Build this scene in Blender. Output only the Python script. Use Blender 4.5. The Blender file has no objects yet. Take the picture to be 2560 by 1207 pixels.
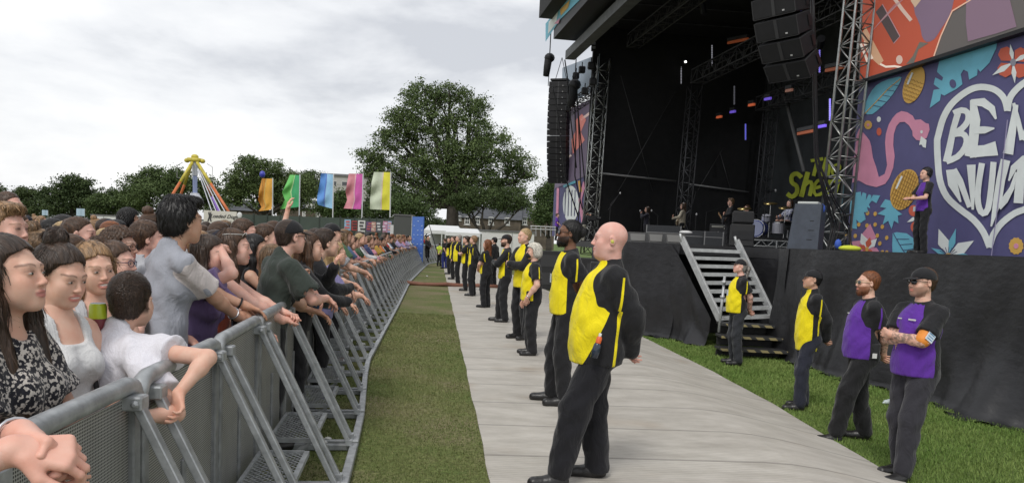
import bpy, math, random, colorsys
import numpy as np
from mathutils import Vector, Matrix
R_ = math.radians
SC = bpy.context.scene
COL = SC.collection
random.seed(7); rng = np.random.default_rng(7)
# ------------------------------------------------------------------ camera, sky, sun, exposure
CAMH = 1.66; FPX = 1900.0; PITCH = 5.0; ROLL = 2.7
RC = Matrix.Rotation(R_(90-PITCH), 3, 'X') @ Matrix.Rotation(R_(ROLL), 3, 'Z')
_c = RC.transposed() @ Vector((0, 1, 0))
SX = (FPX*(_c.x/-_c.z))/2560.0
SY = (600 - 603.5 + FPX*(_c.y/-_c.z))/2560.0
cam_d = bpy.data.cameras.new('camera'); cam = bpy.data.objects.new('camera', cam_d); COL.objects.link(cam)
cam.matrix_world = Matrix.Translation((0, 0, CAMH)) @ RC.to_4x4()
cam_d.sensor_width = 36; cam_d.lens = FPX/2560*36; cam_d.shift_x = SX; cam_d.shift_y = SY
cam_d.clip_start = 0.05; cam_d.clip_end = 3000
SC.camera = cam
def ray(u, v):
    return RC @ Vector(((u-1280)/FPX + SX*2560/FPX, -(v-603.5)/FPX + SY*2560/FPX, -1))
def W(u, v, Y):
    d = ray(u, v); t = Y/d.y
    return Vector((d.x*t, Y, CAMH + d.z*t))
def G(u, v, z=0.0):
    d = ray(u, v); t = (z-CAMH)/d.z
    return Vector((d.x*t, d.y*t, z))
def XU(u, Y):                       # x of the vertical through the horizon point at column u
    return W(u, 600+(u-1280)*math.tan(R_(ROLL)), Y).x
def V3(*a): return Vector(a)
def sstep(x, a, b):
    t = np.clip((np.asarray(x)-a)/(b-a), 0, 1); return t*t*(3-2*t)
def gz(x, y):                       # the field falls a little towards the stage
    s = np.asarray(x) + .09*np.asarray(y)
    return -.3*sstep(s, 2.6, 4.6)

world = bpy.data.worlds.new('World'); SC.world = world; world.use_nodes = True
nt = world.node_tree; N = nt.nodes; L = nt.links; N.clear()
out = N.new('ShaderNodeOutputWorld'); bg = N.new('ShaderNodeBackground'); bg.inputs[1].default_value = .1
sky = N.new('ShaderNodeTexSky'); sky.sky_type = 'NISHITA'; sky.sun_disc = False
sky.sun_elevation = R_(52); sky.sun_rotation = R_(200); sky.air_density = 1.2; sky.dust_density = 2
tc = N.new('ShaderNodeTexCoord'); mp = N.new('ShaderNodeMapping'); mp.inputs['Scale'].default_value = (1.0, 1.0, 2.6)
mp.inputs['Location'].default_value = (.4, .2, .35)
n1 = N.new('ShaderNodeTexNoise'); n1.inputs['Scale'].default_value = 2.9; n1.inputs['Detail'].default_value = 7; n1.inputs['Roughness'].default_value = .55
n1.inputs['Distortion'].default_value = .15
cr = N.new('ShaderNodeValToRGB')
e = cr.color_ramp.elements; e[0].position = .38; e[0].color = (5.2, 5.35, 5.7, 1); e[1].position = .64; e[1].color = (8.5, 8.5, 8.5, 1)
e2 = cr.color_ramp.elements.new(.50); e2.color = (7.2, 7.3, 7.5, 1)
mx = N.new('ShaderNodeMix'); mx.data_type = 'RGBA'; mx.inputs[0].default_value = .93
L.new(tc.outputs['Generated'], mp.inputs[0]); L.new(mp.outputs[0], n1.inputs[0]); L.new(n1.outputs[0], cr.inputs[0])
L.new(sky.outputs[0], mx.inputs[6]); L.new(cr.outputs[0], mx.inputs[7]); L.new(mx.outputs[2], bg.inputs[0]); L.new(bg.outputs[0], out.inputs[0])
sd = bpy.data.lights.new('sun', 'SUN'); sd.energy = 1.4; sd.angle = R_(16); sd.color = (1, .97, .92)
sun = bpy.data.objects.new('sun', sd); COL.objects.link(sun)
_sd = Vector((math.sin(R_(200))*math.cos(R_(52)), math.cos(R_(200))*math.cos(R_(52)), math.sin(R_(52))))
sun.rotation_euler = _sd.to_track_quat('Z', 'Y').to_euler()
SC.view_settings.view_transform = 'Standard'; SC.view_settings.look = 'None'; SC.view_settings.exposure = 0.38; SC.view_settings.gamma = 1
try:
    SC.cycles.max_bounces = 6; SC.cycles.diffuse_bounces = 3; SC.cycles.transparent_max_bounces = 8
except Exception: pass

# ------------------------------------------------------------------ tagging and mesh helpers
def tag(o, label=None, cat=None, group=None, kind=None):
    if label: o['label'] = label
    if cat: o['category'] = cat
    if group: o['group'] = group
    if kind: o['kind'] = kind
    return o
def empty(name, loc=(0, 0, 0), rz=0.0, label=None, cat=None, group=None):
    o = bpy.data.objects.new(name, None); COL.objects.link(o)
    o.empty_display_size = .2
    o.location = loc; o.rotation_euler = (0, 0, rz)
    return tag(o, label, cat, group)
def mk(name, V, Fc, mat, parent=None, smooth=False, color=None, attrs=None):
    me = bpy.data.meshes.new(name)
    V = np.asarray(V, dtype=np.float32).reshape(-1, 3)
    if isinstance(Fc, np.ndarray):
        k = Fc.shape[1]; me.vertices.add(len(V)); me.loops.add(Fc.size); me.polygons.add(len(Fc))
        me.vertices.foreach_set('co', V.ravel())
        me.loops.foreach_set('vertex_index', Fc.astype(np.int32).ravel())
        me.polygons.foreach_set('loop_start', np.arange(0, Fc.size, k, dtype=np.int32))
        me.update(calc_edges=True); me.validate()
    else:
        me.from_pydata([tuple(v) for v in V.tolist()], [], Fc)
    if smooth: me.polygons.foreach_set('use_smooth', np.ones(len(me.polygons), dtype=bool))
    if attrs:
        for an, arr in attrs.items():
            arr = np.asarray(arr, dtype=np.float32)
            if arr.ndim == 2:
                if arr.shape[1] == 3: arr = np.hstack([arr, np.ones((len(arr), 1), np.float32)])
                a = me.color_attributes.new(an, 'FLOAT_COLOR', 'POINT'); a.data.foreach_set('color', arr.ravel())
            else:
                a = me.attributes.new(an, 'FLOAT', 'POINT'); a.data.foreach_set('value', arr)
    if mat:
        for m in (mat if isinstance(mat, list) else [mat]): me.materials.append(m)
    o = bpy.data.objects.new(name, me); COL.objects.link(o)
    if parent: o.parent = parent
    if color is not None: o.color = (*color[:3], 1)
    return o
class MB:
    def __init__(s): s.v = []; s.f = []; s.sm = False
    def add(s, V, Fc):
        n = len(s.v); s.v += [tuple(p) for p in V]; s.f += [tuple(i+n for i in f) for f in Fc]; return s
    def box(s, c, d, R=None, bev=0.0):
        c = Vector(c); h = [x/2 for x in d]
        if bev > 0:
            b = min(bev, min(h)*.45); V = []; idx = {}
            pts = []
            for sx in (-1, 1):
                for sy in (-1, 1):
                    for sz in (-1, 1):
                        for ax in range(3):
                            q = [sx*(h[0]-b), sy*(h[1]-b), sz*(h[2]-b)]; q[ax] = (sx, sy, sz)[ax]*h[ax]
                            idx[(sx, sy, sz, ax)] = len(pts); pts.append(Vector(q))
            Fc = []
            for ax in range(3):
                a1, a2 = [a for a in range(3) if a != ax]
                for sg in (-1, 1):
                    q = []
                    for (p, r) in ((-1, -1), (1, -1), (1, 1), (-1, 1)):
                        k = [0, 0, 0]; k[ax] = sg; k[a1] = p; k[a2] = r; q.append(idx[(*k, ax)])
                    Fc.append(q)
                for p in (-1, 1):
                    for r in (-1, 1):
                        k1 = [0, 0, 0]; k1[a1] = p; k1[a2] = r
                        A = list(k1); A[ax] = -1; B = list(k1); B[ax] = 1
                        Fc.append([idx[(*A, a1)], idx[(*B, a1)], idx[(*B, a2)], idx[(*A, a2)]])
            for sx in (-1, 1):
                for sy in (-1, 1):
                    for sz in (-1, 1): Fc.append([idx[(sx, sy, sz, a)] for a in range(3)])
            # orient outward
            F2 = []
            for f in Fc:
                cc = sum((pts[i] for i in f), Vector())/len(f); nn = (pts[f[1]]-pts[f[0]]).cross(pts[f[2]]-pts[f[0]])
                F2.append(f if nn.dot(cc) > 0 else f[::-1])
            pts = [(R @ p if R else p)+c for p in pts]
            return s.add(pts, F2)
        P = [Vector((x*h[0], y*h[1], z*h[2])) for x in (-1, 1) for y in (-1, 1) for z in (-1, 1)]
        P = [(R @ p if R else p)+c for p in P]
        return s.add(P, [(0, 1, 3, 2), (4, 6, 7, 5), (0, 4, 5, 1), (2, 3, 7, 6), (0, 2, 6, 4), (1, 5, 7, 3)])
    def bar(s, a, b, w, h, up=(0, 0, 1), bev=0.0):
        a = Vector(a); b = Vector(b); d = b-a; l = d.length
        if l < 1e-6: return s
        y = d/l; up = Vector(up)
        x = y.cross(up)
        if x.length < 1e-3: x = y.cross(Vector((1, 0, 0)))
        x.normalize(); z = x.cross(y)
        return s.box((a+b)/2, (w, l, h), Matrix((x, y, z)).transposed(), bev)
    def tube(s, pts, r, n=8, cap=True):
        pts = [Vector(p) for p in pts]; rr = r if isinstance(r, (list, tuple)) else [r]*len(pts)
        base = len(s.v); prev = None
        for i, p in enumerate(pts):
            t = (pts[min(i+1, len(pts)-1)]-pts[max(i-1, 0)]).normalized()
            if prev is None:
                x = t.cross(Vector((0, 0, 1)))
                if x.length < 1e-2: x = t.cross(Vector((1, 0, 0)))
            else: x = prev - t*prev.dot(t)
            x.normalize(); prev = x; y = t.cross(x)
            for k in range(n):
                a = 2*math.pi*k/n; s.v.append(tuple(p + (x*math.cos(a)+y*math.sin(a))*rr[i]))
        for i in range(len(pts)-1):
            for k in range(n):
                a = base+i*n+k; b = base+i*n+(k+1) % n; s.f.append((a, b, b+n, a+n))
        if cap:
            s.f.append(tuple(base+k for k in range(n))[::-1]); e0 = base+(len(pts)-1)*n; s.f.append(tuple(e0+k for k in range(n)))
        return s
    def poly(s, pts): return s.add(pts, [tuple(range(len(pts)))])
    def prism(s, pts, off):
        n = len(pts); off = Vector(off); P = [Vector(p) for p in pts]; Q = [p+off for p in P]
        return s.add(P+Q, [tuple(range(n))[::-1], tuple(range(n, 2*n))] + [(i, (i+1) % n, n+(i+1) % n, n+i) for i in range(n)])
    def lathe(s, prof, c=(0, 0, 0), n=16, R=None):
        c = Vector(c); b = len(s.v)
        for (r, z) in prof:
            for k in range(n):
                a = 2*math.pi*k/n; p = Vector((r*math.cos(a), r*math.sin(a), z)); s.v.append(tuple((R @ p if R else p)+c))
        for i in range(len(prof)-1):
            for k in range(n):
                q = b+i*n+k; w = b+i*n+(k+1) % n; s.f.append((q, w, w+n, q+n))
        return s
    def ball(s, c, r, n=10, m=6, R=None):
        r = r if isinstance(r, (tuple, list)) else (r, r, r)
        prof = []; c = Vector(c); b = len(s.v)
        for i in range(m+1):
            ph = math.pi*i/m
            for k in range(n):
                a = 2*math.pi*k/n; p = Vector((r[0]*math.sin(ph)*math.cos(a), r[1]*math.sin(ph)*math.sin(a), -r[2]*math.cos(ph)))
                s.v.append(tuple((R @ p if R else p)+c))
        for i in range(m):
            for k in range(n):
                q = b+i*n+k; w = b+i*n+(k+1) % n; s.f.append((q, w, w+n, q+n))
        return s
    def build(s, name, mat, parent=None, smooth=False, color=None, label=None):
        o = mk(name, s.v, s.f, mat, parent, smooth, color)
        if label: o['label'] = label
        return o
def copy_tree(o, parent=None, loc=None, rz=None):
    c = o.copy(); COL.objects.link(c); c.parent = parent
    if loc is not None: c.location = loc
    if rz is not None: c.rotation_euler = (0, 0, rz)
    for ch in list(o.children): copy_tree(ch, c)
    return c

# ------------------------------------------------------------------ materials
MC = {}
def mat(name, col=(.5, .5, .5), rough=.6, metal=0.0, var=0.0, vs=8.0, bump=0.0, bs=60.0, emit=0.0, objcol=False, col2=None, spec=.5, stretch=(1, 1, 1), sheen=0.0, sss=0.0, trans=0.0, coat=0.0):
    if name in MC: return MC[name]
    m = bpy.data.materials.new(name); m.use_nodes = True; t = m.node_tree; N = t.nodes; L = t.links
    b = N['Principled BSDF']; b.inputs['Roughness'].default_value = rough; b.inputs['Metallic'].default_value = metal
    b.inputs['Specular IOR Level'].default_value = spec
    b.inputs['Coat Weight'].default_value = coat
    if sheen: b.inputs['Sheen Weight'].default_value = sheen
    if sss: b.inputs['Subsurface Weight'].default_value = sss; b.inputs['Subsurface Radius'].default_value = (.02, .008, .004)
    b.inputs['Transmission Weight'].default_value = trans
    tcn = N.new('ShaderNodeTexCoord'); mpn = N.new('ShaderNodeMapping'); mpn.inputs['Scale'].default_value = stretch
    L.new(tcn.outputs['Object'], mpn.inputs[0])
    src = None
    if objcol:
        oi = N.new('ShaderNodeObjectInfo'); src = oi.outputs['Color']
    if var > 0:
        n = N.new('ShaderNodeTexNoise'); n.inputs['Scale'].default_value = vs; n.inputs['Detail'].default_value = 6; n.inputs['Roughness'].default_value = .6
        L.new(mpn.outputs[0], n.inputs[0])
        r = N.new('ShaderNodeMapRange'); r.inputs[1].default_value = .3; r.inputs[2].default_value = .7; r.inputs[3].default_value = 1-var; r.inputs[4].default_value = 1+var
        L.new(n.outputs[0], r.inputs[0])
        if col2 is not None and not objcol:
            mxx = N.new('ShaderNodeMix'); mxx.data_type = 'RGBA'; r.inputs[3].default_value = 0; r.inputs[4].default_value = 1
            L.new(r.outputs[0], mxx.inputs[0]); mxx.inputs[6].default_value = (*col, 1); mxx.inputs[7].default_value = (*col2, 1)
            L.new(mxx.outputs[2], b.inputs['Base Color'])
        else:
            mm = N.new('ShaderNodeVectorMath'); mm.operation = 'SCALE'
            if src: L.new(src, mm.inputs[0])
            else: mm.inputs[0].default_value = col
            L.new(r.outputs[0], mm.inputs['Scale']); L.new(mm.outputs[0], b.inputs['Base Color'])
    elif src: L.new(src, b.inputs['Base Color'])
    else: b.inputs['Base Color'].default_value = (*col, 1)
    if bump > 0:
        n = N.new('ShaderNodeTexNoise'); n.inputs['Scale'].default_value = bs; n.inputs['Detail'].default_value = 4
        L.new(mpn.outputs[0], n.inputs[0]); bp = N.new('ShaderNodeBump'); bp.inputs['Strength'].default_value = bump; bp.inputs['Distance'].default_value = .02
        L.new(n.outputs[0], bp.inputs['Height']); L.new(bp.outputs[0], b.inputs['Normal'])
    if emit > 0:
        b.inputs['Emission Color'].default_value = (*col, 1); b.inputs['Emission Strength'].default_value = emit
    MC[name] = m; return m
# ------------------------------------------------------------------ implicit-surface body engine
def nets(D, o, h):
    S = D < 0
    nx, ny, nz = D.shape
    c = np.zeros((nx-1, ny-1, nz-1), np.int8)
    for i in (0, 1):
        for j in (0, 1):
            for k in (0, 1): c += S[i:nx-1+i, j:ny-1+j, k:nz-1+k]
    m = (c > 0) & (c < 8); cells = np.argwhere(m)
    idx = -np.ones(m.shape, np.int64); idx[m] = np.arange(len(cells))
    acc = np.zeros((len(cells), 3)); cnt = np.zeros(len(cells))
    cor = [np.array(q) for q in ((0, 0, 0), (1, 0, 0), (0, 1, 0), (1, 1, 0), (0, 0, 1), (1, 0, 1), (0, 1, 1), (1, 1, 1))]
    for a, b in ((0, 1), (2, 3), (4, 5), (6, 7), (0, 2), (1, 3), (4, 6), (5, 7), (0, 4), (1, 5), (2, 6), (3, 7)):
        A = cells+cor[a]; B = cells+cor[b]; va = D[A[:, 0], A[:, 1], A[:, 2]]; vb = D[B[:, 0], B[:, 1], B[:, 2]]
        cr = (va < 0) != (vb < 0); t = np.where(cr, va/np.where(cr, va-vb, 1), 0)
        acc += np.where(cr[:, None], cor[a]+(cor[b]-cor[a])*t[:, None], 0); cnt += cr
    V = np.asarray(o)+(cells+acc/np.maximum(cnt, 1)[:, None])*h
    Fs = []
    for ax in range(3):
        a1, a2 = (ax+1) % 3, (ax+2) % 3
        sl0 = [slice(None)]*3; sl1 = [slice(None)]*3
        sl0[ax] = slice(0, -1); sl1[ax] = slice(1, None)
        X = S[tuple(sl0)] != S[tuple(sl1)]; E = np.argwhere(X)
        n = m.shape
        E = E[(E[:, a1] > 0) & (E[:, a2] > 0) & (E[:, a1] < n[a1]) & (E[:, a2] < n[a2])]
        if not len(E): continue
        def g(d1, d2):
            q = E.copy(); q[:, a1] -= d1; q[:, a2] -= d2; return idx[q[:, 0], q[:, 1], q[:, 2]]
        Q = np.stack([g(1, 1), g(0, 1), g(0, 0), g(1, 0)], 1)
        flip = ~S[E[:, 0], E[:, 1], E[:, 2]]
        Q[flip] = Q[flip][:, ::-1]
        Fs.append(Q[(Q >= 0).all(1)])
    return V, (np.vstack(Fs) if Fs else np.zeros((0, 4), np.int64))
class Fld:
    def __init__(s, inf=0.0): s.p = []; s.inf = inf; s.post = []
    def cap(s, a, b, ra, rb=None, k=.02, op=0):
        s.p.append(('c', np.array(a, float), np.array(b, float), ra, ra if rb is None else rb, k, op)); return s
    def ell(s, c, r, k=.02, op=0, R=None):
        r = (r, r, r) if isinstance(r, (int, float)) else r
        s.p.append(('e', np.array(c, float), np.array(r, float), None if R is None else np.array(R), 0, k, op)); return s
    def mesh(s, lo, hi, h):
        lo = np.asarray(lo, float); hi = np.asarray(hi, float)
        n = np.ceil((hi-lo)/h).astype(int)+1
        ax = [lo[i]+np.arange(n[i])*h for i in range(3)]
        D = np.ones(n)
        for pr in s.p:
            k = pr[5]; op = pr[6]; inf = s.inf if op == 0 else 0
            if pr[0] == 'c':
                mr = max(pr[3], pr[4])+inf; b0 = np.minimum(pr[1], pr[2])-mr; b1 = np.maximum(pr[1], pr[2])+mr
            else:
                mr = (pr[2].max() if pr[3] is not None else pr[2])+inf; b0 = pr[1]-mr; b1 = pr[1]+mr
            mg = k+3*h; sl = []; ok = True
            for i in range(3):
                i0 = max(0, int((b0[i]-mg-lo[i])/h)); i1 = min(n[i], int((b1[i]+mg-lo[i])/h)+2)
                if i1-i0 < 1: ok = False
                sl.append(slice(i0, max(i1, i0)))
            if not ok: continue
            P = np.stack(np.meshgrid(ax[0][sl[0]], ax[1][sl[1]], ax[2][sl[2]], indexing='ij'), -1)
            if pr[0] == 'c':
                ba = pr[2]-pr[1]; pa = P-pr[1]; t = np.clip((pa@ba)/max(ba@ba, 1e-9), 0, 1)
                d = np.sqrt(((pa-t[..., None]*ba)**2).sum(-1))-(pr[3]+(pr[4]-pr[3])*t)-inf
            else:
                q = P-pr[1]; rr = pr[2]+inf
                if pr[3] is not None: q = q@pr[3]
                k0 = np.sqrt(((q/rr)**2).sum(-1)); k1 = np.sqrt(((q/rr**2)**2).sum(-1))
                d = np.where(k1 > 1e-6, k0*(k0-1)/np.maximum(k1, 1e-6), -rr.min())
            C = D[tuple(sl)]
            if op == 0:
                hh = np.clip(.5+.5*(d-C)/k, 0, 1); D[tuple(sl)] = d*(1-hh)+C*hh-k*hh*(1-hh)
            else:
                hh = np.clip(.5-.5*(C+d)/k, 0, 1); D[tuple(sl)] = C*(1-hh)+(-d)*hh+k*hh*(1-hh)
        if s.post:
            P = np.stack(np.meshgrid(*ax, indexing='ij'), -1)
            for fn in s.post: D = fn(P, D)
        return nets(D, lo, h)
def vn(V, Fq):
    n = np.cross(V[Fq[:, 1]]-V[Fq[:, 0]], V[Fq[:, 2]]-V[Fq[:, 0]]); N_ = np.zeros_like(V)
    for i in range(4): np.add.at(N_, Fq[:, i], n)
    return N_/np.maximum(np.linalg.norm(N_, axis=1), 1e-12)[:, None]
def ik(S, T, l1, l2, pole):
    S = np.array(S, float); T = np.array(T, float); d = T-S; L_ = np.linalg.norm(d); mxl = (l1+l2)*.995
    if L_ > mxl: T = S+d/L_*mxl; d = T-S; L_ = mxl
    L_ = max(L_, abs(l1-l2)+.02)
    u = d/max(np.linalg.norm(d), 1e-6); a = (l1*l1-l2*l2+L_*L_)/(2*L_); hh = math.sqrt(max(l1*l1-a*a, 0))
    p = np.array(pole, float); p = p-u*(p@u); p /= max(np.linalg.norm(p), 1e-6)
    return S+u*a+p*hh, T
def nrm(v): v = np.array(v, float); return v/max(np.linalg.norm(v), 1e-9)
def eul(yaw=0, pitch=0, roll=0):     # yaw + turns the face to the person's left, pitch + looks up, roll + leans right
    return np.array(Matrix.Rotation(R_(yaw), 3, 'Z') @ Matrix.Rotation(R_(pitch), 3, 'X') @ Matrix.Rotation(R_(roll), 3, 'Y'))
ARMS = {
    'side': dict(w=(.25, .03, .83), p=(.3, -1, 0)), 'behind': dict(w=(.045, -.19, .93), p=(1, -.7, 0), hd=(-1, -.15, -.45), hn=(0, -1, 0)),
    'rail': dict(w=(.10, .44, 1.16), p=(1, -.1, -1), hd=(-.35, .8, -.45), hn=(0, -.4, -1)),
    'railhang': dict(w=(.16, .47, 1.18), p=(1, -.1, -1), hd=(-.2, .6, -.8), hn=(0, -.8, -.6)),
    'front': dict(w=(.07, .22, 1.0), p=(1, -.4, -.2), hd=(-1, .4, -.2), hn=(0, -1, 0)),
    'up': dict(w=(.22, .12, 2.02), p=(1, 0, .2), hd=(0, .1, 1), hn=(0, 1, 0)),
    'face': dict(w=(.06, .20, 1.52), p=(1, .3, -1), hd=(-.5, -.2, 1), hn=(0, -1, 0)),
    'cross1': dict(w=(-.10, .19, 1.19), p=(1, .1, -.6), hd=(-1, .0, .15), hn=(0, -1, 0)),
    'cross2': dict(w=(-.06, .24, 1.21), p=(1, .1, -.6), hd=(-1, -.1, .1), hn=(0, -1, 0)),
    'guitar1': dict(w=(.05, .2, 1.0), p=(1, -.6, 0), hd=(-.6, .2, -.6), hn=(0, -1, 0)),
    'guitar2': dict(w=(.42, .28, 1.12), p=(.4, -.4, -1), hd=(0, .3, 1), hn=(0, -1, 0)),
    'phone': dict(w=(.10, .34, 1.46), p=(1, 0, -1), hd=(-.2, .25, 1), hn=(0, 1, 0)),
}
M_SKIN = None
def skin_mat():
    global M_SKIN
    m = mat('skin', (.5, .3, .2), rough=.5, sss=.06, bump=.06, bs=220, spec=.35)
    if M_SKIN is None:
        t = m.node_tree; a = t.nodes.new('ShaderNodeVertexColor'); a.layer_name = 'Col'
        n = t.nodes.new('ShaderNodeTexNoise'); n.inputs['Scale'].default_value = 22; n.inputs['Detail'].default_value = 5
        r = t.nodes.new('ShaderNodeValToRGB'); r.color_ramp.elements[0].position = .3; r.color_ramp.elements[0].color = (1.0, .86, .82, 1); r.color_ramp.elements[1].position = .7; r.color_ramp.elements[1].color = (1.04, 1.05, 1.05, 1)
        oi = t.nodes.new('ShaderNodeObjectInfo')
        x = t.nodes.new('ShaderNodeMix'); x.data_type = 'RGBA'; x.blend_type = 'MULTIPLY'; x.inputs[0].default_value = 1
        y = t.nodes.new('ShaderNodeMix'); y.data_type = 'RGBA'; y.blend_type = 'MULTIPLY'; y.inputs[0].default_value = 1
        tc_ = t.nodes.new('ShaderNodeTexCoord'); t.links.new(tc_.outputs['Object'], n.inputs[0])
        t.links.new(n.outputs[0], r.inputs[0]); t.links.new(a.outputs[0], x.inputs[6]); t.links.new(r.outputs[0], x.inputs[7])
        t.links.new(x.outputs[2], y.inputs[6]); t.links.new(oi.outputs['Color'], y.inputs[7]); t.links.new(y.outputs[2], t.nodes['Principled BSDF'].inputs['Base Color'])
        M_SKIN = m
    return m
def cloth_mat(name='cloth', rough=.85, dual=False, pattern=None, fold=.35, alt=(.012, .012, .014)):
    if name in MC: return MC[name]
    m = bpy.data.materials.new(name); m.use_nodes = True; t = m.node_tree; N = t.nodes; L = t.links; b = N['Principled BSDF']
    b.inputs['Roughness'].default_value = rough; b.inputs['Sheen Weight'].default_value = .15; b.inputs['Specular IOR Level'].default_value = .25
    tcn = N.new('ShaderNodeTexCoord'); oi = N.new('ShaderNodeObjectInfo'); src = oi.outputs['Color']
    if dual:
        a = N.new('ShaderNodeAttribute'); a.attribute_name = 'pan'; g = N.new('ShaderNodeMath'); g.operation = 'GREATER_THAN'; g.inputs[1].default_value = 0
        L.new(a.outputs['Fac'], g.inputs[0]); x = N.new('ShaderNodeMix'); x.data_type = 'RGBA'; x.inputs[6].default_value = (*alt, 1)
        L.new(g.outputs[0], x.inputs[0]); L.new(src, x.inputs[7]); src = x.outputs[2]
    if pattern == 'floral':
        v = N.new('ShaderNodeTexNoise'); v.inputs['Scale'].default_value = 80; v.inputs['Detail'].default_value = 2; L.new(tcn.outputs['Object'], v.inputs[0])
        r = N.new('ShaderNodeValToRGB'); r.color_ramp.interpolation = 'LINEAR'; r.color_ramp.elements[0].position = .5; r.color_ramp.elements[0].color = (.012, .012, .018, 1)
        r.color_ramp.elements[1].position = .56; r.color_ramp.elements[1].color = (.5, .46, .42, 1)
        L.new(v.outputs[0], r.inputs[0]); src = r.outputs[0]
    if pattern == 'stripe':
        w = N.new('ShaderNodeTexWave'); w.inputs['Scale'].default_value = 7; w.bands_direction = 'X'; L.new(tcn.outputs['Object'], w.inputs[0])
        r = N.new('ShaderNodeValToRGB'); r.color_ramp.interpolation = 'CONSTANT'; r.color_ramp.elements[0].color = (.6, .6, .62, 1); r.color_ramp.elements[1].position = .5; r.color_ramp.elements[1].color = (.06, .08, .22, 1)
        L.new(w.outputs[0], r.inputs[0]); src = r.outputs[0]
    nv = N.new('ShaderNodeTexNoise'); nv.inputs['Scale'].default_value = 230; nv.inputs['Detail'].default_value = 2; L.new(tcn.outputs['Object'], nv.inputs[0])
    mr = N.new('ShaderNodeMapRange'); mr.inputs[3].default_value = .82; mr.inputs[4].default_value = 1.18; L.new(nv.outputs[0], mr.inputs[0])
    sc = N.new('ShaderNodeVectorMath'); sc.operation = 'SCALE'; L.new(src, sc.inputs[0]); L.new(mr.outputs[0], sc.inputs['Scale']); L.new(sc.outputs[0], b.inputs['Base Color'])
    mp_ = N.new('ShaderNodeMapping'); mp_.inputs['Scale'].default_value = (1, 1, .55); L.new(tcn.outputs['Object'], mp_.inputs[0])
    f = N.new('ShaderNodeTexNoise'); f.inputs['Scale'].default_value = 9; f.inputs['Detail'].default_value = 3; f.inputs['Distortion'].default_value = 1.6; L.new(mp_.outputs[0], f.inputs[0])
    bp = N.new('ShaderNodeBump'); bp.inputs['Strength'].default_value = fold; bp.inputs['Distance'].default_value = .06; L.new(f.outputs[0], bp.inputs['Height'])
    b2 = N.new('ShaderNodeBump'); b2.inputs['Strength'].default_value = .06; b2.inputs['Distance'].default_value = .004; L.new(nv.outputs[0], b2.inputs['Height']); L.new(bp.outputs[0], b2.inputs['Normal']); L.new(b2.outputs[0], b.inputs['Normal'])
    MC[name] = m; return m
def hair_mat():
    if 'hair' in MC: return MC['hair']
    m = bpy.data.materials.new('hair'); m.use_nodes = True; t = m.node_tree; N = t.nodes; L = t.links; b = N['Principled BSDF']
    b.inputs['Roughness'].default_value = .42; b.inputs['Specular IOR Level'].default_value = .4
    at = N.new('ShaderNodeAttribute'); at.attribute_name = 'flow'; at.attribute_type = 'GEOMETRY'
    mp_ = N.new('ShaderNodeMapping'); mp_.inputs['Scale'].default_value = (1, 1, .06); L.new(at.outputs['Vector'], mp_.inputs[0])
    n = N.new('ShaderNodeTexNoise'); n.inputs['Scale'].default_value = 260; n.inputs['Detail'].default_value = 3; n.inputs['Distortion'].default_value = .3; L.new(mp_.outputs[0], n.inputs[0])
    n2 = N.new('ShaderNodeTexNoise'); n2.inputs['Scale'].default_value = 60; n2.inputs['Detail'].default_value = 2; L.new(mp_.outputs[0], n2.inputs[0])
    ad = N.new('ShaderNodeMath'); ad.operation = 'ADD'; L.new(n.outputs[0], ad.inputs[0]); L.new(n2.outputs[0], ad.inputs[1])
    r = N.new('ShaderNodeMapRange'); r.inputs[1].default_value = .75; r.inputs[2].default_value = 1.25; r.inputs[3].default_value = .35; r.inputs[4].default_value = 1.75; L.new(ad.outputs[0], r.inputs[0])
    oi = N.new('ShaderNodeObjectInfo'); s = N.new('ShaderNodeVectorMath'); s.operation = 'SCALE'; L.new(oi.outputs['Color'], s.inputs[0]); L.new(r.outputs[0], s.inputs['Scale']); L.new(s.outputs[0], b.inputs['Base Color'])
    bp = N.new('ShaderNodeBump'); bp.inputs['Strength'].default_value = .7; bp.inputs['Distance'].default_value = .006; L.new(ad.outputs[0], bp.inputs['Height']); L.new(bp.outputs[0], b.inputs['Normal'])
    MC['hair'] = m; return m

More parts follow.
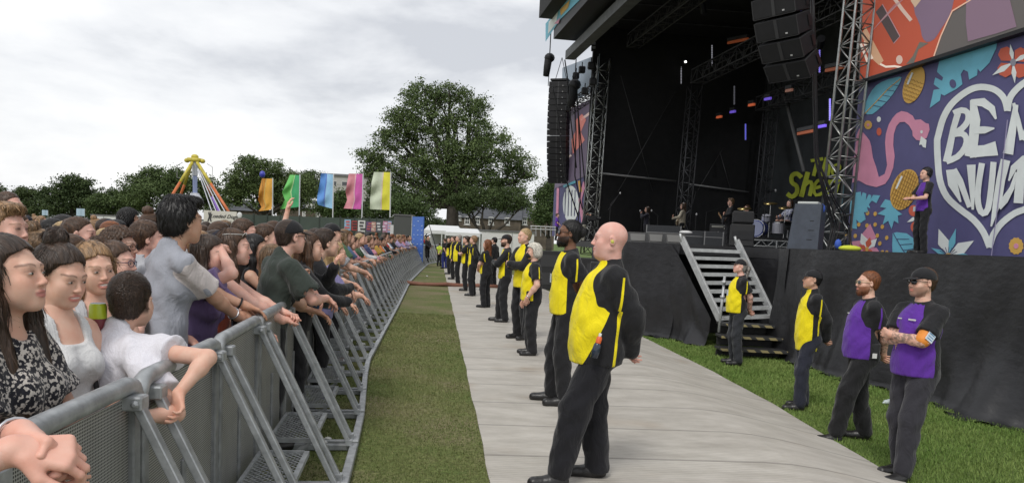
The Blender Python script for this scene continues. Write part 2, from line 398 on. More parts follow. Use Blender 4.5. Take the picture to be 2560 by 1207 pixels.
SK = dict(fair=(.65, .42, .325), pink=(.67, .42, .345), tan=(.53, .33, .235), olive=(.40, .23, .14), brown=(.17, .085, .05), dark=(.10, .05, .032))
HC = dict(dkbrown=(.034, .020, .013), black=(.008, .007, .007), brown=(.06, .032, .018), light=(.14, .085, .045), blonde=(.34, .24, .12), white=(.6, .57, .5), ginger=(.16, .055, .02), sandy=(.22, .13, .065), grey=(.25, .23, .21))
LODS = {0: (.0045, .011, .0042, .010), 1: (.006, .015, .0055, .014), 2: (.010, .022, .009, .020), 3: (.014, .03, .013, .027)}
def head_field(F, sp, nk):
    fs = sp.get('facew', .95 if sp.get('fem') else 1.0); jf = .90 if sp.get('fem') else 1.0
    F.ell((0, -.012, .028), (.076*fs, .096, .087), k=.02)
    F.ell((0, .034, -.028), (.057*fs, .060, .078), k=.03)
    F.ell((0, .036, -.072), (.046*fs*jf, .046, .036), k=.03)
    F.ell((0, .071, -.094), (.020, .017, .016), k=.02)
    for x in (-1, 1):
        F.cap((x*.055*fs*jf, -.004, -.050), (x*.018*jf, .066, -.092), .018*jf, .014*jf, k=.03)
        F.ell((x*.039*fs, .059, -.024), (.023, .021, .020), k=.025); F.ell((x*.033*fs, .055, -.052), (.024, .024, .026), k=.03)
    F.cap((-.034, .080, .022), (.034, .080, .022), .0125, k=.018)
    for x in (-1, 1):
        F.ell((x*.031, .1035, .003), (.0155, .0155, .0115), k=.012, op=1)
        F.ell((x*.031, .0795, .002), (.0150, .0140, .0125), k=.005)
    F.cap((0, .085, .014), (0, .1085, -.029), .0068, .0092, k=.012)
    for x in (-1, 1): F.ell((x*.0105, .1005, -.0335), (.0072, .0095, .0068), k=.007)
    op = sp.get('mouth', 0)
    F.ell((0, .0905, -.0575+op*.002), (.0245, .0115, .0065), k=.006)
    F.ell((0, .0895, -.070-op*.006), (.0215, .0115, .0075), k=.006)
    F.cap((-.023-.004*op, .098, -.0625+op*.002), (.023+.004*op, .098, -.0625+op*.002), .0022+.0018*op, k=.004, op=1)
    for x in (-1, 1):
        F.ell((x*.078*fs, -.008, -.004), (.0095, .020, .031), k=.008, R=np.array(Matrix.Rotation(R_(-12), 3, 'X') @ Matrix.Rotation(R_(x*-18), 3, 'Z')))
        F.ell((x*.087*fs, .000, -.002), (.006, .011, .017), k=.006, op=1)
    F.cap((0, -.020, -.05), nk, .052*sp.get('neck', 1), .055*sp.get('neck', 1), k=.03)
    if sp.get('jowl'): F.ell((0, .02, -.105), (.055, .05, .03), k=.035)
def smoothmax(a, b, k):
    h = np.clip(.5-.5*(b-a)/k, 0, 1); return b*(1-h)+a*h+k*h*(1-h)
def hair_meshes(sp, lod):
    """returns list of (V,F) in head space"""
    st = sp['hair']; h = LODS[lod][0]*1.15; th = {'short': .014, 'crop': .007, 'quiff': .016, 'curly': .026, 'afro': .045}.get(st, .016)
    F = Fld()
    fs = sp.get('facew', 1.0)
    if sp.get('cap'): th = .003
    fw_ = st in ('long', 'bob', 'bun', 'pony', 'beachy', 'short', 'crop')
    F.ell((0, -.014-(.009 if fw_ else 0), .030+(.006 if fw_ else 0)), (.076*fs+th*.8, .096+th, .087+th), k=.02)
    if st in ('long', 'bob', 'curly', 'bun', 'pony', 'beachy'): F.ell((0, -.05, -.03), (.066*fs+th, .055+th, .07), k=.03)
    else: F.ell((0, -.055, -.03), (.052+th, .042+th, .05), k=.03)
    side = sp.get('side', 0)
    def post(P, D):
        x, y, z = P[..., 0], P[..., 1], P[..., 2]
        # keep side: behind the hairline
        hl = sp.get('hairline', 0)
        front = np.where(z > 0, -.002+np.clip(z, 0, .2)*.78+np.clip(z-.064-(.016 if fw_ else .004)*np.exp(-(x/.030)**2), 0, 1)*6, -.002+z*.55)-hl+.003*np.sin(x*160+z*90)
        g = y-front
        if st in ('long', 'bob', 'curly', 'beachy'): g = np.where((z < .03), y-.018-np.clip(z, -.1, .03)*.1, g)
        low = -(z+(.085 if st != 'crop' else .07))
        D = smoothmax(D, g, .012)
        if st not in ('long', 'bob', 'curly', 'beachy'): D = smoothmax(D, low, .01)
        a = np.arctan2(x, y+.02)
        amp = {'crop': .0006, 'short': .002, 'quiff': .003, 'curly': .006, 'afro': .004}.get(st, .002)
        nz_ = np.sin(a*23+z*30+np.sin(z*60+x*40)*1.2)*np.sin(z*(25 if st != 'curly' else 140)+a*4+y*30)
        D = D+amp*nz_
        if st in ('long', 'beachy', 'bob'): D = D+.007*np.exp(-((x-.012)/.006)**2)*(z > .05)
        return D
    F.post.append(post)
    if st == 'quiff': F.ell((.012, .055, .105), (.06, .045, .028), k=.025); F.ell((0, -.02, .112), (.066, .07, .022), k=.02)
    if st == 'short' and sp.get('fringe'): F.ell((0, .07, .07), (.05, .028, .026), k=.02)
    M = [F.mesh((-.16, -.18, -.16), (.16, .15, .19), h)]
    def wavy(P, D, amp=.004, fr=26):
        x, y, z = P[..., 0], P[..., 1], P[..., 2]; a = np.arctan2(x, y+.05)
        return D+amp*np.sin(a*fr+np.sin(z*22)*1.5)+amp*.6*np.sin(z*35+a*9)
    if st in ('long', 'beachy', 'bob'):
        ln = sp.get('hlen', .34 if st != 'bob' else .12)
        G_ = Fld(); hw = .074*fs
        G_.ell((0, -.045, .02), (.083*fs, .078, .085), k=.02)
        for x in (-1, 1):
            fw = sp.get('hfwd', .0)
            G_.cap((x*hw, -.012, .03), (x*(hw+.012), -.012+fw*.4, -.10), .026, .028, k=.03)
            G_.cap((x*(hw+.012), -.012+fw*.4, -.10), (x*(hw+.014), .0+fw, -.10-ln*.7), .028, .032, k=.03)
        G_.cap((0, -.075, -.03), (0, -.085, -.10-ln*.75), .06, .055, k=.04)
        G_.post.append(lambda P, D: wavy(P, smoothmax(D, P[..., 1]-np.where(P[..., 2] > .045, .0, .045+sp.get('hfwd', 0)), .01), .005 if st == 'beachy' else .003))
        M.append(G_.mesh((-.18, -.19, -.16-ln), (.18, .18, .14), h*1.2))
    if st == 'bun':
        G_ = Fld(); b = sp.get('bun', (0, -.062, .142)); G_.ell(b, (.047, .042, .038), k=.02); G_.cap((0, -.04, .07), b, .04, .035, k=.02)
        G_.post.append(lambda P, D: wavy(P-np.array(b)*np.array([1, 1, 0]), D, .004, 9)); M.append(G_.mesh(np.array(b)-.09, np.array(b)+.09, h))
    if st == 'pony':
        G_ = Fld(); G_.cap((0, -.10, .04), (0, -.15, -.01), .022, .03, k=.02); G_.cap((0, -.15, -.01), (.01, -.135, -.2), .03, .016, k=.02)
        G_.post.append(lambda P, D: wavy(P, D, .003, 16)); M.append(G_.mesh((-.08, -.22, -.24), (.08, -.05, .09), h))
    return M
def strands(V, Nn, n, ln, rs, down=.8, wd=.0016):
    ok = np.arange(len(V)); i = rs.choice(ok, n); p = V[i]+Nn[i]*.001; nn = Nn[i]
    d = np.array([0, 0, -1.0])*down+rs.normal(0, .10 if ln > .05 else .22, (n, 3))+nn*.08
    # near the crown hair runs away from the whorl
    top = np.clip(nn[:, 2], 0, 1)[:, None]; rad = p*np.array([1, 1, 0])+np.array([0, .05, 0]); d = d*(1-top)+rad/np.maximum(np.linalg.norm(rad, axis=1), 1e-4)[:, None]*top
    d -= nn*(d*nn).sum(1)[:, None]*.85; d /= np.maximum(np.linalg.norm(d, axis=1), 1e-6)[:, None]
    s = np.cross(d, nn); s /= np.maximum(np.linalg.norm(s, axis=1), 1e-6)[:, None]
    l = ln*(.5+rs.random(n))[:, None]*(1-.45*top); w = wd*(.6+.8*rs.random(n))[:, None]
    cv = 1.2+3.6*top; p1 = p+d*l*.5+nn*(.0025-cv*l*l*.25); p2 = p+d*l-nn*cv*l*l+rs.normal(0, .0018, (n, 3))
    VV = np.stack([p-s*w, p+s*w, p1+s*w, p1-s*w, p2+s*w*.3, p2-s*w*.3], 1).reshape(-1, 3)
    b = np.arange(n)[:, None]*6
    FF = np.vstack([b+np.array([0, 1, 2, 3]), b+np.array([3, 2, 4, 5])])
    return VV, FF
def person(sp):
    """one person: an Empty at the feet > body (continuous skin mesh), hair, clothing. local frame faces +Y"""
    lod = sp.get('lod', 1); hh, hb, hn_, hc = LODS[lod]
    H = sp.get('H', 1.75); s = H/1.78; fem = sp.get('fem', False)
    x0, y0 = sp['pos']; z0 = sp.get('z', None); z0 = float(gz(x0, y0)) if z0 is None else z0
    root = empty('person', (x0, y0, z0), R_(sp.get('face', 0)), sp.get('label'), 'person', sp.get('group'))
    lean = R_(sp.get('lean', 0)); sidel = R_(sp.get('sidelean', 0)); piv = np.array([0, 0, .97])
    RL = np.array(Matrix.Rotation(sidel, 3, 'Y') @ Matrix.Rotation(-lean, 3, 'X'))
    def T(p): p = np.array(p, float); return piv+RL@(p-piv)
    bk = sp.get('bulk', 1.0); gut = sp.get('gut', 0.0); sw = sp.get('sh', .93 if fem else 1.0)
    cf = sp.get('chestf', 1.0)
    # joints
    J = {}
    ch = sp.get('crouch', 0)
    for i, sd_ in ((0, 1), (1, -1)):
        J['S', i] = T((sd_*.158*sw, -.005, 1.405)); J['H', i] = np.array([sd_*.088, 0, .93])
        a = sp.get('arms', 'side'); a = a[i] if isinstance(a, (tuple, list)) else a
        a = dict(ARMS[a]) if isinstance(a, str) else dict(a)
        w = np.array(a['w'], float)*np.array([sd_, 1, 1]); po = np.array(a['p'], float)*np.array([sd_, 1, 1])
        E, Wr = ik(J['S', i], w, .285, .255, po)
        if 'e' in a: E = np.array(a['e'], float); Wr = w
        J['E', i] = E; J['W', i] = Wr
        fd = nrm(Wr-E); hd = nrm(np.array(a['hd'], float)*np.array([sd_, 1, 1])) if 'hd' in a else nrm(fd+np.array([0, .1, -.1]))
        hnn = np.array(a.get('hn', (-1, 0, 0)), float)*np.array([sd_, 1, 1]); hnn = nrm(hnn-hd*(hnn@hd))
        J['hd', i] = hd; J['hn', i] = hnn; J['curl', i] = a.get('curl', 25)
        ft = sp.get('feet', ((.11, .0), (.11, .0)))[i]
        A = np.array([sd_*ft[0], ft[1]-.03, .085]); K, A = ik(J['H', i], A, .43, .42, (sd_*.1, 1, 0)); J['K', i] = K; J['A', i] = A
        if sp.get('seat'):
            J['K', i] = np.array([sd_*.15, .40, .98-.0]); J['A', i] = np.array([sd_*.16, .42, .55])
    hp = T((0, .015, 1.65)); hs = sp.get('hs', 1.06)
    RH = eul(sp.get('hyaw', 0), sp.get('hpitch', 0), sp.get('hroll', 0))
    if lean: RH = RH@np.array(Matrix.Rotation(-lean*.0, 3, 'X'))
    nkb = T((0, -.015, 1.44)); nk_h = RH.T@(nkb-hp)/hs
    fold = (lambda P, D: D)
    # ---------------- body skin
    def torso(F, g=0.0, cloth=False):
        if cloth: F.ell(T((0, .004, .90)), (.152*bk+gut*.012, .112*bk+gut*.01, .36), k=.05, R=RL)
        F.ell((0, 0, .96), (.150*bk, .108*bk, .11), k=.05)
        F.ell(T((0, .0, 1.10)), (.130*bk+gut*.03, .098*bk, .13), k=.06, R=RL)
        F.ell(T((0, .0, 1.28)), (.150*sw*cf, .108*cf, .160), k=.06, R=RL)
        F.cap(T((-.115*sw, -.01, 1.415)), T((.115*sw, -.01, 1.415)), .050, k=.06)
        F.cap(T((0, -.015, 1.40)), T((0, -.012, 1.50)), .07, .054, k=.05)
        if gut > 0: F.ell(T((0, .012+.026*gut, 1.27)), (.135+.012*gut, .095+.026*gut, .15), k=.07, R=RL); F.ell(T((0, .02+.042*gut, 1.09)), (.125+.030*gut, .10+.036*gut, .20), k=.08, R=RL)
        if fem:
            for x in (-1, 1): F.ell(T((x*.068, .085, 1.265)), (.062, .056, .062), k=.04, R=RL)
    skin = sp.get('skin', 'fair'); skin = SK[skin] if isinstance(skin, str) else skin
    skin = np.array(skin)
    F = Fld(); torso(F)
    F.cap(nkb, hp, .053*sp.get('neck', 1), .045, k=.03)
    for i in (0, 1):
        F.cap(J['S', i], J['E', i], .050*bk, .040*bk, k=.03); F.cap(J['E', i], J['W', i], .041*bk, .026*bk, k=.015)
        m_ = J['E', i]*.7+J['W', i]*.3; F.ell(m_, .041*bk, k=.02)
        F.cap(J['H', i], J['K', i], .083*bk, .058*bk, k=.03); F.cap(J['K', i], J['A', i], .056*bk, .036, k=.02)
        sm = sp.get('lod', 1) >= 2
        if sm:
            W0 = J['W', i]; d = J['hd', i]; F.cap(W0, W0+d*.09, .03, .033, k=.02); F.cap(W0+d*.09, W0+d*.16+J['hn', i]*.03, .026, .014, k=.01)
    mn = np.min([J[k] for k in J if k[0] in 'SHEWKA'], axis=0)-.22; mxx = np.max([J[k] for k in J if k[0] in 'SHEWKA'], axis=0)+.22
    mn[2] = max(.02, min(mn[2], .06)); mxx[2] = max(mxx[2], hp[2]+.02)
    V, Q = F.mesh(mn, mxx, hb); VV = [V]; FF = [Q]; CC = [np.tile(skin, (len(V), 1))]; nvt = len(V)
    # ---------------- head
    Hf = Fld(); head_field(Hf, sp, nk_h)
    hv, hq = Hf.mesh((-.11, -.14, -.17), (.11, .15, .15), hh)
    c = np.tile(skin, (len(hv), 1)); x, y, z = hv.T; mo = sp.get('mouth', 0)
    def mixc(mask, colr): c[:] = c*(1-mask[:, None])+np.array(colr)*mask[:, None]
    ww = hh
    lip = np.clip(1.15-np.sqrt((x/(.026+.004*mo))**2+((z+.0635+mo*.002)/(.0125+mo*.006))**2), 0, .25)*4*(y > .075); mixc(np.clip(lip, 0, 1)*.75, sp.get('lips', skin*np.array([.85, .45, .48])))
    if mo:
        th_ = np.clip(1.1-np.sqrt((x/.023)**2+((z+.0625+mo*.001)/(.0030+mo*.0022))**2), 0, .3)*3.3*(y > .07); mixc(np.clip(th_, 0, 1), (.75, .72, .68))
    bc = np.array(HC[sp.get('haircol', 'brown')])*.8 if sp.get('haircol') != 'white' else np.array((.4, .35, .3))
    bz = .0235+.006*np.clip(1-((np.abs(x)-.034)/.022)**2, -1, 1)
    br = np.clip((.0052-np.abs(z-bz))/.003, 0, 1)*(np.abs(x) > .013)*(np.abs(x) < .054)*(y > .05); mixc(br*sp.get('brow', .62), bc)
    lash = np.clip(1-np.abs(z-.0068-.0016*np.clip(1-((np.abs(x)-.031)/.013)**2, -1, 1))/.0028, 0, 1)*(np.abs(x) > .016)*(np.abs(x) < .047)*(y > .06); mixc(lash*(.75 if fem else .5), (.03, .02, .016))
    ck = np.exp(-(((np.abs(x)-.042)/.022)**2+((z+.028)/.022)**2))*(y > .02); mixc(ck*.28, skin*np.array([1.0, .74, .70]))
    ns = np.exp(-((x/.016)**2+((z+.033)/.015)**2))*(y > .09); mixc(ns*.3, skin*np.array([1.05, .7, .66]))
    ey = np.clip(1.2-np.sqrt(((np.abs(x)-.031)/.0135)**2+((z-.002)/.0058)**2), 0, .3)*3.3*(y > .06)
    if not sp.get('eyes', lod == 0): mixc(ey*.8, (.05, .035, .03))
    else: mixc(np.clip(1.3-np.sqrt(((np.abs(x)-.031)/.017)**2+((z-.004)/.010)**2), 0, .3)*3.0*(y > .06)*.4, skin*np.array([.5, .4, .38]))
    bd = sp.get('beard')
    if bd:
        bm = np.clip((-.030-z+.2*np.clip(.06-y, -.02, .1))/.012, 0, 1)*(y > .0)*np.clip((.1-np.abs(z+.062)*0)/.1, 0, 1)
        mm_ = np.clip(1.2-np.sqrt((x/.024)**2+((z+.064)/.012)**2), 0, 1)*(y > .08); bm = bm*(1-np.clip(mm_*2, 0, 1)); bm *= (z > -.13)
        mixc(bm*(.85 if bd == 'full' else .5), np.array(HC[sp.get('beardcol', sp.get('haircol', 'brown'))])*1.2)
    if sp['hair'] in ('crop', 'short', 'quiff', 'cap', 'capped') or sp.get('shave'):
        hm = np.clip((z+.06)/.02, 0, 1)*np.clip((-y+.0+np.clip(z, 0, .1)*.9)/.01, 0, 1)*(np.abs(x) < .082); mixc(hm*(.75 if sp.get('shave') else .85), np.array(HC[sp.get('haircol', 'brown')])*1.3)
    VV.append(hv@RH.T*hs+hp); FF.append(hq+nvt); CC.append(c); nvt += len(hv)
    # ---------------- hands
    if lod < 2 and not sp.get('nohands'):
        for i, sd_ in ((0, 1), (1, -1)):
            W0 = J['W', i]; d = J['hd', i]; n_ = J['hn', i]; sdv = np.cross(d, n_)*(1 if i == 0 else -1)*-1
            # thumb side vector
            HF = Fld(); cu = R_(J['curl', i]); gs = sp.get('hand', 1.0)
            HF.cap(J['E', i]*.35+W0*.65, W0, .030*bk, .025*bk, k=.01)
            HF.cap(W0, W0+d*.03*gs, .025*bk, .024, k=.015)
            for f, (off, ln, r) in enumerate(((.029, .074, .0088), (.0095, .084, .0092), (-.0105, .078, .0088), (-.029, .060, .0078))):
                k0 = W0+d*(.088-.004*abs(f-1))*gs+sdv*off*gs
                HF.cap(W0+d*.02+sdv*off*.6, k0, .0135*gs, .0115*gs, k=.014)
                p = k0; dd = d+sdv*off*1.5; dd = nrm(dd); ang = 0
                for sgi, fr in enumerate((.45, .30, .25)):
                    ang += cu*(1.0 if sgi else .8)*(1+.12*f); q = p+(dd*math.cos(ang)+n_*math.sin(ang))*ln*fr*gs
                    HF.cap(p, q, (r-.0005*sgi)*gs, (r-.0008*(sgi+1))*gs, k=.0035); p = q
            t0 = W0+d*.025*gs+sdv*.022*gs; t1 = t0+(d*.55+sdv*.65+n_*.35)*.042*gs; t2 = t1+nrm(d*.9+sdv*.25+n_*.35)*.034*gs; t3 = t2+nrm(d+n_*.3)*.024*gs
            HF.cap(t0, t1, .0165*gs, .0125*gs, k=.012); HF.cap(t1, t2, .0115*gs, .0098*gs, k=.004); HF.cap(t2, t3, .0098*gs, .0078*gs, k=.004)
            cc_ = W0+d*.08
            a, b = HF.mesh(cc_-.15, cc_+.15, hn_); VV.append(a); FF.append(b+nvt)
            hc_ = np.tile(skin, (len(a), 1))*np.array([1.0, .93, .9]); CC.append(hc_); nvt += len(a)
    if sp.get('tattoo'):
        v0 = VV[0]; ad = np.full(len(v0), 9.0)
        for i in sp['tattoo']:
            a, b = J['S', i], J['W', i]
            for a, b in ((J['S', i]*.5+J['E', i]*.5, J['E', i]), (J['E', i], J['W', i])):
                ba = b-a; pa = v0-a; t = np.clip((pa@ba)/(ba@ba), 0, 1); ad = np.minimum(ad, np.sqrt(((pa-t[:, None]*ba)**2).sum(1)))
        x, y, z = v0.T; pt = np.sin(x*90+np.sin(z*70)*2)*np.sin(z*80+np.sin(y*90)*2)*np.sin(y*70+x*40)
        mk_ = ((ad < .06) & (pt > .02)).astype(float)*.6; CC[0] = CC[0]*(1-mk_[:, None])+np.array((.05, .055, .06))*mk_[:, None]
    body = mk('body', np.vstack(VV)*s, np.vstack(FF), skin_mat(), root, True, (1, 1, 1), {'Col': np.vstack(CC)})
    # ---------------- eyes
    if sp.get('eyes', lod == 0) and not sp.get('noface'):
        for x in (-1, 1):
            eb = MB(); gx = sp.get('gaze', (0, 0)); c0 = Vector((x*.031, .0830, .0010))
            eb.ball(c0, (.0128, .0118, .0062), 12, 8)
            n0 = len(eb.v)
            ib = MB(); dirv = Vector((gx[0], 1, gx[1])).normalized(); ib.ball(c0+dirv*.0082, (.0056, .0046, .0052), 10, 6)
            o = mk('eye', (np.array(eb.v)@RH.T*hs+hp)*s, eb.f, mat('eye_white', (.40, .37, .34), .25), body, True)
            mk('iris', (np.array(ib.v)@RH.T*hs+hp)*s, ib.f, mat('iris', (.03, .022, .015), .2), o, True)
    # ---------------- hair
    st = sp['hair']; seed = int(abs(x0*977+y0*131)) % 99991; rs = np.random.default_rng(seed)
    if st not in ('bald', 'none') :
        hsp = dict(sp);
        if st in ('capped',): hsp['hair'] = 'crop'
        if st == 'caplong': hsp['hair'] = 'long'
        ms = hair_meshes(hsp, lod); A = []; B = []; fl = []; n0 = 0
        for (a, b) in ms:
            if not len(a): continue
            A.append(a); B.append(b+n0); n0 += len(a)
            flw = a.copy(); rad = np.arctan2(a[:, 0], a[:, 1]+.02)*.09; hz = np.clip((a[:, 2]-.05)/.06, 0, 1)
            fl.append(np.stack([a[:, 0]*hz+rad*(1-hz), a[:, 1]*hz*.2, a[:, 2]-a[:, 1]*hz*1.0], 1))
            if lod <= 1 and sp.get('strand', 1):
                nn = vn(a, b)
                if hsp['hair'] in ('long', 'beachy', 'bob', 'bun', 'pony') and not sp.get('cap'):
                    kk = (a[:, 1] < .03) & ~((a[:, 2] > .06) & (a[:, 1] > -.03))
                    if kk.sum() < 30: continue
                    a, nn = a[kk], nn[kk]
                    if hsp['hair'] in ('bun', 'pony'): nn = nn*1.0
                elif hsp['hair'] in ('short', 'crop', 'quiff', 'curly'):
                    kk = ~((a[:, 1] > .045) & (a[:, 2] < .085))
                    a, nn = a[kk], nn[kk]
                if sp.get('cap'):
                    kk = a[:, 2] < .03
                    if kk.sum() < 30: continue
                    a, nn = a[kk], nn[kk]
                cnt = int(sp.get('nstr', 1500 if lod == 0 else 500)*(1 if len(ms) == 1 else 1))
                ln = {'crop': .008, 'short': .018, 'quiff': .03, 'curly': .03, 'bun': .02, 'pony': .03}.get(hsp['hair'], .07)
                v2, f2 = strands(a, nn, cnt, ln, rs, wd=.0012 if lod == 0 else .002); A.append(v2); B.append(f2+n0); n0 += len(v2)
                fl.append(np.repeat(rs.random((cnt, 3))*.03+.2, 6, 0))
        if A:
            mk('hair', (np.vstack(A)@RH.T*hs+hp)*s, np.vstack(B), hair_mat(), root, True, HC[sp.get('haircol', 'brown')], {'flow': np.vstack(fl)})
    if bd == 'full':
        BF = Fld(); BF.ell((0, .036, -.080), (.055, .056, .044), k=.03); BF.ell((0, .070, -.100), (.032, .028, .030), k=.02)
        BF.ell((0, .098, -.063), (.027, .02, .010), k=.006, op=1)
        BF.post.append(lambda P, D: smoothmax(D, np.maximum(P[..., 2]+.042-np.clip(.04-P[..., 1], 0, .05)*.8, -P[..., 1]+.002), .008)+.0016*np.sin(P[..., 0]*300+np.sin(P[..., 2]*150)*2)*np.sin(P[..., 2]*220+P[..., 1]*100))
        a, b = BF.mesh((-.09, -.03, -.15), (.09, .13, 0), hh)
        nn = vn(a, b); v2, f2 = strands(a, nn, 700, .014, rs); bc_ = HC[sp.get('beardcol', sp.get('haircol', 'brown'))]
        mk('beard', (np.vstack([a, v2])@RH.T*hs+hp)*s, np.vstack([b, f2+len(a)]), hair_mat(), root, True, bc_, {'flow': np.vstack([a, v2])})
    def inhead(mb, name, m, par=root, smooth=True, color=None): return mk(name, (np.array(mb.v)@RH.T*hs+hp)*s, mb.f, m, par, smooth, color)
    if sp.get('cap'):
        CF = Fld(); CF.ell((0, -.012, .034), (.085, .105, .090), k=.02)
        CF.post.append(lambda P, D: smoothmax(D, .028+P[..., 1]*.10-P[..., 2], .004))
        a, b = CF.mesh((-.11, -.13, -.01), (.11, .12, .15), hh)
        cp = mk('cap', (a@RH.T*hs+hp)*s, b, cloth_mat('cap_cloth', .8, fold=.12), root, True, sp.get('capcol', (.012, .012, .014)))
        sg = -1 if sp.get('capback') else 1
        br_ = MB(); n = 11; pts = []
        for t_ in (0, 1):
            for k in range(n):
                a_ = math.pi*(k/(n-1))
                rx = .075; ry = .09+.075*t_; base = .045
                pts.append((rx*math.cos(a_)*(1 if t_ == 0 else .92), sg*(base+ (ry-base)*math.sin(a_)), .040+.008*0-.018*(t_)*math.sin(a_)-.006*abs(math.cos(a_))))
        Vt = pts+[(p[0], p[1], p[2]-.004) for p in pts]; Fc = []
        for k in range(n-1): Fc += [(k, k+1, n+k+1, n+k), (2*n+k, 3*n+k, 3*n+k+1, 2*n+k+1), (n+k, n+k+1, 3*n+k+1, 3*n+k)]
        br_.add(Vt, Fc); inhead(br_, 'brim', cloth_mat('cap_cloth'), cp, True, sp.get('capcol', (.012, .012, .014)))
    g = sp.get('glasses')
    if g:
        zz, yy, tl = (0.002, .098, 0) if g != 'ontop' else (.088, .062, .06)
        gl = MB(); fc = sp.get('framecol', (.01, .01, .01))
        for x in (-1, 1):
            c0 = Vector((x*.033, yy, zz)); Rg = Matrix.Rotation(R_(x*-14), 3, 'Z') @ Matrix.Rotation(R_(-35 if g == 'ontop' else 6), 3, 'X')
            ring = [c0+Rg @ Vector((.027*math.cos(q), 0, .020*math.sin(q))) for q in [2*math.pi*k/14 for k in range(15)]]
            if g == 'clear': gl.tube(ring, .0018, 5, False)
            else: gl.tube(ring, .002, 5, False)
            gl.tube([c0+Vector((x*.026, -.004, .006)), (x*.078, .02+(-.06 if g == 'ontop' else 0), zz+.006), (x*.082, -.015+(-.06 if g == 'ontop' else 0), zz+.0)], .0026, 5)
        gl.tube([(-.008, yy+.003, zz+.005), (.008, yy+.003, zz+.005)], .002, 5)
        go = inhead(gl, 'glasses', mat('frame_%s' % str(fc), fc, .35), root)
        if g != 'clear':
            ln_ = MB()
            for x in (-1, 1):
                c0 = Vector((x*.033, yy, zz)); Rg = Matrix.Rotation(R_(x*-14), 3, 'Z') @ Matrix.Rotation(R_(-35 if g == 'ontop' else 6), 3, 'X')
                ln_.ball(c0, (.0265, .003, .0195), 14, 6, Rg)
            inhead(ln_, 'lens', mat('dark_lens', (.006, .006, .008), .08, spec=.8), go)
    # ---------------- clothes
    top = sp.get('top'); tc_ = sp.get('topcol', (.3, .3, .3))
    def armdist(P):
        dm = np.full(P.shape[:-1], 9.0)
        for i in (0, 1):
            for a, b, r in ((J['S', i], J['E', i], .055*bk),)+(((J['E', i], J['W', i], .045*bk),) if sp.get('sleeve') == 'long' else ()):
                ba = b-a; pa = P-a; t = np.clip((pa@ba)/(ba@ba), 0.0, 1); t = np.clip(t, .12 if r > .05 else 0, 1)
                dm = np.minimum(dm, np.sqrt(((pa-t[..., None]*ba)**2).sum(-1))-r)
        return dm
    rsd = rs.random(6)*6.28
    def folds(amp):
        def fn(P, D):
            x, y, z = P[..., 0], P[..., 1], P[..., 2]
            w = np.sin(z*34+x*13*np.sin(rsd[0])+np.sin(x*21+rsd[1])*1.3+y*17+rsd[2])*np.sin(x*24+y*19+rsd[3]+z*6)+.6*np.sin((x+y)*48+z*22+rsd[4])*np.sin(z*17-y*30+rsd[5])
            return D+amp*w
        return fn
    if top:
        inf = sp.get('inf', .016 if lod < 2 else .022); kind = top
        CF = Fld(inf); torso(CF, cloth=True)
        sl = {'tank': 0, 'tee': .72, 'long': 2}[sp.get('sleeve', 'tee')]
        slr = sp.get('slr', .012)
        for i in (0, 1):
            S_, E_, W_ = J['S', i], J['E', i], J['W', i]
            if sl > 1:
                CF.cap(S_, E_, (.044+slr*.6)*bk, (.042+slr*.7)*bk, k=.03); CF.cap(E_, W_+(W_-E_)*.02, (.042+slr*.7)*bk, (.026+slr*.6)*bk, k=.02)
            elif sl > 0:
                CF.cap(S_, S_+(E_-S_)*sl, (.044+slr*.5)*bk, (.046+slr*1.2)*bk, k=.03)
        if gut > 0 and sp.get('drop', True): CF.ell(T((0, .018+.036*gut, .93)), (.135+.028*gut, .098+.036*gut, .30), k=.06, R=RL)
        if top == 'polo' or top == 'jacket':
            CF.cap(T((0, -.015, 1.42)), T((0, -.006, 1.505 if top == 'polo' else 1.53)), .063, .050, k=.02)
        else: CF.ell(T((0, .045, 1.52)), (.075, .085, .085), k=.01, op=1)
        hem = sp.get('hem', .88 if top != 'jacket' else .84)
        def clipf(P, D, hem=hem):
            d2 = hem-P[..., 2]
            D = np.maximum(D, d2)
            if sl <= 1:
                for i in (0, 1):
                    S_, E_ = J['S', i], J['E', i]; u = nrm(E_-S_); ln_ = np.linalg.norm(E_-S_)*sl if sl > 0 else .01
                    pa = P-S_; t = pa@u; rad = np.sqrt(np.maximum((pa**2).sum(-1)-t*t, 0))
                    sel = (rad < .10) & (np.abs(P[..., 0]) > .0)
                    tt = t-ln_ if sl > 0 else t+.0
                    if sl > 0: D = np.where(sel & (t > 0) & (rad < .095) & (armdist1(P, i) < .05), np.maximum(D, tt), D)
            if top == 'tank':
                pl = T((0, 0, 1.40))[2]; strap = np.abs(np.abs(P[..., 0])-.085)-.022
                D = np.where(P[..., 2] > pl-.03, np.maximum(D, strap), D)
            if top in ('polo', 'jacket'):
                q = (P-piv)@RL; D = np.maximum(D, q[..., 2]+piv[2]-(1.50 if top == 'polo' else 1.535)-q[..., 1]*-.25)
            return D
        def armdist1(P, i):
            a, b = J['S', i], J['E', i]; ba = b-a; pa = P-a; t = np.clip((pa@ba)/(ba@ba), 0, 1); return np.sqrt(((pa-t[..., None]*ba)**2).sum(-1))-.05*bk
        CF.post += [folds(sp.get('foldamp', .0045)), clipf]
        lo = mn.copy(); hi = mxx.copy(); lo[2] = hem-.03; hi[2] = max(T((0, 0, 1.57))[2], hi[2] if sl > 0 else 0); hi[2] = min(hi[2], 2.2)
        V, Q = CF.mesh(lo, hi, hc)
        at = {}
        dual = sp.get('uniform')
        if sp.get('sleevecol'): at['pan'] = armdist(V)-.020-slr*.5
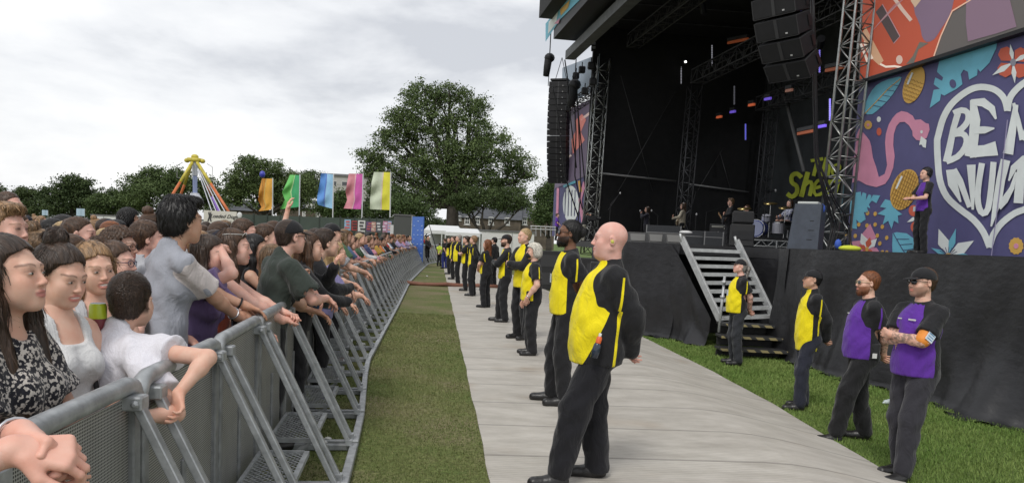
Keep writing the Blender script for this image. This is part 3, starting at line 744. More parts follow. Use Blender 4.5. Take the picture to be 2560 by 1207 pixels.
        if dual:
            q = (V-piv)@RL+piv
            yb = sp.get('panel', .02)
            pan = np.minimum(q[:, 1]-yb-gut*.02*0+(1.1-np.clip(q[:, 2], .8, 1.34))*sp.get('pslant', 0), .062+(1.50-q[:, 2])*.42-np.abs(q[:, 0]))
            ad_ = armdist(V); pan = np.minimum(pan, (ad_-.019-slr*.5)); 
            st1 = np.minimum(.010-np.abs(q[:, 1]+.055), ad_-.0) if sp.get('stripe') else np.full(len(V), -1.0)
            st2 = np.minimum(.008-np.abs(q[:, 1]+.045), np.abs(q[:, 0])-.12)
            pan = np.maximum(pan, np.maximum(np.where(q[:, 2] < 1.2, st1, -1), np.where((q[:, 2] > 1.2) & (q[:, 2] < 1.42), st2, -1)))
            pan = np.where(q[:, 2] > 1.475, -1 if top == 'polo' else pan, pan)
            at['pan'] = pan
        cm = cloth_mat('uniform_cloth', .8, dual=True) if dual else cloth_mat('two_tone_cloth', .85, dual=True, alt=sp['sleevecol']) if sp.get('sleevecol') else cloth_mat('floral_cloth', .8, pattern='floral') if sp.get('pat') == 'floral' else cloth_mat('striped_cloth', .8, pattern='stripe') if sp.get('pat') == 'stripe' else cloth_mat()
        tn = {'polo': 'polo_shirt', 'jacket': 'jacket', 'tank': 'tank_top', 'tee': 't_shirt', 'hoodie': 'hoodie'}.get(top, 't_shirt')
        mk(tn, V*s, Q, cm, root, True, tc_, at)
    if sp.get('legs', True):
        LF = Fld(.006); LF.ell((0, 0, .95), (.146*bk, .106*bk, .105), k=.05); lr = sp.get('legr', 1.0)
        if gut: LF.ell((0, .03*gut, .96), (.14+.03*gut, .10+.03*gut, .08), k=.05)
        for i in (0, 1):
            H_, K_, A_ = J['H', i], J['K', i], J['A', i]
            LF.cap(H_, K_, .090*bk, .066*bk*lr, k=.03); LF.cap(K_, A_, .066*bk*lr, .060*lr, k=.03)
            LF.ell(H_+np.array([0, -.045, -.03]), (.078*bk, .075*bk, .09), k=.04)
        LF.post += [folds(.0055), lambda P, D: np.maximum(np.maximum(D, P[..., 2]-.97), (.045 if not sp.get('seat') else .5)-P[..., 2])]
        lo = np.min([J[k, i] for k in 'HKA' for i in (0, 1)], axis=0)-.2; hi = np.max([J[k, i] for k in 'HKA' for i in (0, 1)], axis=0)+.2
        lo[2] = .02; hi[2] = 1.03
        if sp.get('seat'): hi[2] = 1.1
        V, Q = LF.mesh(lo, hi, hc*1.1); mk('trousers', V*s, Q, cloth_mat('trouser_cloth', .85, fold=.4), root, True, sp.get('legcol', (.014, .014, .016)))
        if lod <= 1 or sp.get('shoes'):
            for i, sd_ in ((0, 1), (1, -1)):
                SF = Fld(); A_ = J['A', i]; b_ = 0.0 if not sp.get('seat') else A_[2]-.085; tx = sd_*.02
                SF.cap((A_[0], A_[1]-.02, b_+.045), (A_[0]+tx*.5, A_[1]+.06, b_+.046), .046, .047, k=.02); SF.cap((A_[0]+tx*.5, A_[1]+.06, b_+.042), (A_[0]+tx, A_[1]+.175, b_+.040), .047, .043, k=.03)
                SF.cap(A_, (A_[0], A_[1]+.02, b_+.05), .042, .045, k=.03)
                SF.post.append(lambda P, D: np.maximum(D, (0.002 if not sp.get('seat') else .4)-P[..., 2]))
                lo = A_-.1; hi = A_+np.array([.1, .25, .06]); lo[2] = -.01 if not sp.get('seat') else .4
                V, Q = SF.mesh(lo, hi, hc*.9); mk('shoe', V*s, Q, mat('black_leather', (.015, .014, .014), .38, bump=.2, bs=40), root, True)
    root['_s'] = s
    sp['_J'] = {'%s%s' % k: (v*s) for k, v in J.items() if not isinstance(v, (int, float))}; sp['_hp'] = hp*s; sp['_T'] = lambda p: T(p)*s; sp['_s'] = s; sp['_RH'] = RH; sp['root'] = root
    return root
# ------------------------------------------------------------------ ground, trackway, grass
def spaced(a, b, fine0, fine1, f, c):
    out = []; x = a
    while x < b:
        out.append(x); x += f if fine0 <= x <= fine1 else max(f, min(c, .25*min(abs(x-fine0), abs(x-fine1))+f))
    out.append(b); return np.array(out)
def grid_sheet(name, xs, ys, zf, m):
    X, Y = np.meshgrid(xs, ys, indexing='ij'); Z = zf(X, Y); V = np.stack([X, Y, Z], -1).reshape(-1, 3); n = len(ys)
    i, j = np.meshgrid(np.arange(len(xs)-1), np.arange(n-1), indexing='ij'); a = (i*n+j).ravel()
    return mk(name, V, np.stack([a, a+n, a+n+1, a+1], 1), m, smooth=True)
def grass_mat():
    m = bpy.data.materials.new('turf'); m.use_nodes = True; t = m.node_tree; N = t.nodes; L = t.links; b = N['Principled BSDF']; b.inputs['Roughness'].default_value = .9; b.inputs['Specular IOR Level'].default_value = .15
    tcn = N.new('ShaderNodeTexCoord')
    n1 = N.new('ShaderNodeTexNoise'); n1.inputs['Scale'].default_value = .55; n1.inputs['Detail'].default_value = 7; n1.inputs['Roughness'].default_value = .65; L.new(tcn.outputs['Object'], n1.inputs[0])
    n2 = N.new('ShaderNodeTexNoise'); n2.inputs['Scale'].default_value = 26; n2.inputs['Detail'].default_value = 5; L.new(tcn.outputs['Object'], n2.inputs[0])
    sx = N.new('ShaderNodeSeparateXYZ'); L.new(tcn.outputs['Object'], sx.inputs[0])
    mr = N.new('ShaderNodeMapRange'); mr.inputs[1].default_value = 1.0; mr.inputs[2].default_value = 3.5; mr.inputs[3].default_value = .10; mr.inputs[4].default_value = -.22; L.new(sx.outputs[0], mr.inputs[0])
    ad = N.new('ShaderNodeMath'); ad.operation = 'ADD'; L.new(n1.outputs[0], ad.inputs[0]); L.new(mr.outputs[0], ad.inputs[1])
    r = N.new('ShaderNodeValToRGB'); e = r.color_ramp.elements; e[0].position = .42; e[0].color = (.095, .138, .038, 1); e[1].position = .72; e[1].color = (.20, .175, .10, 1)
    e2 = e.new(.56); e2.color = (.125, .148, .05, 1); L.new(ad.outputs[0], r.inputs[0])
    r2 = N.new('ShaderNodeMapRange'); r2.inputs[1].default_value = .3; r2.inputs[2].default_value = .7; r2.inputs[3].default_value = .6; r2.inputs[4].default_value = 1.3; L.new(n2.outputs[0], r2.inputs[0])
    s = N.new('ShaderNodeVectorMath'); s.operation = 'SCALE'; L.new(r.outputs[0], s.inputs[0]); L.new(r2.outputs[0], s.inputs['Scale']); L.new(s.outputs[0], b.inputs['Base Color'])
    bp = N.new('ShaderNodeBump'); bp.inputs['Strength'].default_value = .8; bp.inputs['Distance'].default_value = .03; L.new(n2.outputs[0], bp.inputs['Height']); L.new(bp.outputs[0], b.inputs['Normal'])
    return m
tag(grid_sheet('ground', spaced(-500, 500, -8, 12, .4, 40), spaced(-30, 900, -2, 30, .5, 40), lambda x, y: gz(x, y), grass_mat()), kind='structure')
TL = [(-4, .80), (5.2, -.08), (12.3, -.78), (54, -4.9)]; TR = [(-4, 3.3), (4.5, 3.34), (6.2, 3.42), (9.6, 3.45), (12, 3.32), (15.8, 2.95), (30, 1.5), (54, -1.6)]
def pl(tab, y): return float(np.interp(y, [p[0] for p in tab], [p[1] for p in tab]))
def track():
    V = []; Fc = []; ys = np.arange(-4, 54.1, .25); nx = 16; nl = []
    for y in ys:
        wob = .006*math.sin(y*2.1)+.004*math.sin(y*5.3+1)
        a, b = pl(TL, y)+wob, pl(TR, y)+wob
        for k in range(nx+1): x = a+(b-a)*k/nx; V.append((x, y, float(gz(x, y))+.012))
    n = nx+1; r = len(ys)
    for i in range(r-1):
        for k in range(nx): Fc.append((i*n+k, i*n+k+1, (i+1)*n+k+1, (i+1)*n+k))
    b0 = len(V)
    for side in (0, nx):
        base = len(V)
        for i in range(r): x, y, z = V[i*n+side]; V.append((x, y, z-.03))
        for i in range(r-1): Fc.append((i*n+side, (i+1)*n+side, base+i+1, base+i))
    m = bpy.data.materials.new('trackway_board'); m.use_nodes = True; t = m.node_tree; N = t.nodes; L = t.links; b = N['Principled BSDF']; b.inputs['Roughness'].default_value = .62
    tcn = N.new('ShaderNodeTexCoord')
    def wave(sc, rot, dist):
        mp_ = N.new('ShaderNodeMapping'); mp_.inputs['Rotation'].default_value = (0, 0, rot); L.new(tcn.outputs['Object'], mp_.inputs[0])
        w = N.new('ShaderNodeTexWave'); w.bands_direction = 'Y'; w.inputs['Scale'].default_value = sc; w.inputs['Distortion'].default_value = dist; w.inputs['Detail'].default_value = 1; L.new(mp_.outputs[0], w.inputs[0]); return w
    w1 = wave(7.0, R_(-4), .0); w2 = wave(.33, R_(-4), .0)
    n1 = N.new('ShaderNodeTexNoise'); n1.inputs['Scale'].default_value = 1.7; n1.inputs['Detail'].default_value = 8; n1.inputs['Roughness'].default_value = .7
    mp2 = N.new('ShaderNodeMapping'); mp2.inputs['Scale'].default_value = (.9, 2.0, 1); L.new(tcn.outputs['Object'], mp2.inputs[0]); L.new(mp2.outputs[0], n1.inputs[0])
    r = N.new('ShaderNodeValToRGB'); e = r.color_ramp.elements; e[0].position = .3; e[0].color = (.34, .315, .275, 1); e[1].position = .7; e[1].color = (.53, .50, .45, 1); L.new(n1.outputs[0], r.inputs[0])
    n3 = N.new('ShaderNodeTexNoise'); n3.inputs['Scale'].default_value = .8; n3.inputs['Detail'].default_value = 4; L.new(tcn.outputs['Object'], n3.inputs[0])
    r3 = N.new('ShaderNodeValToRGB'); r3.color_ramp.elements[0].position = .58; r3.color_ramp.elements[1].position = .75; L.new(n3.outputs[0], r3.inputs[0])
    mud = N.new('ShaderNodeMix'); mud.data_type = 'RGBA'; mud.inputs[7].default_value = (.30, .23, .16, 1); ms = N.new('ShaderNodeMath'); ms.operation = 'MULTIPLY'; ms.inputs[1].default_value = .65; L.new(r3.outputs[0], ms.inputs[0]); L.new(ms.outputs[0], mud.inputs[0]); L.new(r.outputs[0], mud.inputs[6])
    s1 = N.new('ShaderNodeValToRGB'); s1.color_ramp.elements[0].position = .0; s1.color_ramp.elements[0].color = (.62, .62, .62, 1); s1.color_ramp.elements[1].position = .45; s1.color_ramp.elements[1].color = (1, 1, 1, 1); L.new(w1.outputs[0], s1.inputs[0])
    s2 = N.new('ShaderNodeValToRGB'); s2.color_ramp.elements[0].position = .0; s2.color_ramp.elements[0].color = (.5, .5, .5, 1); s2.color_ramp.elements[1].position = .006; s2.color_ramp.elements[1].color = (1, 1, 1, 1); L.new(w2.outputs[0], s2.inputs[0])
    x1 = N.new('ShaderNodeMix'); x1.data_type = 'RGBA'; x1.blend_type = 'MULTIPLY'; x1.inputs[0].default_value = .32; L.new(mud.outputs[2], x1.inputs[6]); L.new(s1.outputs[0], x1.inputs[7])
    x2 = N.new('ShaderNodeMix'); x2.data_type = 'RGBA'; x2.blend_type = 'MULTIPLY'; x2.inputs[0].default_value = .8; L.new(x1.outputs[2], x2.inputs[6]); L.new(s2.outputs[0], x2.inputs[7]); L.new(x2.outputs[2], b.inputs['Base Color'])
    bp = N.new('ShaderNodeBump'); bp.inputs['Strength'].default_value = .2; bp.inputs['Distance'].default_value = .01; L.new(w1.outputs[0], bp.inputs['Height']); L.new(bp.outputs[0], b.inputs['Normal'])
    tag(mk('path', V, Fc, m, smooth=False), kind='structure')
track()
# rail polyline of the barrier row
RAIL = [(-1.10, .35), (-1.17, 1.0), (-1.30, 2.6), (-1.40, 3.56), (-1.78, 6.4), (-2.30, 9.4), (-3.1, 17.4), (-4.1, 27), (-5.45, 45), (-5.2, 50), (-4.9, 53)]
def railx(y): return float(np.interp(y, [p[1] for p in RAIL], [p[0] for p in RAIL]))
def blades(name, n, region, hmin, hmax, c1, c2, seed):
    rg = np.random.default_rng(seed); P = []
    while sum(len(p) for p in P) < n:
        p = region(rg, n); P.append(p)
    P = np.vstack(P)[:n]; z = gz(P[:, 0], P[:, 1]); a = rg.random(n)*6.28; h = hmin+(hmax-hmin)*rg.random(n)**1.6; w = .0028+.0028*rg.random(n); w = w*np.clip(P[:, 1]/5, 1, 4)
    d = np.stack([np.cos(a), np.sin(a)], 1); ln = (rg.random((n, 2))-.5)*.9
    B0 = np.column_stack([P-d*w[:, None], z]); B1 = np.column_stack([P+d*w[:, None], z]); T_ = np.column_stack([P+ln*h[:, None], z+h*.9])
    V = np.stack([B0, B1, T_], 1).reshape(-1, 3); Fq = np.arange(3*n).reshape(-1, 3)
    t = rg.random(n)[:, None]; pn = (np.sin(P[:, :1]*2.1+np.sin(P[:, 1:]*1.3)*2)*np.sin(P[:, 1:]*1.7+P[:, :1])*.5+.5); t = np.clip(t*.6+pn*.5, 0, 1)
    c = np.array(c1)*(1-t)+np.array(c2)*t; C = np.repeat(c, 3, 0)
    m = mat('grass_blade', (.1, .12, .03), .7, spec=.2)
    if not m.get('d'):
        m['d'] = 1; v = m.node_tree.nodes.new('ShaderNodeVertexColor'); v.layer_name = 'Col'; m.node_tree.links.new(v.outputs[0], m.node_tree.nodes['Principled BSDF'].inputs['Base Color'])
    return tag(mk(name, V, Fq, m, attrs={'Col': C}), 'short worn grass' if seed == 1 else 'longer green grass by the stage', 'grass', kind='stuff')
def regA(rg, n):
    y = 3.2+13*rg.random(n)**1.7; a = np.interp(y, [p[1] for p in RAIL], [p[0] for p in RAIL])-.1; b = np.interp(y, [p[0] for p in TL], [p[1] for p in TL])
    return np.stack([a+(b-a)*rg.random(n), y], 1)
def regB(rg, n):
    y = 4.2+12*rg.random(n)**1.4; a = np.interp(y, [p[0] for p in TR], [p[1] for p in TR]); x = a+rg.random(n)*3.2
    return np.stack([x, y], 1)
blades('grass', 70000, regA, .008, .026, (.105, .155, .042), (.24, .235, .11), 1)
blades('grass', 90000, regB, .02, .060, (.10, .185, .036), (.20, .26, .075), 2)
# ------------------------------------------------------------------ crowd barriers
def steel(name='galvanised_steel', c=(.34, .355, .365)):
    return mat(name, c, .48, .45, var=.28, vs=14, bump=.12, bs=30)
def mesh_panel_mat():
    if 'perf' in MC: return MC['perf']
    m = bpy.data.materials.new('perforated_sheet'); m.use_nodes = True; t = m.node_tree; N = t.nodes; L = t.links; b = N['Principled BSDF']; b.inputs['Roughness'].default_value = .5; b.inputs['Metallic'].default_value = .5
    tcn = N.new('ShaderNodeTexCoord'); mp_ = N.new('ShaderNodeMapping'); mp_.inputs['Scale'].default_value = (95, 1, 95); L.new(tcn.outputs['Object'], mp_.inputs[0])
    v = N.new('ShaderNodeTexVoronoi'); v.inputs['Scale'].default_value = 1; v.inputs['Randomness'].default_value = 0; L.new(mp_.outputs[0], v.inputs[0])
    r = N.new('ShaderNodeValToRGB'); r.color_ramp.elements[0].position = .30; r.color_ramp.elements[0].color = (.035, .035, .036, 1); r.color_ramp.elements[1].position = .40; r.color_ramp.elements[1].color = (.40, .405, .39, 1); L.new(v.outputs['Distance'], r.inputs[0])
    n = N.new('ShaderNodeTexNoise'); n.inputs['Scale'].default_value = 5; n.inputs['Detail'].default_value = 5; L.new(tcn.outputs['Object'], n.inputs[0]); mr = N.new('ShaderNodeMapRange'); mr.inputs[3].default_value = .7; mr.inputs[4].default_value = 1.35; L.new(n.outputs[0], mr.inputs[0])
    s = N.new('ShaderNodeVectorMath'); s.operation = 'SCALE'; L.new(r.outputs[0], s.inputs[0]); L.new(mr.outputs[0], s.inputs['Scale']); L.new(s.outputs[0], b.inputs['Base Color'])
    MC['perf'] = m; return m
RZ = 1.10; FD = .52
def make_barrier(rail_r=.032):
    t = empty('crowd_barrier', (0, 0, 0), 0)
    S1 = steel(); S2 = mat('dull_steel', (.24, .25, .255), .55, .35, var=.3, vs=12, bump=.1, bs=30)
    b = MB(); b.box((.5, .0, .60), (.86, .004, .92)); b.build('panel', mesh_panel_mat(), t)
    for x in (.035, .965):
        p = MB(); p.box((x, -.005, .555), (.058, .05, 1.03), bev=.006); p.build('post', S2, t)
    p = MB(); p.box((.5, -.004, .36), (.05, .035, .62), bev=.004); p.build('stiffener', S2, t)
    r = MB(); pts = [(.012, 0, RZ-.12), (.012, 0, RZ-.045), (.035, 0, RZ-.012), (.08, 0, RZ)]; pts = pts+[(1-x, y, z) for x, y, z in pts[::-1]]
    r.tube(pts, rail_r, 12); r.build('top_rail', S1, t, True)
    f = MB(); f.bar((.05, 0, .03), (.05, FD, .03), .045, .045, bev=.004); f.bar((.95, 0, .03), (.95, FD, .03), .045, .045, bev=.004); f.bar((.02, FD+.026, .03), (.98, FD+.026, .03), .06, .05, bev=.005); f.build('foot_frame', S1, t)
    for x in (.085, .915):
        s = MB(); s.bar((x, .045, RZ-.07), (x, FD-.012, .078), .044, .032, up=(0, 1, 1), bev=.004); s.box((x, .03, RZ-.055), (.07, .07, .05), bev=.006)
        s.box((x, FD-.01, .076), (.06, .05, .04)); o = s.build('strut', S1, t)
        q = MB(); q.lathe([(0, 0), (.014, 0), (.014, .012), (.006, .02), (0, .02)], (x+.03*(1 if x < .5 else -1), .045, RZ-.055), 8, Matrix.Rotation(R_(90), 3, 'Y')); q.build('bolt', S1, o)
    st = MB(); z = .30; y0, y1 = .06, .335
    st.bar((.14, y1, z), (.86, y1, z), .03, .03); st.bar((.14, y0, z), (.86, y0, z), .02, .03); st.bar((.14, y0+.01, z), (.14, y1-.015, z), .02, .03); st.bar((.86, y0+.01, z), (.86, y1-.015, z), .02, .03)
    so = st.build('step', S1, t); g = MB()
    x0, x1 = .15, .85; ww = y1-y0
    for k in range(-6, 18):
        for sg in (-1, 1):
            xa = x0+k*.05; xb = xa+ww*1.2
            if sg < 0: xa, xb = xb, xa
            a = [xa, y0]; c = [xb, y1]
            def clipx(p, q):
                for (lim, sgn) in ((x0, 1), (x1, -1)):
                    if (p[0]-lim)*sgn < 0 and (q[0]-lim)*sgn < 0: return None
                    for (m_, o_) in ((p, q), (q, p)):
                        if (m_[0]-lim)*sgn < 0:
                            tt = (lim-m_[0])/(o_[0]-m_[0]); m_[1] += (o_[1]-m_[1])*tt; m_[0] = lim
                return p, q
            cc = clipx(a, c)
            if cc and (Vector(cc[0])-Vector(cc[1])).length > .02: g.bar((cc[0][0], cc[0][1], z+.012*0+.002*sg), (cc[1][0], cc[1][1], z+.002*sg), .007, .003)
    g.build('mesh_tread', S1, so)
    k = MB(); k.bar((.14, 0.01, .10), (.14, y1-.02, z-.02), .025, .02); k.build('step_bracket', S2, t); k = MB(); k.bar((.86, .01, .10), (.86, y1-.02, z-.02), .025, .02); k.build('step_bracket', S2, t)
    return t
def resample(pts, step, start):
    P = [Vector((a, b, 0)) for a, b in pts]; out = [P[0]]; i = 0; cur = P[0].copy(); need = start
    while i < len(P)-1:
        d = P[i+1]-cur
        if d.length >= need: cur = cur+d.normalized()*need; out.append(cur.copy()); need = step
        else: need -= d.length; cur = P[i+1].copy(); i += 1
    return out
BP_ = resample(RAIL, 1.015, .28)[1:]
proto = None; BARS = []
for i in range(len(BP_)-1):
    a, b = BP_[i], BP_[i+1]; d = b-a; rz = math.atan2(d.y, d.x)
    # local +y must point to the stage side (right of travel) -> run from far to near
    rz2 = math.atan2(-d.y, -d.x)
    if proto is None: o = proto = make_barrier(); o.location = b; o.rotation_euler = (0, 0, rz2)
    else: o = copy_tree(proto, None, b, rz2)
    lab = 'grey steel crowd barrier with slanting struts in the row holding back the crowd'
    if i == 2: lab = 'nearest steel crowd barrier, end of its thick rail beside the boy in white'
    elif i == 3: lab = 'steel crowd barrier under the folded arms of the boy in the white t-shirt'
    elif i == 4: lab = 'steel crowd barrier that the tall man in the grey t-shirt leans on, mesh step below'
    tag(o, lab, 'barrier', 'steel crowd barriers along the pit'); BARS.append(o)
# ------------------------------------------------------------------ stage
NT = Vector((7.75, 17.8, 0)); FL = Vector((4.2, 38.5, 0)); DR = (NT-FL).normalized(); NR = Vector((-DR.y, DR.x, 0))
if NR.x < 0: NR = -NR                       # towards the back of the stage
OUT = -NR; DZ = 1.75; UP = Vector((0, 0, 1))
def onplane(u, v, P0, n, off=0.0):
    r = ray(u, v); C0 = Vector((0, 0, CAMH)); P0 = P0+n*off; t = (P0-C0).dot(n)/r.dot(n); return C0+r*t
BK = mat('black_drape', (.010, .010, .011), .8, var=.3, vs=3, bump=.3, bs=4)
BKM = mat('black_metal', (.016, .016, .018), .5, .3, var=.2, vs=8)
ALU = mat('aluminium_truss', (.36, .37, .36), .38, .85, var=.2, vs=6)
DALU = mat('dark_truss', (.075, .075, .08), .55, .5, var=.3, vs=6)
def truss(name, a, b, w, m, label=None, cat='truss', parent=None, seg=None, refdir=None, group=None, r=.028, z=.016):
    a = Vector(a); b = Vector(b); d = (b-a); L_ = d.length; d.normalize(); rf = Vector(refdir or ((0, 0, 1) if abs(d.z) < .9 else tuple(DR)))
    x = d.cross(rf).normalized(); y = d.cross(x); seg = seg or w*1.1; n = max(1, round(L_/seg)); cs = [(x*sx+y*sy)*w/2 for sx, sy in ((-1, -1), (1, -1), (1, 1), (-1, 1))]
    t = None
    if parent is None: t = empty(name, tuple(a), 0, label, cat, group); org = a; par = t
    else: org = Vector((0, 0, 0)); par = parent
    c = MB()
    for q in cs: c.tube([a+q-org, b+q-org], r, 6)
    c.build('chords' if t else name, m, par, True)
    k = MB()
    for i in range(n):
        p0 = a+d*(L_*i/n); p1 = a+d*(L_*(i+1)/n)
        for j in range(4):
            q, q2 = cs[j], cs[(j+1) % 4]
            if (i+j) % 2: q, q2 = q2, q
            k.tube([p0+q-org, p1+q2-org], z, 4); 
            k.tube([p0+q-org, p0+q2-org], z*.9, 4)
    k.build('braces' if t else 'braces', m, par, True)
    return t
stage = empty('stage', (0, 0, 0), 0, 'large black festival stage with a dark canopy roof, right of the path', 'stage')
# deck
dk = [W(1480, 612, 26), W(1560, 612, 17.5), W(1705, 612, 16.3), W(1842, 612, 16.5), W(1965, 612, 15.4), W(1980, 612, 14.2), W(2210, 612, 11.8), W(2560, 612, 9.4), Vector((6.9, 7.6, 0)), Vector((12, 6, 0)), Vector((24, 20, 0)), Vector((22, 46, 0)), Vector((3.2, 50, 0)), Vector((2.6, 44, 0))]
dk = [Vector((p.x, p.y, DZ)) for p in dk]
MB().prism(dk, (0, 0, -.22)).build('deck', mat('deck_board', (.02, .02, .022), .6, var=.3, vs=4), stage)
ZT = 11.0
_in = [Vector((p.x+.35*(1 if p.x > 0 else 0), p.y+.45, 0)) for p in dk[:8]]
for _i in range(7):
    if _i != 2: MB().bar((_in[_i].x, _in[_i].y, .72), (_in[_i+1].x, _in[_i+1].y, .72), .06, 1.98).build('under_drape', BK, stage)
    else: MB().bar((_in[_i].x, _in[_i].y+.9, .72), (_in[_i+1].x+.3, _in[_i+1].y+.9, .72), .06, 1.98).build('under_drape', BK, stage)
side0 = FL+NR*.5; corner = FL+NR*8.9; back1 = corner+DR*30
def wall(name, a, b, z0, z1, th, m, par=None): 
    a = Vector(a); b = Vector(b); c = (a+b)/2; d = b-a; L_ = d.length; d.normalize(); n = Vector((-d.y, d.x, 0)); R = Matrix((d, n, UP)).transposed()
    return MB().box((c.x, c.y, (z0+z1)/2), (L_, th, z1-z0), R).build(name, m, par)
wall('side_drape', FL+NR*-.35+DR*-1.2, corner+DR*-1.2+NR*2, DZ, 13.2, .15, BK, stage)
wall('backdrop_drape', corner+NR*.4+DR*-2, back1+NR*.4, DZ, 13.2, .15, mat('drape_painted_glow', (.034, .038, .042), .8, var=.5, vs=.5, bump=.3, bs=3), stage)  # lighter grey in the colour stands in for stage glow on the backdrop
nr_ = NT+NR*1.2+DR*.5
wall('wing_drape', NT+NR*1.0+DR*.6, NT+NR*9.2+DR*.6, DZ, 13.2, .15, BK, stage)
# roof
rf = [FL+OUT*1.4+DR*-2.0, NT+OUT*1.4+DR*9, NT+NR*10+DR*9, corner+NR*1+DR*-2.0]
MB().prism([(p.x, p.y, 12.6) for p in rf], (0, 0, .5)).build('roof', BK, stage)
# front lower roof beam, light edged
def lin(s, o): return FL+DR*s+OUT*o
fb = MB(); a = lin(-1.5, 1.45); b = lin(24, 1.45); fb.bar((a.x, a.y, 11.15), (b.x, b.y, 11.15), .5, .42); fb.build('front_beam', mat('grey_beam', (.11, .115, .12), .6, var=.25, vs=3), stage)
fb = MB(); a = lin(-1.5, 1.9); b = lin(24, 1.9); fb.bar((a.x, a.y, 11.3), (b.x, b.y, 11.3), .9, .5); 
# fascia
a = lin(-.4, 2.0); b = lin(26, 2.0); MB().bar((a.x, a.y, 12.1), (b.x, b.y, 12.1), 1.2, 1.0).build('fascia', BKM, stage)
a = lin(-.8, 2.55); b = lin(26, 2.55); MB().bar((a.x, a.y, 14.3), (b.x, b.y, 14.3), 1.5, 3.3).build('canopy_edge', BK, stage)
# lighting trusses under the roof
for i, (s0, o0, z) in enumerate(((2, -2.2, 9.2), (6, -2.2, 9.9), (3.0, -4.4, 7.4))):
    pass
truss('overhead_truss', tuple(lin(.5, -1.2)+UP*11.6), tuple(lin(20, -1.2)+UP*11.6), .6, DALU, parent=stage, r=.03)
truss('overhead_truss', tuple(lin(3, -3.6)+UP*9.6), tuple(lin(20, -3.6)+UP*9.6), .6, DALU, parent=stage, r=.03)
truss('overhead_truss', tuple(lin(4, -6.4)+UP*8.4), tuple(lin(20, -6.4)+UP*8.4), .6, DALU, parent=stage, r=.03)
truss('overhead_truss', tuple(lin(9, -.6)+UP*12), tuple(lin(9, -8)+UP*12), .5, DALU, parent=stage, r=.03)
for k in range(7):
    q = lin(1.5+k*2.4, .2); w = MB()
    w.tube([tuple(q+UP*12.3), tuple(lin(1.5+k*2.4, -8)+UP*12.5)], .05, 5); w.build('roof_rib', DALU, stage)
# far inner tower and others
pa = W(1707, 520, 37.0); tw = Vector((pa.x, pa.y, DZ))
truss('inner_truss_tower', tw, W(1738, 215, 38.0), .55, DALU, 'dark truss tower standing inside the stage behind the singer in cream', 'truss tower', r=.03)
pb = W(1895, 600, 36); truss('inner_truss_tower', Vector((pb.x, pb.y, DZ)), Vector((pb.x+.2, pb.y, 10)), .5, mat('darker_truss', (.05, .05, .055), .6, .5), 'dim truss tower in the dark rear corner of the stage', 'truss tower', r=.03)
# left front tower and near right tower
t1 = W(1473, 590, 38.2); truss('truss_tower', Vector((t1.x, t1.y, DZ-.6)), W(1507, 150, 39.5), .62, ALU, 'silver lattice truss tower at the far side of the stage opening', 'truss tower', r=.036, z=.02)
t2 = W(2082, 620, 17.3); t2b = W(2152, -20, 17.5)
truss('truss_tower', Vector((t2.x, t2.y, DZ)), t2b+(t2b-t2).normalized()*3, .46, ALU, 'big silver lattice truss tower beside the purple flamingo banner', 'truss tower', r=.034, z=.019, seg=.42)
# rear ballast tower with cables
t3 = W(2105, 600, 18.4)
cb = empty('cable_bundle', tuple(W(2060, 470, 16.9)), 0, 'bundle of black cables hanging down the near truss tower', 'cables')
c0 = cb.location; rgc = np.random.default_rng(4)
for k in range(9):
    m_ = MB(); uo = rgc.normal(0, 9); pts = []
    for (u, v, d) in ((2030, -10, 16.6), (2036, 200, 16.7), (2040, 390, 16.8), (2058+uo*.6, 450+uo, 16.8), (2085+uo*1.6, 520+uo, 16.9), (2100+uo*1.4, 570, 17), (2092+uo*2.2, 628, 16.6)): pts.append(W(u+uo*.35, v, d+uo*.01)-c0)
    cr_ = []
    for i in range(len(pts)-1):
        for t_ in (0, .33, .66): cr_.append(pts[i].lerp(pts[i+1], t_)+Vector((0, 0, math.sin(t_*3.14)*-.06*rgc.random())))
    m_.tube(cr_+[pts[-1]], .014, 5); m_.build('cable', BKM, cb, True)
# big hanging cable loop at left wing
cb = empty('cable_bundle', tuple(W(1435, 300, 40)), 0, 'black cables swooping down in front of the far side screen', 'cables'); c0 = cb.location
for k, ctl in enumerate([((1432, 190, 41), (1440, 330, 41), (1437, 440, 41), (1455, 520, 41), (1475, 555, 40)), ((1436, 190, 41), (1452, 350, 41), (1464, 480, 41), (1480, 560, 40)), ((1412, 150, 41), (1418, 190, 41), (1422, 260, 41), (1441, 420, 41)), ((1378, 210, 41), (1390, 250, 41), (1412, 440, 41), (1445, 540, 41)), ((1440, 180, 41), (1446, 300, 41), (1452, 470, 41), (1445, 560, 40))]):
    pts = [W(*c)-c0 for c in ctl]; cr_ = []
    for i in range(len(pts)-1):
        for t_ in (0, .5): cr_.append(pts[i].lerp(pts[i+1], t_))
    MB().tube(cr_+[pts[-1]], .035, 5).build('cable', BKM, cb, True)
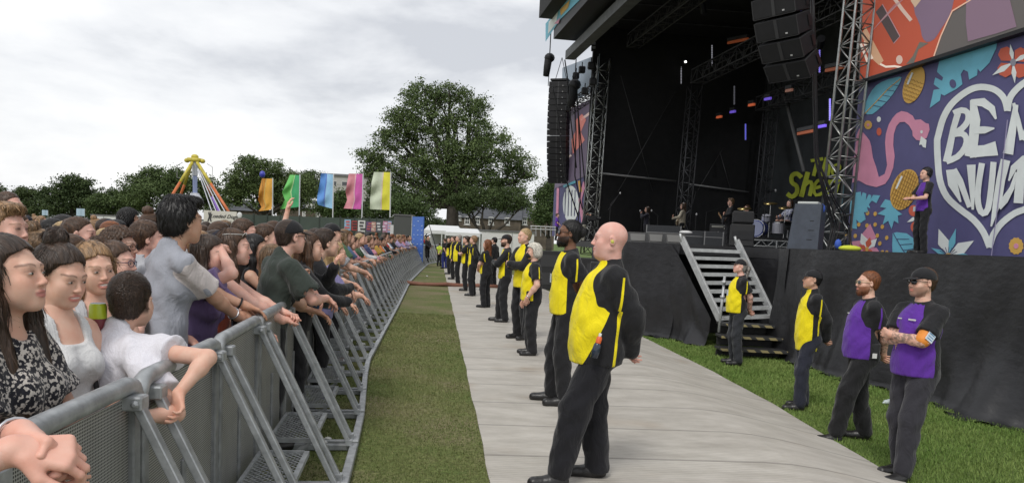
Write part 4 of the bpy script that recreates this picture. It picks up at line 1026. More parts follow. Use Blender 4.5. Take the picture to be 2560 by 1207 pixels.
# rigging lines and horizontal tube on the far wall
def wire(pts, r, m, name, label, cat='wire', group=None):
    o = MB().tube([Vector(p) for p in pts], r, 5).build(name, m, None, True); return tag(o, label, cat, group)
SW = lambda u, v, off=.3: onplane(u, v, FL+DR*(-1.0)+DR*off, DR)      # on the far side wall
GW = mat('grey_wire', (.10, .10, .105), .5, .5)
wire([SW(1500, 433, .5), SW(1690, 453, .5)], .05, mat('light_tube', (.3, .3, .3), .5), 'wall_tube', 'pale horizontal tube across the black side wall of the stage', 'tube')
wire([SW(1722, 460, .5), SW(1872, 480, .5)], .04, mat('light_tube', (.3, .3, .3), .5), 'wall_tube', 'dimmer horizontal tube on the black wall right of the inner tower', 'tube')
WL = ['thin wire crossing the black side wall from top left to lower right', 'thin wire crossing the black side wall from top right to lower left', 'short lit wire end at the lower left corner of the stage', 'thin wire falling left of the deep stage corner', 'thin wire falling right towards the deep stage corner', 'short wire low beside the inner truss tower']
for i, (p, q) in enumerate((((1552, 190), (1632, 480)), ((1688, 230), (1545, 480)), ((1545, 490), (1520, 525)), ((1808, 370), (1745, 475)), ((1800, 380), (1828, 480)), ((1740, 478), (1730, 515)))):
    wire([SW(*p), SW(*q)], .018, GW, 'rigging_wire', WL[i], 'wire', 'rigging wires in the stage')
a = onplane(1958, 225, FL+NR*7, NR); b = onplane(2010, 430, FL+NR*7, NR); wire([a, b], .09, mat('pole_grey', (.10, .10, .10), .5), 'slanting_pole', 'slanting grey pole before the backdrop, left of the green letters', 'pole')
# ---- drapes round the deck
def drape(name, path, label, z1=DZ-.01, flare=.45, seed=1, zt=None, skirt=1.0):
    rg = np.random.default_rng(seed); P = resample([(p[0], p[1]) for p in path], .07, .07); n = len(P); rows = 22; V = []; ph = rg.random(8)*6.28; s = 0
    for i, p in enumerate(P):
        a = P[max(0, i-1)]; b = P[min(n-1, i+1)]; d = (b-a).normalized(); nn = Vector((d.y, -d.x, 0))
        if nn.dot(Vector((0, 0, 0))-p) < 0: nn = -nn
        s = i*.07
        for k in range(rows+1):
            t = k/rows
            w = (.016*math.sin(s*4.1+t*6.5+ph[4])*t+.014*math.sin(s*6.7-t*8+ph[6])*t+.026*math.sin(s*5.1+ph[0]+t*1.5)+.016*math.sin(s*9.3+ph[1]-t*2.4)+.010*math.sin(s*17+ph[2]+t*4)+.012*abs(math.sin(s*6.3+t*3+ph[5]))+.035*max(0, math.sin(s*1.9+t*2.2+ph[2]))**6+.03*max(0, math.sin(s*2.7-t*3.4+ph[1]))**8+.012*abs(math.sin(s*3.1-t*5+ph[4])))*(.25+t)
            dg = .045*math.sin(s*2.3+t*7+ph[3])*t+.03*math.sin(s*3.7-t*9+ph[4])*t*t
            fl = flare*.6*(t**4)*(1+.35*math.sin(s*2.0+ph[5])+.2*math.sin(s*4.7+ph[6]))
            sw = Vector(d)*(.10*math.sin(s*1.3+ph[7])*t)
            q = p+nn*(w+dg+fl+.02)+sw; g0 = float(gz(q.x, q.y)); top = z1 if zt is None else zt(i/(n-1))
            z = top+(g0+.01-top)*min(1, t*1.10)+(.035*math.sin(s*11+t*20)*max(0, t-.85)/.15 if t > .85 else 0)
            V.append((q.x, q.y, max(z, g0+.008)))
    r = rows+1; a = (np.arange(n-1)[:, None]*r+np.arange(rows)[None]).ravel(); Fq = np.stack([a, a+1, a+1+r, a+r], 1)
    m = mat('scrim_cloth', (.013, .013, .015), .45, var=.35, vs=2.5, bump=.5, bs=7, spec=.5, stretch=(1, 1, 1.4))
    return tag(mk(name, V, Fq, m, smooth=True), label, 'drape')
p_ = lambda u, Y: (W(u, 640, Y).x, Y)
drape('stage_skirt', [p_(1846, 16.5), p_(1955, 15.5), p_(1976, 14.1)], 'black cloth skirt right behind the metal stairs', seed=2, flare=.2)
drape('stage_skirt', [p_(1950, 14.6), p_(1974, 14.15), p_(2235, 11.62)], 'long black cloth skirt behind the man in the yellow jacket and dark cap', seed=3)
drape('stage_skirt', [p_(2185, 11.98), p_(2560, 9.38), (6.9, 7.4)], 'black cloth skirt under the big heart banner behind the two men in purple', seed=5, flare=.6)
drape('stage_skirt', [p_(1480, 26), p_(1560, 17.4), p_(1705, 16.2)], 'black cloth skirt left of the metal stairs', seed=7, flare=.35)
drape('stage_skirt', [p_(1680, 16.4), p_(1700, 16.2), p_(1795, 15.1)], 'black cloth wing hanging along the left stringer of the stairs', seed=8, flare=.3, zt=lambda t: DZ-.02-t*1.45)
# ---- stairs
st = empty('stage_stairs', tuple(G(1900, 870, -.3)), 0, 'steep open aluminium stairs leading up to the stage deck', 'stairs'); o0 = st.location
TLp, TRp = W(1705, 603, 16.1), W(1842, 610, 16.1); BLp, BRp = W(1803, 806, 14.7), W(1937, 800, 14.7)
ALS = mat('stair_aluminium', (.44, .45, .45), .45, .4, var=.2, vs=8)
wd = (TRp-TLp).normalized(); run = (BLp-TLp)
for (a, b) in ((TLp, BLp), (TRp, BRp)):
    m = MB(); m.bar(a-o0+Vector((0, 0, .05)), b-o0, .045, .16, bev=.005); o = m.build('stringer', ALS, st)
for k in range(1, 10):
    t = k/9.5; a = TLp.lerp(BLp, t)-o0; b = TRp.lerp(BRp, t)-o0; dr = Vector((-wd.y, wd.x, 0)); dr = dr if dr.y > 0 else -dr
    m = MB(); m.bar(a+dr*.10, b+dr*.10, .24, .05, bev=.004); m.build('tread', mat('tread_board', (.30, .31, .31), .5, .4, var=.2, vs=10), st)
    m = MB(); m.bar(a-dr*.03+Vector((0, 0, -.01)), b-dr*.03+Vector((0, 0, -.01)), .03, .07, bev=.003); m.build('nosing', ALS, st)
for p in (TLp, TRp):
    m = MB(); m.tube([p-o0+Vector((.0, 0, -.02)), p-o0+Vector((-.05, 0, .16))], .028, 8); m.build('rail_socket', ALS, st, True)
hr = empty('handrail', (0, 0, 0)); hr.parent = st
hp_ = [W(1812, 690, 14.55), W(1797, 830, 14.4)]
m = MB(); m.tube([p-o0 for p in hp_], .026, 8); m.lathe([(.03, -.03), (.045, -.03), (.045, .03), (.03, .03)], W(1806, 742, 14.5)-o0, 8); m.lathe([(.03, -.03), (.045, -.03), (.045, .03), (.03, .03)], W(1810, 705, 14.5)-o0, 8); m.build('scaffold_post', ALS, st, True)
bpy.data.objects.remove(hr)
wb = empty('wooden_steps', tuple(G(1900, 870, -.3)), 0, 'low black wooden steps with striped yellow nosings at the foot of the stairs', 'steps'); o1 = wb.location
BW = mat('black_wood', (.022, .022, .022), .55, var=.4, vs=10)
def hazard():
    m = mat('hazard_tape', (.5, .38, .1), .6)
    if not m.get('d'):
        m['d'] = 1; t = m.node_tree; tcn = t.nodes.new('ShaderNodeTexCoord'); w = t.nodes.new('ShaderNodeTexWave'); w.inputs['Scale'].default_value = 2.6; w.bands_direction = 'DIAGONAL'; r = t.nodes.new('ShaderNodeValToRGB'); r.color_ramp.interpolation = 'CONSTANT'; r.color_ramp.elements[0].color = (.03, .03, .03, 1); r.color_ramp.elements[1].position = .4; r.color_ramp.elements[1].color = (.30, .25, .12, 1)
        t.links.new(tcn.outputs['Object'], w.inputs[0]); t.links.new(w.outputs[0], r.inputs[0]); t.links.new(r.outputs[0], t.nodes['Principled BSDF'].inputs['Base Color'])
    return m
for k, (z, dd) in enumerate(((.26, 0), (.06, -.32), (-.14, -.64))):
    q = W(1810, 640, 14.5+dd*.9); q2 = W(1978, 640, 14.5+dd*.9)
    a = Vector((q.x, q.y, z))-o1; b = Vector((q2.x, q2.y, z))-o1
    MB().bar(a, b, .42, .045, bev=.004).build('tread', BW, wb); MB().bar(a+Vector((0, -.215, 0)), b+Vector((0, -.215, 0)), .012, .045).build('nosing', hazard(), wb)
    MB().bar(a+Vector((0, .1, -.11)), b+Vector((0, .1, -.11)), .02, .15).build('riser', BW, wb)
# ---- line arrays
def line_array(name, top, wdir, n, w, h, d, tilt0, tilt1, label, face):
    t = empty(name, tuple(top), 0, label, 'speaker array'); p = Vector((0, 0, 0)); fdir = face
    AB = mat('array_black', (.009, .009, .011), .75, var=.25, vs=5); AG = mat('array_edge', (.035, .035, .038), .6)
    for i in range(n):
        tl = R_(tilt0+(tilt1-tilt0)*(i/(n-1))**1.8); dn = (Vector((0, 0, -1))*math.cos(tl)-fdir*math.sin(tl)); fw = dn.cross(wdir); fw = fw if fw.dot(fdir) > 0 else -fw
        c = p+dn*h/2; R = Matrix((wdir, -fw, -dn)).transposed()
        if R.determinant() < 0: R = Matrix((-wdir, -fw, -dn)).transposed()
        o = MB().box(c, (w*.96, d, h*.93), R, bev=.02).build('cabinet', AB, t)
        g = MB(); g.box(c+fw*(d/2+.006), (.07, .012, h*.88), R); 
        for sx in (-1, 1): g.box(c+fw*(d/2+.004)+wdir*sx*w*.475, (.016, .014, h*.9), R)
        g.box(c+fw*(d/2+.003)-dn*-h*.46, (w*.94, .012, .012), R)
        g.build('grille_trim', AG, o)
        for sx in (-1, 1): MB().box(c+wdir*(w*.49*sx)-fw*d*.30, (.03, .10, h*.5), R).build('rigging_plate', BKM, o)
        b_ = MB(); b_.box(c+fw*(d/2+.012)+wdir*w*.22+dn*h*.28, (.05, .004, .03), R); b_.build('badge', mat('badge_pale', (.5, .5, .5), .5), o)
        p = p+dn*h
    MB().box((0, 0, .12), (w*.9, d*.9, .12), Matrix((wdir, fdir.cross(Vector((0,0,1))).cross(wdir) if False else fdir*-1, UP)).transposed(), bev=.02).build('flying_frame', BKM, t)
    for sx in (-1, 1): MB().tube([wdir*sx*w*.3+Vector((0, 0, .1)), Vector((0, 0, 1.4))], .02, 5).build('chain', BKM, t)
    return t
fd = Vector((-.80, -.60, 0)).normalized(); wdv = Vector((.60, -.80, 0)).normalized()
tp = W(1935, 0, 15.8); line_array('line_array', Vector((tp.x, tp.y, 8.95)), wdv, 9, 1.02, .42, .5, 0, 40, 'huge black line array of stacked loudspeakers hanging over the stage', fd)
fd2 = Vector((-.30, -.95, 0)).normalized(); wd2 = Vector((.95, -.30, 0)).normalized()
tp = W(1402, 208, 44); line_array('line_array', tp, wd2, 17, 1.15, .325, .9, -2, 27, 'slim curved black line array hanging against the sky by the far screen', fd2)
# motor bags
for (u, v, Y, s, lab) in ((1374, 145, 41, 1.0, 'dark chain motor hanging against the sky left of the stage roof'), (1437, 212, 41, 1.2, 'dark chain motor bag above the far side screen')):
    q = W(u, v, Y); t = empty('chain_hoist', tuple(q), 0, lab, 'chain hoist')
    MB().ball((0, 0, 0), (.28*s, .24*s, .25*s)).build('motor', BKM, t, True); MB().tube([(-.06, 0, -.1), (-.1, 0, -.5*s), (-.14, 0, -.95*s)], [.2*s, .19*s, .16*s], 8).build('chain_bag', BK, t, True)
    MB().tube([(0, 0, .1), (0, 0, 2.2)], .03, 5).build('chain', BKM, t)
    if s == 1.0: MB().tube([(.02, 0, -.2), (.0, 0, -1.45)], .02, 4).build('chain', BKM, t)
# ---- right wing: screen and banner
nW = OUT.copy()
def wpoly(name, pts, m, par, off, P0=NT, n=None, th=.003):
    n = n or nW; q = [onplane(u, v, P0, n, off)-Vector(par.location if par.parent is None else par.parent.location) for u, v in pts]
    mb = MB(); mb.prism(q, n*th); return mb.build(name, m, par)
Z3 = lambda *a: [(2040+x/3.55, y/3.55) for x, y in a]
Z4 = lambda *a: [(2040+x/3.177, 300+y/3.177) for x, y in a]
def ribbon(pts, w, closed=False, wr=None):
    P = [Vector((a, b)) for a, b in pts]; L_ = []; Rr = []
    for i, p in enumerate(P):
        a = P[i-1] if i > 0 else P[i]; b = P[i+1] if i < len(P)-1 else P[i]; d = (b-a).normalized(); n = Vector((-d.y, d.x)); ww = (wr[i] if wr else w)/2
        L_.append(p+n*ww); Rr.append(p-n*ww)
    return [(p.x, p.y) for p in L_]+[(p.x, p.y) for p in Rr[::-1]]
def smooth(pts, k=4):
    P = [Vector((a, b, 0)) for a, b in pts]; out = []
    for i in range(len(P)-1):
        p0 = P[max(i-1, 0)]; p1 = P[i]; p2 = P[i+1]; p3 = P[min(i+2, len(P)-1)]
        for j in range(k):
            t = j/k; q = .5*((2*p1)+(-p0+p2)*t+(2*p0-5*p1+4*p2-p3)*t*t+(-p0+3*p1-3*p2+p3)*t**3); out.append((q.x, q.y))
    return out+[(P[-1].x, P[-1].y)]
def ellp(cx, cy, a, b, rot=0, n=20): 
    c, s = math.cos(R_(rot)), math.sin(R_(rot)); return [(cx+a*math.cos(q)*c-b*math.sin(q)*s, cy+a*math.cos(q)*s+b*math.sin(q)*c) for q in [2*math.pi*k/n for k in range(n)]]
def pc(name, c, e=0, rough=.6): return mat('print_'+name, c, rough, var=.10, vs=1.6, bump=.35, bs=2.2, emit=e)
NV, PK, TQ, YL, RD, WH, DB = pc('navy', (.085, .080, .20)), pc('pink', (.66, .27, .40)), pc('turquoise', (.15, .46, .60)), pc('mustard', (.64, .38, .08)), pc('coral', (.58, .11, .06)), pc('white', (.74, .78, .77)), pc('deepblue', (.05, .05, .14))
ban = empty('banner', tuple(onplane(2340, 420, NT, nW)), 0, 'big purple banner with a pink flamingo and white heart lettering', 'banner')
wpoly('cloth', [(2150, 214), (2560, 88), (2900, -15), (2900, 700), (2560, 652), (2117, 641)], NV, ban, 0, th=.02)
fl_ = [(2148.6, 322), (2166, 341), (2174, 352), (2178, 366), (2182, 394), (2191, 420), (2197, 443), (2212, 435), (2218, 413), (2215, 385), (2213, 357), (2215, 335), (2222, 312), (2232, 295), (2242, 284), (2254, 278), (2268, 281), (2282, 290), (2287, 300), (2302, 299), (2314, 308), (2322, 310), (2324, 325), (2317, 345), (2302, 352), (2291, 350), (2282, 340), (2281, 328), (2273, 314), (2262, 305), (2250, 306), (2241, 316), (2234.6, 336), (2233, 363), (2236.8, 391), (2233, 420), (2223.6, 445), (2213, 460), (2191, 468), (2166, 462), (2147, 451), (2131, 457), (2136, 394), (2142, 338)]
wpoly('flamingo', fl_, PK, ban, .026)
wpoly('flamingo_beak', Z4((835, 130), (820, 200), (838, 195), (850, 215), (872, 222), (878, 160), (856, 145)), WH, ban, .032)
wpoly('flamingo_eye', ellp(2304, 330, 3, 4), WH, ban, .032)
def pine(c, a, b, rot, hatch):
    o = wpoly('pineapple', ellp(c[0], c[1], a, b, rot, 26), YL, ban, .03)
    H_ = pc('brown', (.38, .20, .04)); cc, ss = math.cos(R_(rot)), math.sin(R_(rot))
    L2 = lambda x, y: (c[0]+x*cc-y*ss, c[1]+x*ss+y*cc)
    for k in range(-4, 5):
        y = k*b/5; hw = a*math.sqrt(max(0, 1-(y/b)**2))*.93
        if hatch: 
            wpoly('hatch', ribbon([L2(-hw*.95, y-b*.06), L2(hw*.95, y+b*.10*(1 if k < 4 else 0))], 1.4), H_, ban, .036)
            x = k*a/5; hh = b*math.sqrt(max(0, 1-(x/a)**2))*.93; wpoly('hatch', ribbon([L2(x, -hh), L2(x, hh)], 1.4), H_, ban, .0395)
        elif k > -2:
            wpoly('hatch', ribbon([L2(-hw+2*hw*j/10, y+(1.5 if j % 2 else -1.5)) for j in range(11)], 1.6), H_, ban, .036)
    wpoly('shine', ribbon([L2(-a*.55, -b*.55), L2(-a*.62, b*.1)], 4.5), WH, ban, .042)
pine((2261, 474), 32, 53, 21, True); pine((2284.5, 212), 24, 49, 20, False)
wpoly('pineapple_leaves', Z4((590, 640), (550, 630), (510, 690), (560, 700), (490, 745), (550, 760), (530, 830), (575, 800), (600, 865), (620, 800), (655, 820), (650, 760), (685, 750), (640, 715), (610, 690)), TQ, ban, .028)
wpoly('monstera_leaf', Z4((280, 600), (320, 575), (355, 570), (360, 612), (372, 575), (400, 585), (395, 640), (420, 590), (440, 600), (432, 632), (455, 595), (510, 600), (480, 660), (445, 640), (420, 670), (430, 700), (405, 690), (415, 740), (380, 730), (395, 790), (350, 820), (320, 790), (325, 865), (290, 860), (278, 780), (270, 700)), TQ, ban, .026)
wpoly('long_leaf', smooth(Z3((430, 1010), (440, 920), (500, 800), (580, 730), (700, 690), (760, 690), (720, 780), (650, 880), (580, 950), (500, 1015), (430, 1010)), 2), TQ, ban, .026)
wpoly('leaf_rib', ribbon(Z3((395, 1050), (520, 920), (640, 790), (750, 700)), 2), YL, ban, .032)
for k in range(5): wpoly('leaf_rib', ribbon(Z3((505+k*42, 935-k*45), (590+k*36, 955-k*48)), 1.3), DB, ban, .032)
wpoly('split_leaf', Z3((1010, 960), (1045, 800), (1100, 790), (1045, 750), (1060, 690), (1120, 720), (1130, 690), (1075, 640), (1095, 540), (1110, 515), (1340, 425), (1610, 350), (1600, 430), (1540, 560), (1460, 640), (1435, 610), (1430, 670), (1360, 710), (1350, 640), (1310, 620), (1285, 660), (1300, 750), (1250, 790), (1140, 850), (1110, 835), (1100, 895)), TQ, ban, .026)
wpoly('leaf_hole', ellp(2040+1215/3.55, 745/3.55, 8, 11, -15), NV, ban, .032)
def blossom(cx, cy, r, n, c, cc, a0=0, wd_=.35, name='blossom'):
    for k in range(n):
        a = a0+2*math.pi*k/n; d = Vector((math.cos(a), math.sin(a))); q = Vector((-d.y, d.x)); C0 = Vector((cx, cy))
        pts = [C0+d*r*.1, C0+d*r*.5+q*r*wd_, C0+d*r*.85+q*r*wd_*.8, C0+d*r, C0+d*r*.85-q*r*wd_*.8, C0+d*r*.5-q*r*wd_]
        wpoly(name, [(p.x, p.y) for p in pts], c, ban, .028+.003*(k % 2))
    wpoly('flower_centre', ellp(cx, cy, r*.16, r*.2), cc, ban, .036)
def spiky(cx, cy, pts, c, off=.028, w=.16):
    C0 = Vector((cx, cy))
    for (x, y) in pts:
        T_ = Vector((x, y)); d = T_-C0; q = Vector((-d.y, d.x))*w
        wpoly('petal', [(p.x, p.y) for p in (C0, C0+d*.5+q, T_, C0+d*.5-q)], c, ban, off)
cz = lambda z, f=Z3: f(z)[0]
blossom(*cz((1750, 555)), 46, 4, RD, pc('grey', (.25, .25, .3)), R_(48), .42)
spiky(*cz((1750, 555)), Z3((1725, 395), (1565, 670), (1765, 740), (1900, 470)), WH, .034, .12)
spiky(*cz((405, 1025), Z4), Z4((430, 825), (275, 965), (340, 1078), (525, 1075), (480, 960)), PK, .028, .3)
spiky(*cz((405, 1025), Z4), Z4((360, 900), (485, 940)), WH, .0315, .25); spiky(*cz((405, 1025), Z4), Z4((430, 930), (340, 990), (360, 1065), (460, 1065)), RD, .0345, .25)
wpoly('flower_centre', ellp(*cz((405, 1025), Z4), 4, 6), YL, ban, .040)
wpoly('broad_leaf', Z4((610, 900), (640, 890), (720, 900), (775, 940), (810, 1010), (815, 1083), (610, 1083), (606, 1000)), TQ, ban, .026)
wpoly('leaf_rib', ribbon(Z4((615, 900), (660, 980), (720, 1080)), 1.6), DB, ban, .032)
for k in range(3): wpoly('leaf_rib', ribbon(Z4((640+k*25, 945+k*45), (740+k*25, 945+k*38)), 1.4), DB, ban, .032)
C_ = cz((1050, 1078), Z4)
spiky(*C_, Z4((975, 865), (1255, 958), (960, 1083)), WH, .028, .2); spiky(*C_, Z4((1112, 862), (915, 1015), (1285, 1095)), TQ, .0315, .12); wpoly('flower_centre', ellp(*C_, 8, 7), YL, ban, .038)
for k in range(7):
    a = -2.5+k*.33; wpoly('stamen', ribbon([C_, (C_[0]+math.cos(a)*26, C_[1]+math.sin(a)*22)], 1.1), DB, ban, .035)
for c in Z4((340, 830), (405, 838), (470, 745), (470, 830), (527, 848), (487, 918), (562, 935), (507, 980), (312, 920), (275, 870), (275, 975), (410, 740), (527, 1050), (562, 1052), (242, 910)): wpoly('dot', ellp(c[0], c[1], 4.2, 5.6, 10, 12), YL, ban, .026)
for c, r, m_ in ((cz((463, 1110)), 9, YL), (cz((1590, 1000), Z4), 17, YL)):
    n = 24; wpoly('scalloped_flower', [(c[0]+r*(1+.12*(k % 2))*math.cos(2*math.pi*k/n), c[1]+r*1.15*(1+.12*(k % 2))*math.sin(2*math.pi*k/n)) for k in range(n)], YL, ban, .026); wpoly('flower_centre', ellp(c[0], c[1], r*.35, r*.4, 0, 12), PK, ban, .032)
wpoly('dot', ellp(*cz((558, 1060)), 5, 7), WH, ban, .026); wpoly('dot', ellp(*cz((560, 1170)), 6, 10), RD, ban, .026)
for c in Z4((775, 720), (790, 850)): wpoly('dot', ellp(c[0], c[1], 12, 14), RD, ban, .026)
wpoly('petal', Z4((722, 812), (770, 770), (800, 780), (770, 805)), WH, ban, .029)
# heart and lettering
hl = smooth(Z3((1700, 985), (1672, 880), (1600, 805), (1500, 775), (1400, 785), (1300, 840), (1200, 930), (1130, 1050), (1085, 1207))+Z4((963, 180), (968, 320), (985, 480), (1040, 610), (1140, 705), (1250, 790), (1330, 890), (1380, 1010)), 3)
wpoly('heart_outline', ribbon(hl, 16), WH, ban, .028)
hl2 = smooth(Z4((1378, 1012), (1410, 910), (1480, 815), (1580, 740), (1680, 700), (1760, 640), (1840, 540), (1880, 380)), 3); wpoly('heart_outline', ribbon(hl2, 16), WH, ban, .0315)
hl3 = smooth([(2519, 278), (2524, 248), (2540, 225), (2565, 205), (2600, 190), (2650, 200), (2690, 250), (2700, 340)], 3); wpoly('heart_outline', ribbon(hl3, 16), WH, ban, .0315)
LET = [('B', [(2395, 283), (2384, 320), (2375, 365), (2366, 405)], [16, 15, 17, 18]), ('B', smooth([(2384, 284), (2404, 276), (2419, 282), (2420, 302), (2405, 322), (2386, 333)], 2), None), ('B', smooth([(2384, 336), (2404, 334), (2416, 345), (2413, 368), (2394, 392), (2366, 404)], 2), None),
       ('E', [(2432, 250), (2438, 300), (2434, 350), (2426, 392)], [14, 26, 24, 30]), ('E', [(2428, 256), (2458, 256), (2480, 272), (2490, 298)], [14, 22, 18, 5]), ('E', [(2436, 326), (2462, 325), (2486, 321)], [18, 18, 4]), ('E', [(2424, 380), (2462, 377), (2492, 371)], [30, 28, 36]),
       ('M', [(2520, 385), (2530, 330), (2540, 262)], [26, 20, 12]), ('M', [(2534, 258), (2545, 300), (2556, 350)], [8, 12, 14]), ('M', [(2556, 350), (2580, 290), (2596, 240)], [12, 12, 12]), ('M', [(2596, 240), (2606, 320), (2612, 370)], [12, 22, 26]),
       ('N', [(2378, 424), (2382, 460), (2402, 505)], [26, 24, 4]), ('N', [(2384, 424), (2400, 452), (2424, 518)], [16, 16, 12]), ('N', [(2428, 412), (2430, 460), (2432, 524)], [22, 16, 6]),
       ('U', smooth([(2455, 408), (2448, 450), (2444, 490), (2448, 520), (2458, 534), (2470, 522), (2478, 470), (2484, 405)], 2), None),
       ('L', [(2514, 400), (2502, 450), (2494, 500), (2478, 566)], [24, 22, 22, 4]), ('L', [(2494, 515), (2512, 500), (2530, 470), (2540, 430)], [24, 18, 12, 4]),
       ('T', [(2522, 452), (2534, 420), (2560, 400), (2600, 392)], [4, 16, 22, 24]), ('T', [(2556, 405), (2550, 450), (2546, 508)], [20, 22, 24])]
for i, (n_, pts, wr) in enumerate(LET): wpoly('letter_%s' % n_.lower(), ribbon(pts, 15, wr=wr), WH, ban, .028+.0018*i, th=.0012)
wpoly('seam', ribbon([(2519, 300), (2500, 470), (2478, 645)], 2.2), pc('seam', (.30, .27, .42)), ban, .064)
# screen
scr = empty('video_screen', tuple(onplane(2340, 100, NT, nW)), 0, 'huge video screen showing a red electric guitar in close-up', 'screen')
SE = .28
def sp(name, c, e=SE): return mat('screen_'+name, c, .5, emit=e, spec=.2)
wpoly('display', [(2157, -160), (2560, -330), (2900, -480), (2900, -42), (2560, 76), (2150, 205)], sp('dark', (.115, .105, .10)), scr, .06, th=.03)
wpoly('guitar_body', Z3((420, -200), (1385, -200), (1385, 0), (1210, 110), (1165, 200), (1100, 330), (1050, 500), (740, 600), (390, 705), (395, 560), (410, 300)), sp('red', (.44, .085, .045)), scr, .096)
wpoly('sleeve', Z3((1340, -200), (1760, -200), (1720, 0), (1780, 240), (1600, 300), (1350, 370), (1330, 200)), sp('plum', (.21, .14, .19)), scr, .097)
wpoly('body_edge', ribbon(Z3((1385, -6), (1210, 100), (1165, 195), (1105, 330), (1047, 500)), 3), sp('cream', (.7, .45, .33)), scr, .1)
wpoly('pickguard', smooth(Z3((880, 130), (870, -200), (1225, -200), (1225, 0), (1180, 150), (1110, 260), (1050, 350), (980, 375), (940, 320), (925, 230), (880, 130)), 2), sp('violet', (.19, .13, .19)), scr, .1)
wpoly('body_cutaway', Z3((920, 375), (1000, 385), (910, 440), (870, 560), (800, 572), (860, 500)), sp('shade', (.14, .13, .11)), scr, .1)
wpoly('pickup', Z3((530, 110), (590, 40), (745, 325), (690, 388)), sp('pickup', (.08, .06, .06)), scr, .1)
wpoly('pickup_edge', ribbon(Z3((590, 40), (745, 325), (690, 388)), 2), sp('mauve', (.42, .25, .27)), scr, .104)
wpoly('bridge', Z3((403, 315), (440, 240), (600, 540), (560, 580), (505, 530), (480, 470)), sp('brass', (.60, .36, .22)), scr, .1)
for a, b in (((398, 390), (462, 560)), ((425, 375), (500, 525))): wpoly('string_saddle', ribbon(Z3(a, b), 6), sp('bright', (.85, .72, .62)), scr, .104)
wpoly('tailpiece', ribbon(Z3((570, 570), (620, 595), (700, 590), (760, 600)), 5), sp('bright', (.85, .72, .62)), scr, .104)
wpoly('knob', ellp(*cz((740, 532)), 8, 11), sp('knob', (.60, .45, .38)), scr, .104)
wpoly('saddle_row', ribbon(Z3((690, -20), (760, 80), (845, 185)), 9), sp('knob', (.60, .45, .38)), scr, .104)
for k in range(5): wpoly('guitar_string', ribbon(Z3((480+k*12, 300-k*14), (700+k*22, 40-k*14)), .8), sp('mauve', (.42, .25, .27)), scr, .106)
wpoly('hand_edge', Z3((840, 10), (860, -20), (950, -20), (880, 70)), sp('skin', (.55, .40, .28)), scr, .106)
MBs = MB(); a = onplane(2145, 210, NT, nW, .1); b = onplane(2620, 60, NT, nW, .1); MBs.bar(a-scr.location, b-scr.location, .18, .07); MBs.build('screen_frame', BKM, scr)
# ---- far wing: screen and banner
P0f = FL
def fp(name, pts, m, par, off): return wpoly(name, pts, m, par, off, P0=FL+OUT*.0)
fb2 = empty('banner', tuple(onplane(1430, 500, FL, nW)), 0, 'narrow far banner with a white heart crest under the far screen', 'banner')
fp('cloth', [(1386, 470), (1472, 435), (1460, 590), (1380, 590)], NV, fb2, 0)
fp('heart', ellp(1427, 510, 20, 46), WH, fb2, .03)
for k in range(4): fp('heart_stripe', ribbon([(1414+k*8, 475), (1412+k*8, 540)], 2), DB, fb2, .04)
fp('pink_shape', ribbon([(1462, 455), (1450, 500), (1458, 560)], 8), PK, fb2, .03); fp('orange_shape', ribbon([(1448, 452), (1452, 480)], 7), YL, fb2, .035); fp('pink_shape', ribbon([(1395, 470), (1392, 560)], 6), PK, fb2, .03); fp('blue_shape', ribbon([(1408, 465), (1440, 452)], 9), TQ, fb2, .04)
fs2 = empty('video_screen', tuple(onplane(1440, 340, FL, nW)), 0, 'far video screen with a pale red guitarist figure on mauve', 'screen')
fp('display', [(1404, 285), (1492, 240), (1474, 436), (1386, 472)], sp('far', (.13, .105, .15), .25), fs2, .05)
fp('figure', [(1440, 300), (1455, 285), (1465, 300), (1452, 330), (1462, 350), (1446, 370), (1432, 385), (1428, 350), (1438, 330)], sp('figure', (.55, .2, .17), .25), fs2, .08)
fp('figure_arm', ribbon([(1452, 300), (1476, 282)], 6), sp('pale', (.6, .45, .42), .25), fs2, .08); fp('caption', ribbon([(1416, 396), (1428, 388)], 4), sp('bright', (.85, .72, .62)), fs2, .08)
fp('top_panel', [(1406, 170), (1500, 135), (1494, 225), (1404, 268)], pc('paleblue', (.30, .36, .44)), fs2, .03)
truss('screen_truss', onplane(1400, 290, FL, nW, .3)-fs2.location*0, onplane(1490, 225, FL, nW, .3), .5, DALU, 'dark lattice truss across the top of the far screen', 'truss')
for (u, v, wl) in ((1482, 205, 'nearest the silver tower'), (1462, 228, 'left of the lamp nearest the tower'), (1425, 250, 'beside the slim line array'), (1420, 272, 'lowest of all, by the slim line array'), (1440, 190, 'below the motor bag'), (1455, 175, 'second highest of the cluster'), (1478, 165, 'highest of the cluster')):
    q = onplane(u, v, FL, nW, .6); t = empty('stage_lamp', tuple(q), 0, 'small black lamp by the far screen top, '+wl, 'lamp', 'lamps by the far screen'); MB().box((0, 0, 0), (.35, .3, .35), bev=.05).build('lamp_body', BKM, t); MB().tube([(0, 0, .15), (0, 0, .4)], .03, 5).build('hook', BKM, t)
# fascia print
fpn = empty('fascia_print', tuple(onplane(1420, 40, lin(0, 2.63), nW)), 0, 'printed strip of colourful flowers on the canopy edge above', 'banner')
for i, (pts, m_) in enumerate(((([(1364, 60), (1420, -10), (1470, -60), (1470, -20), (1400, 50), (1364, 105)]), TQ), ([(1372, 55), (1395, 30), (1390, 60), (1370, 85)], WH), ([(1400, 25), (1425, 0), (1420, 20), (1402, 40)], YL), ([(1385, 60), (1400, 45), (1396, 60)], PK))): 
    wpoly('print', pts, m_, fpn, .0+.01*i, P0=lin(0, 2.63))
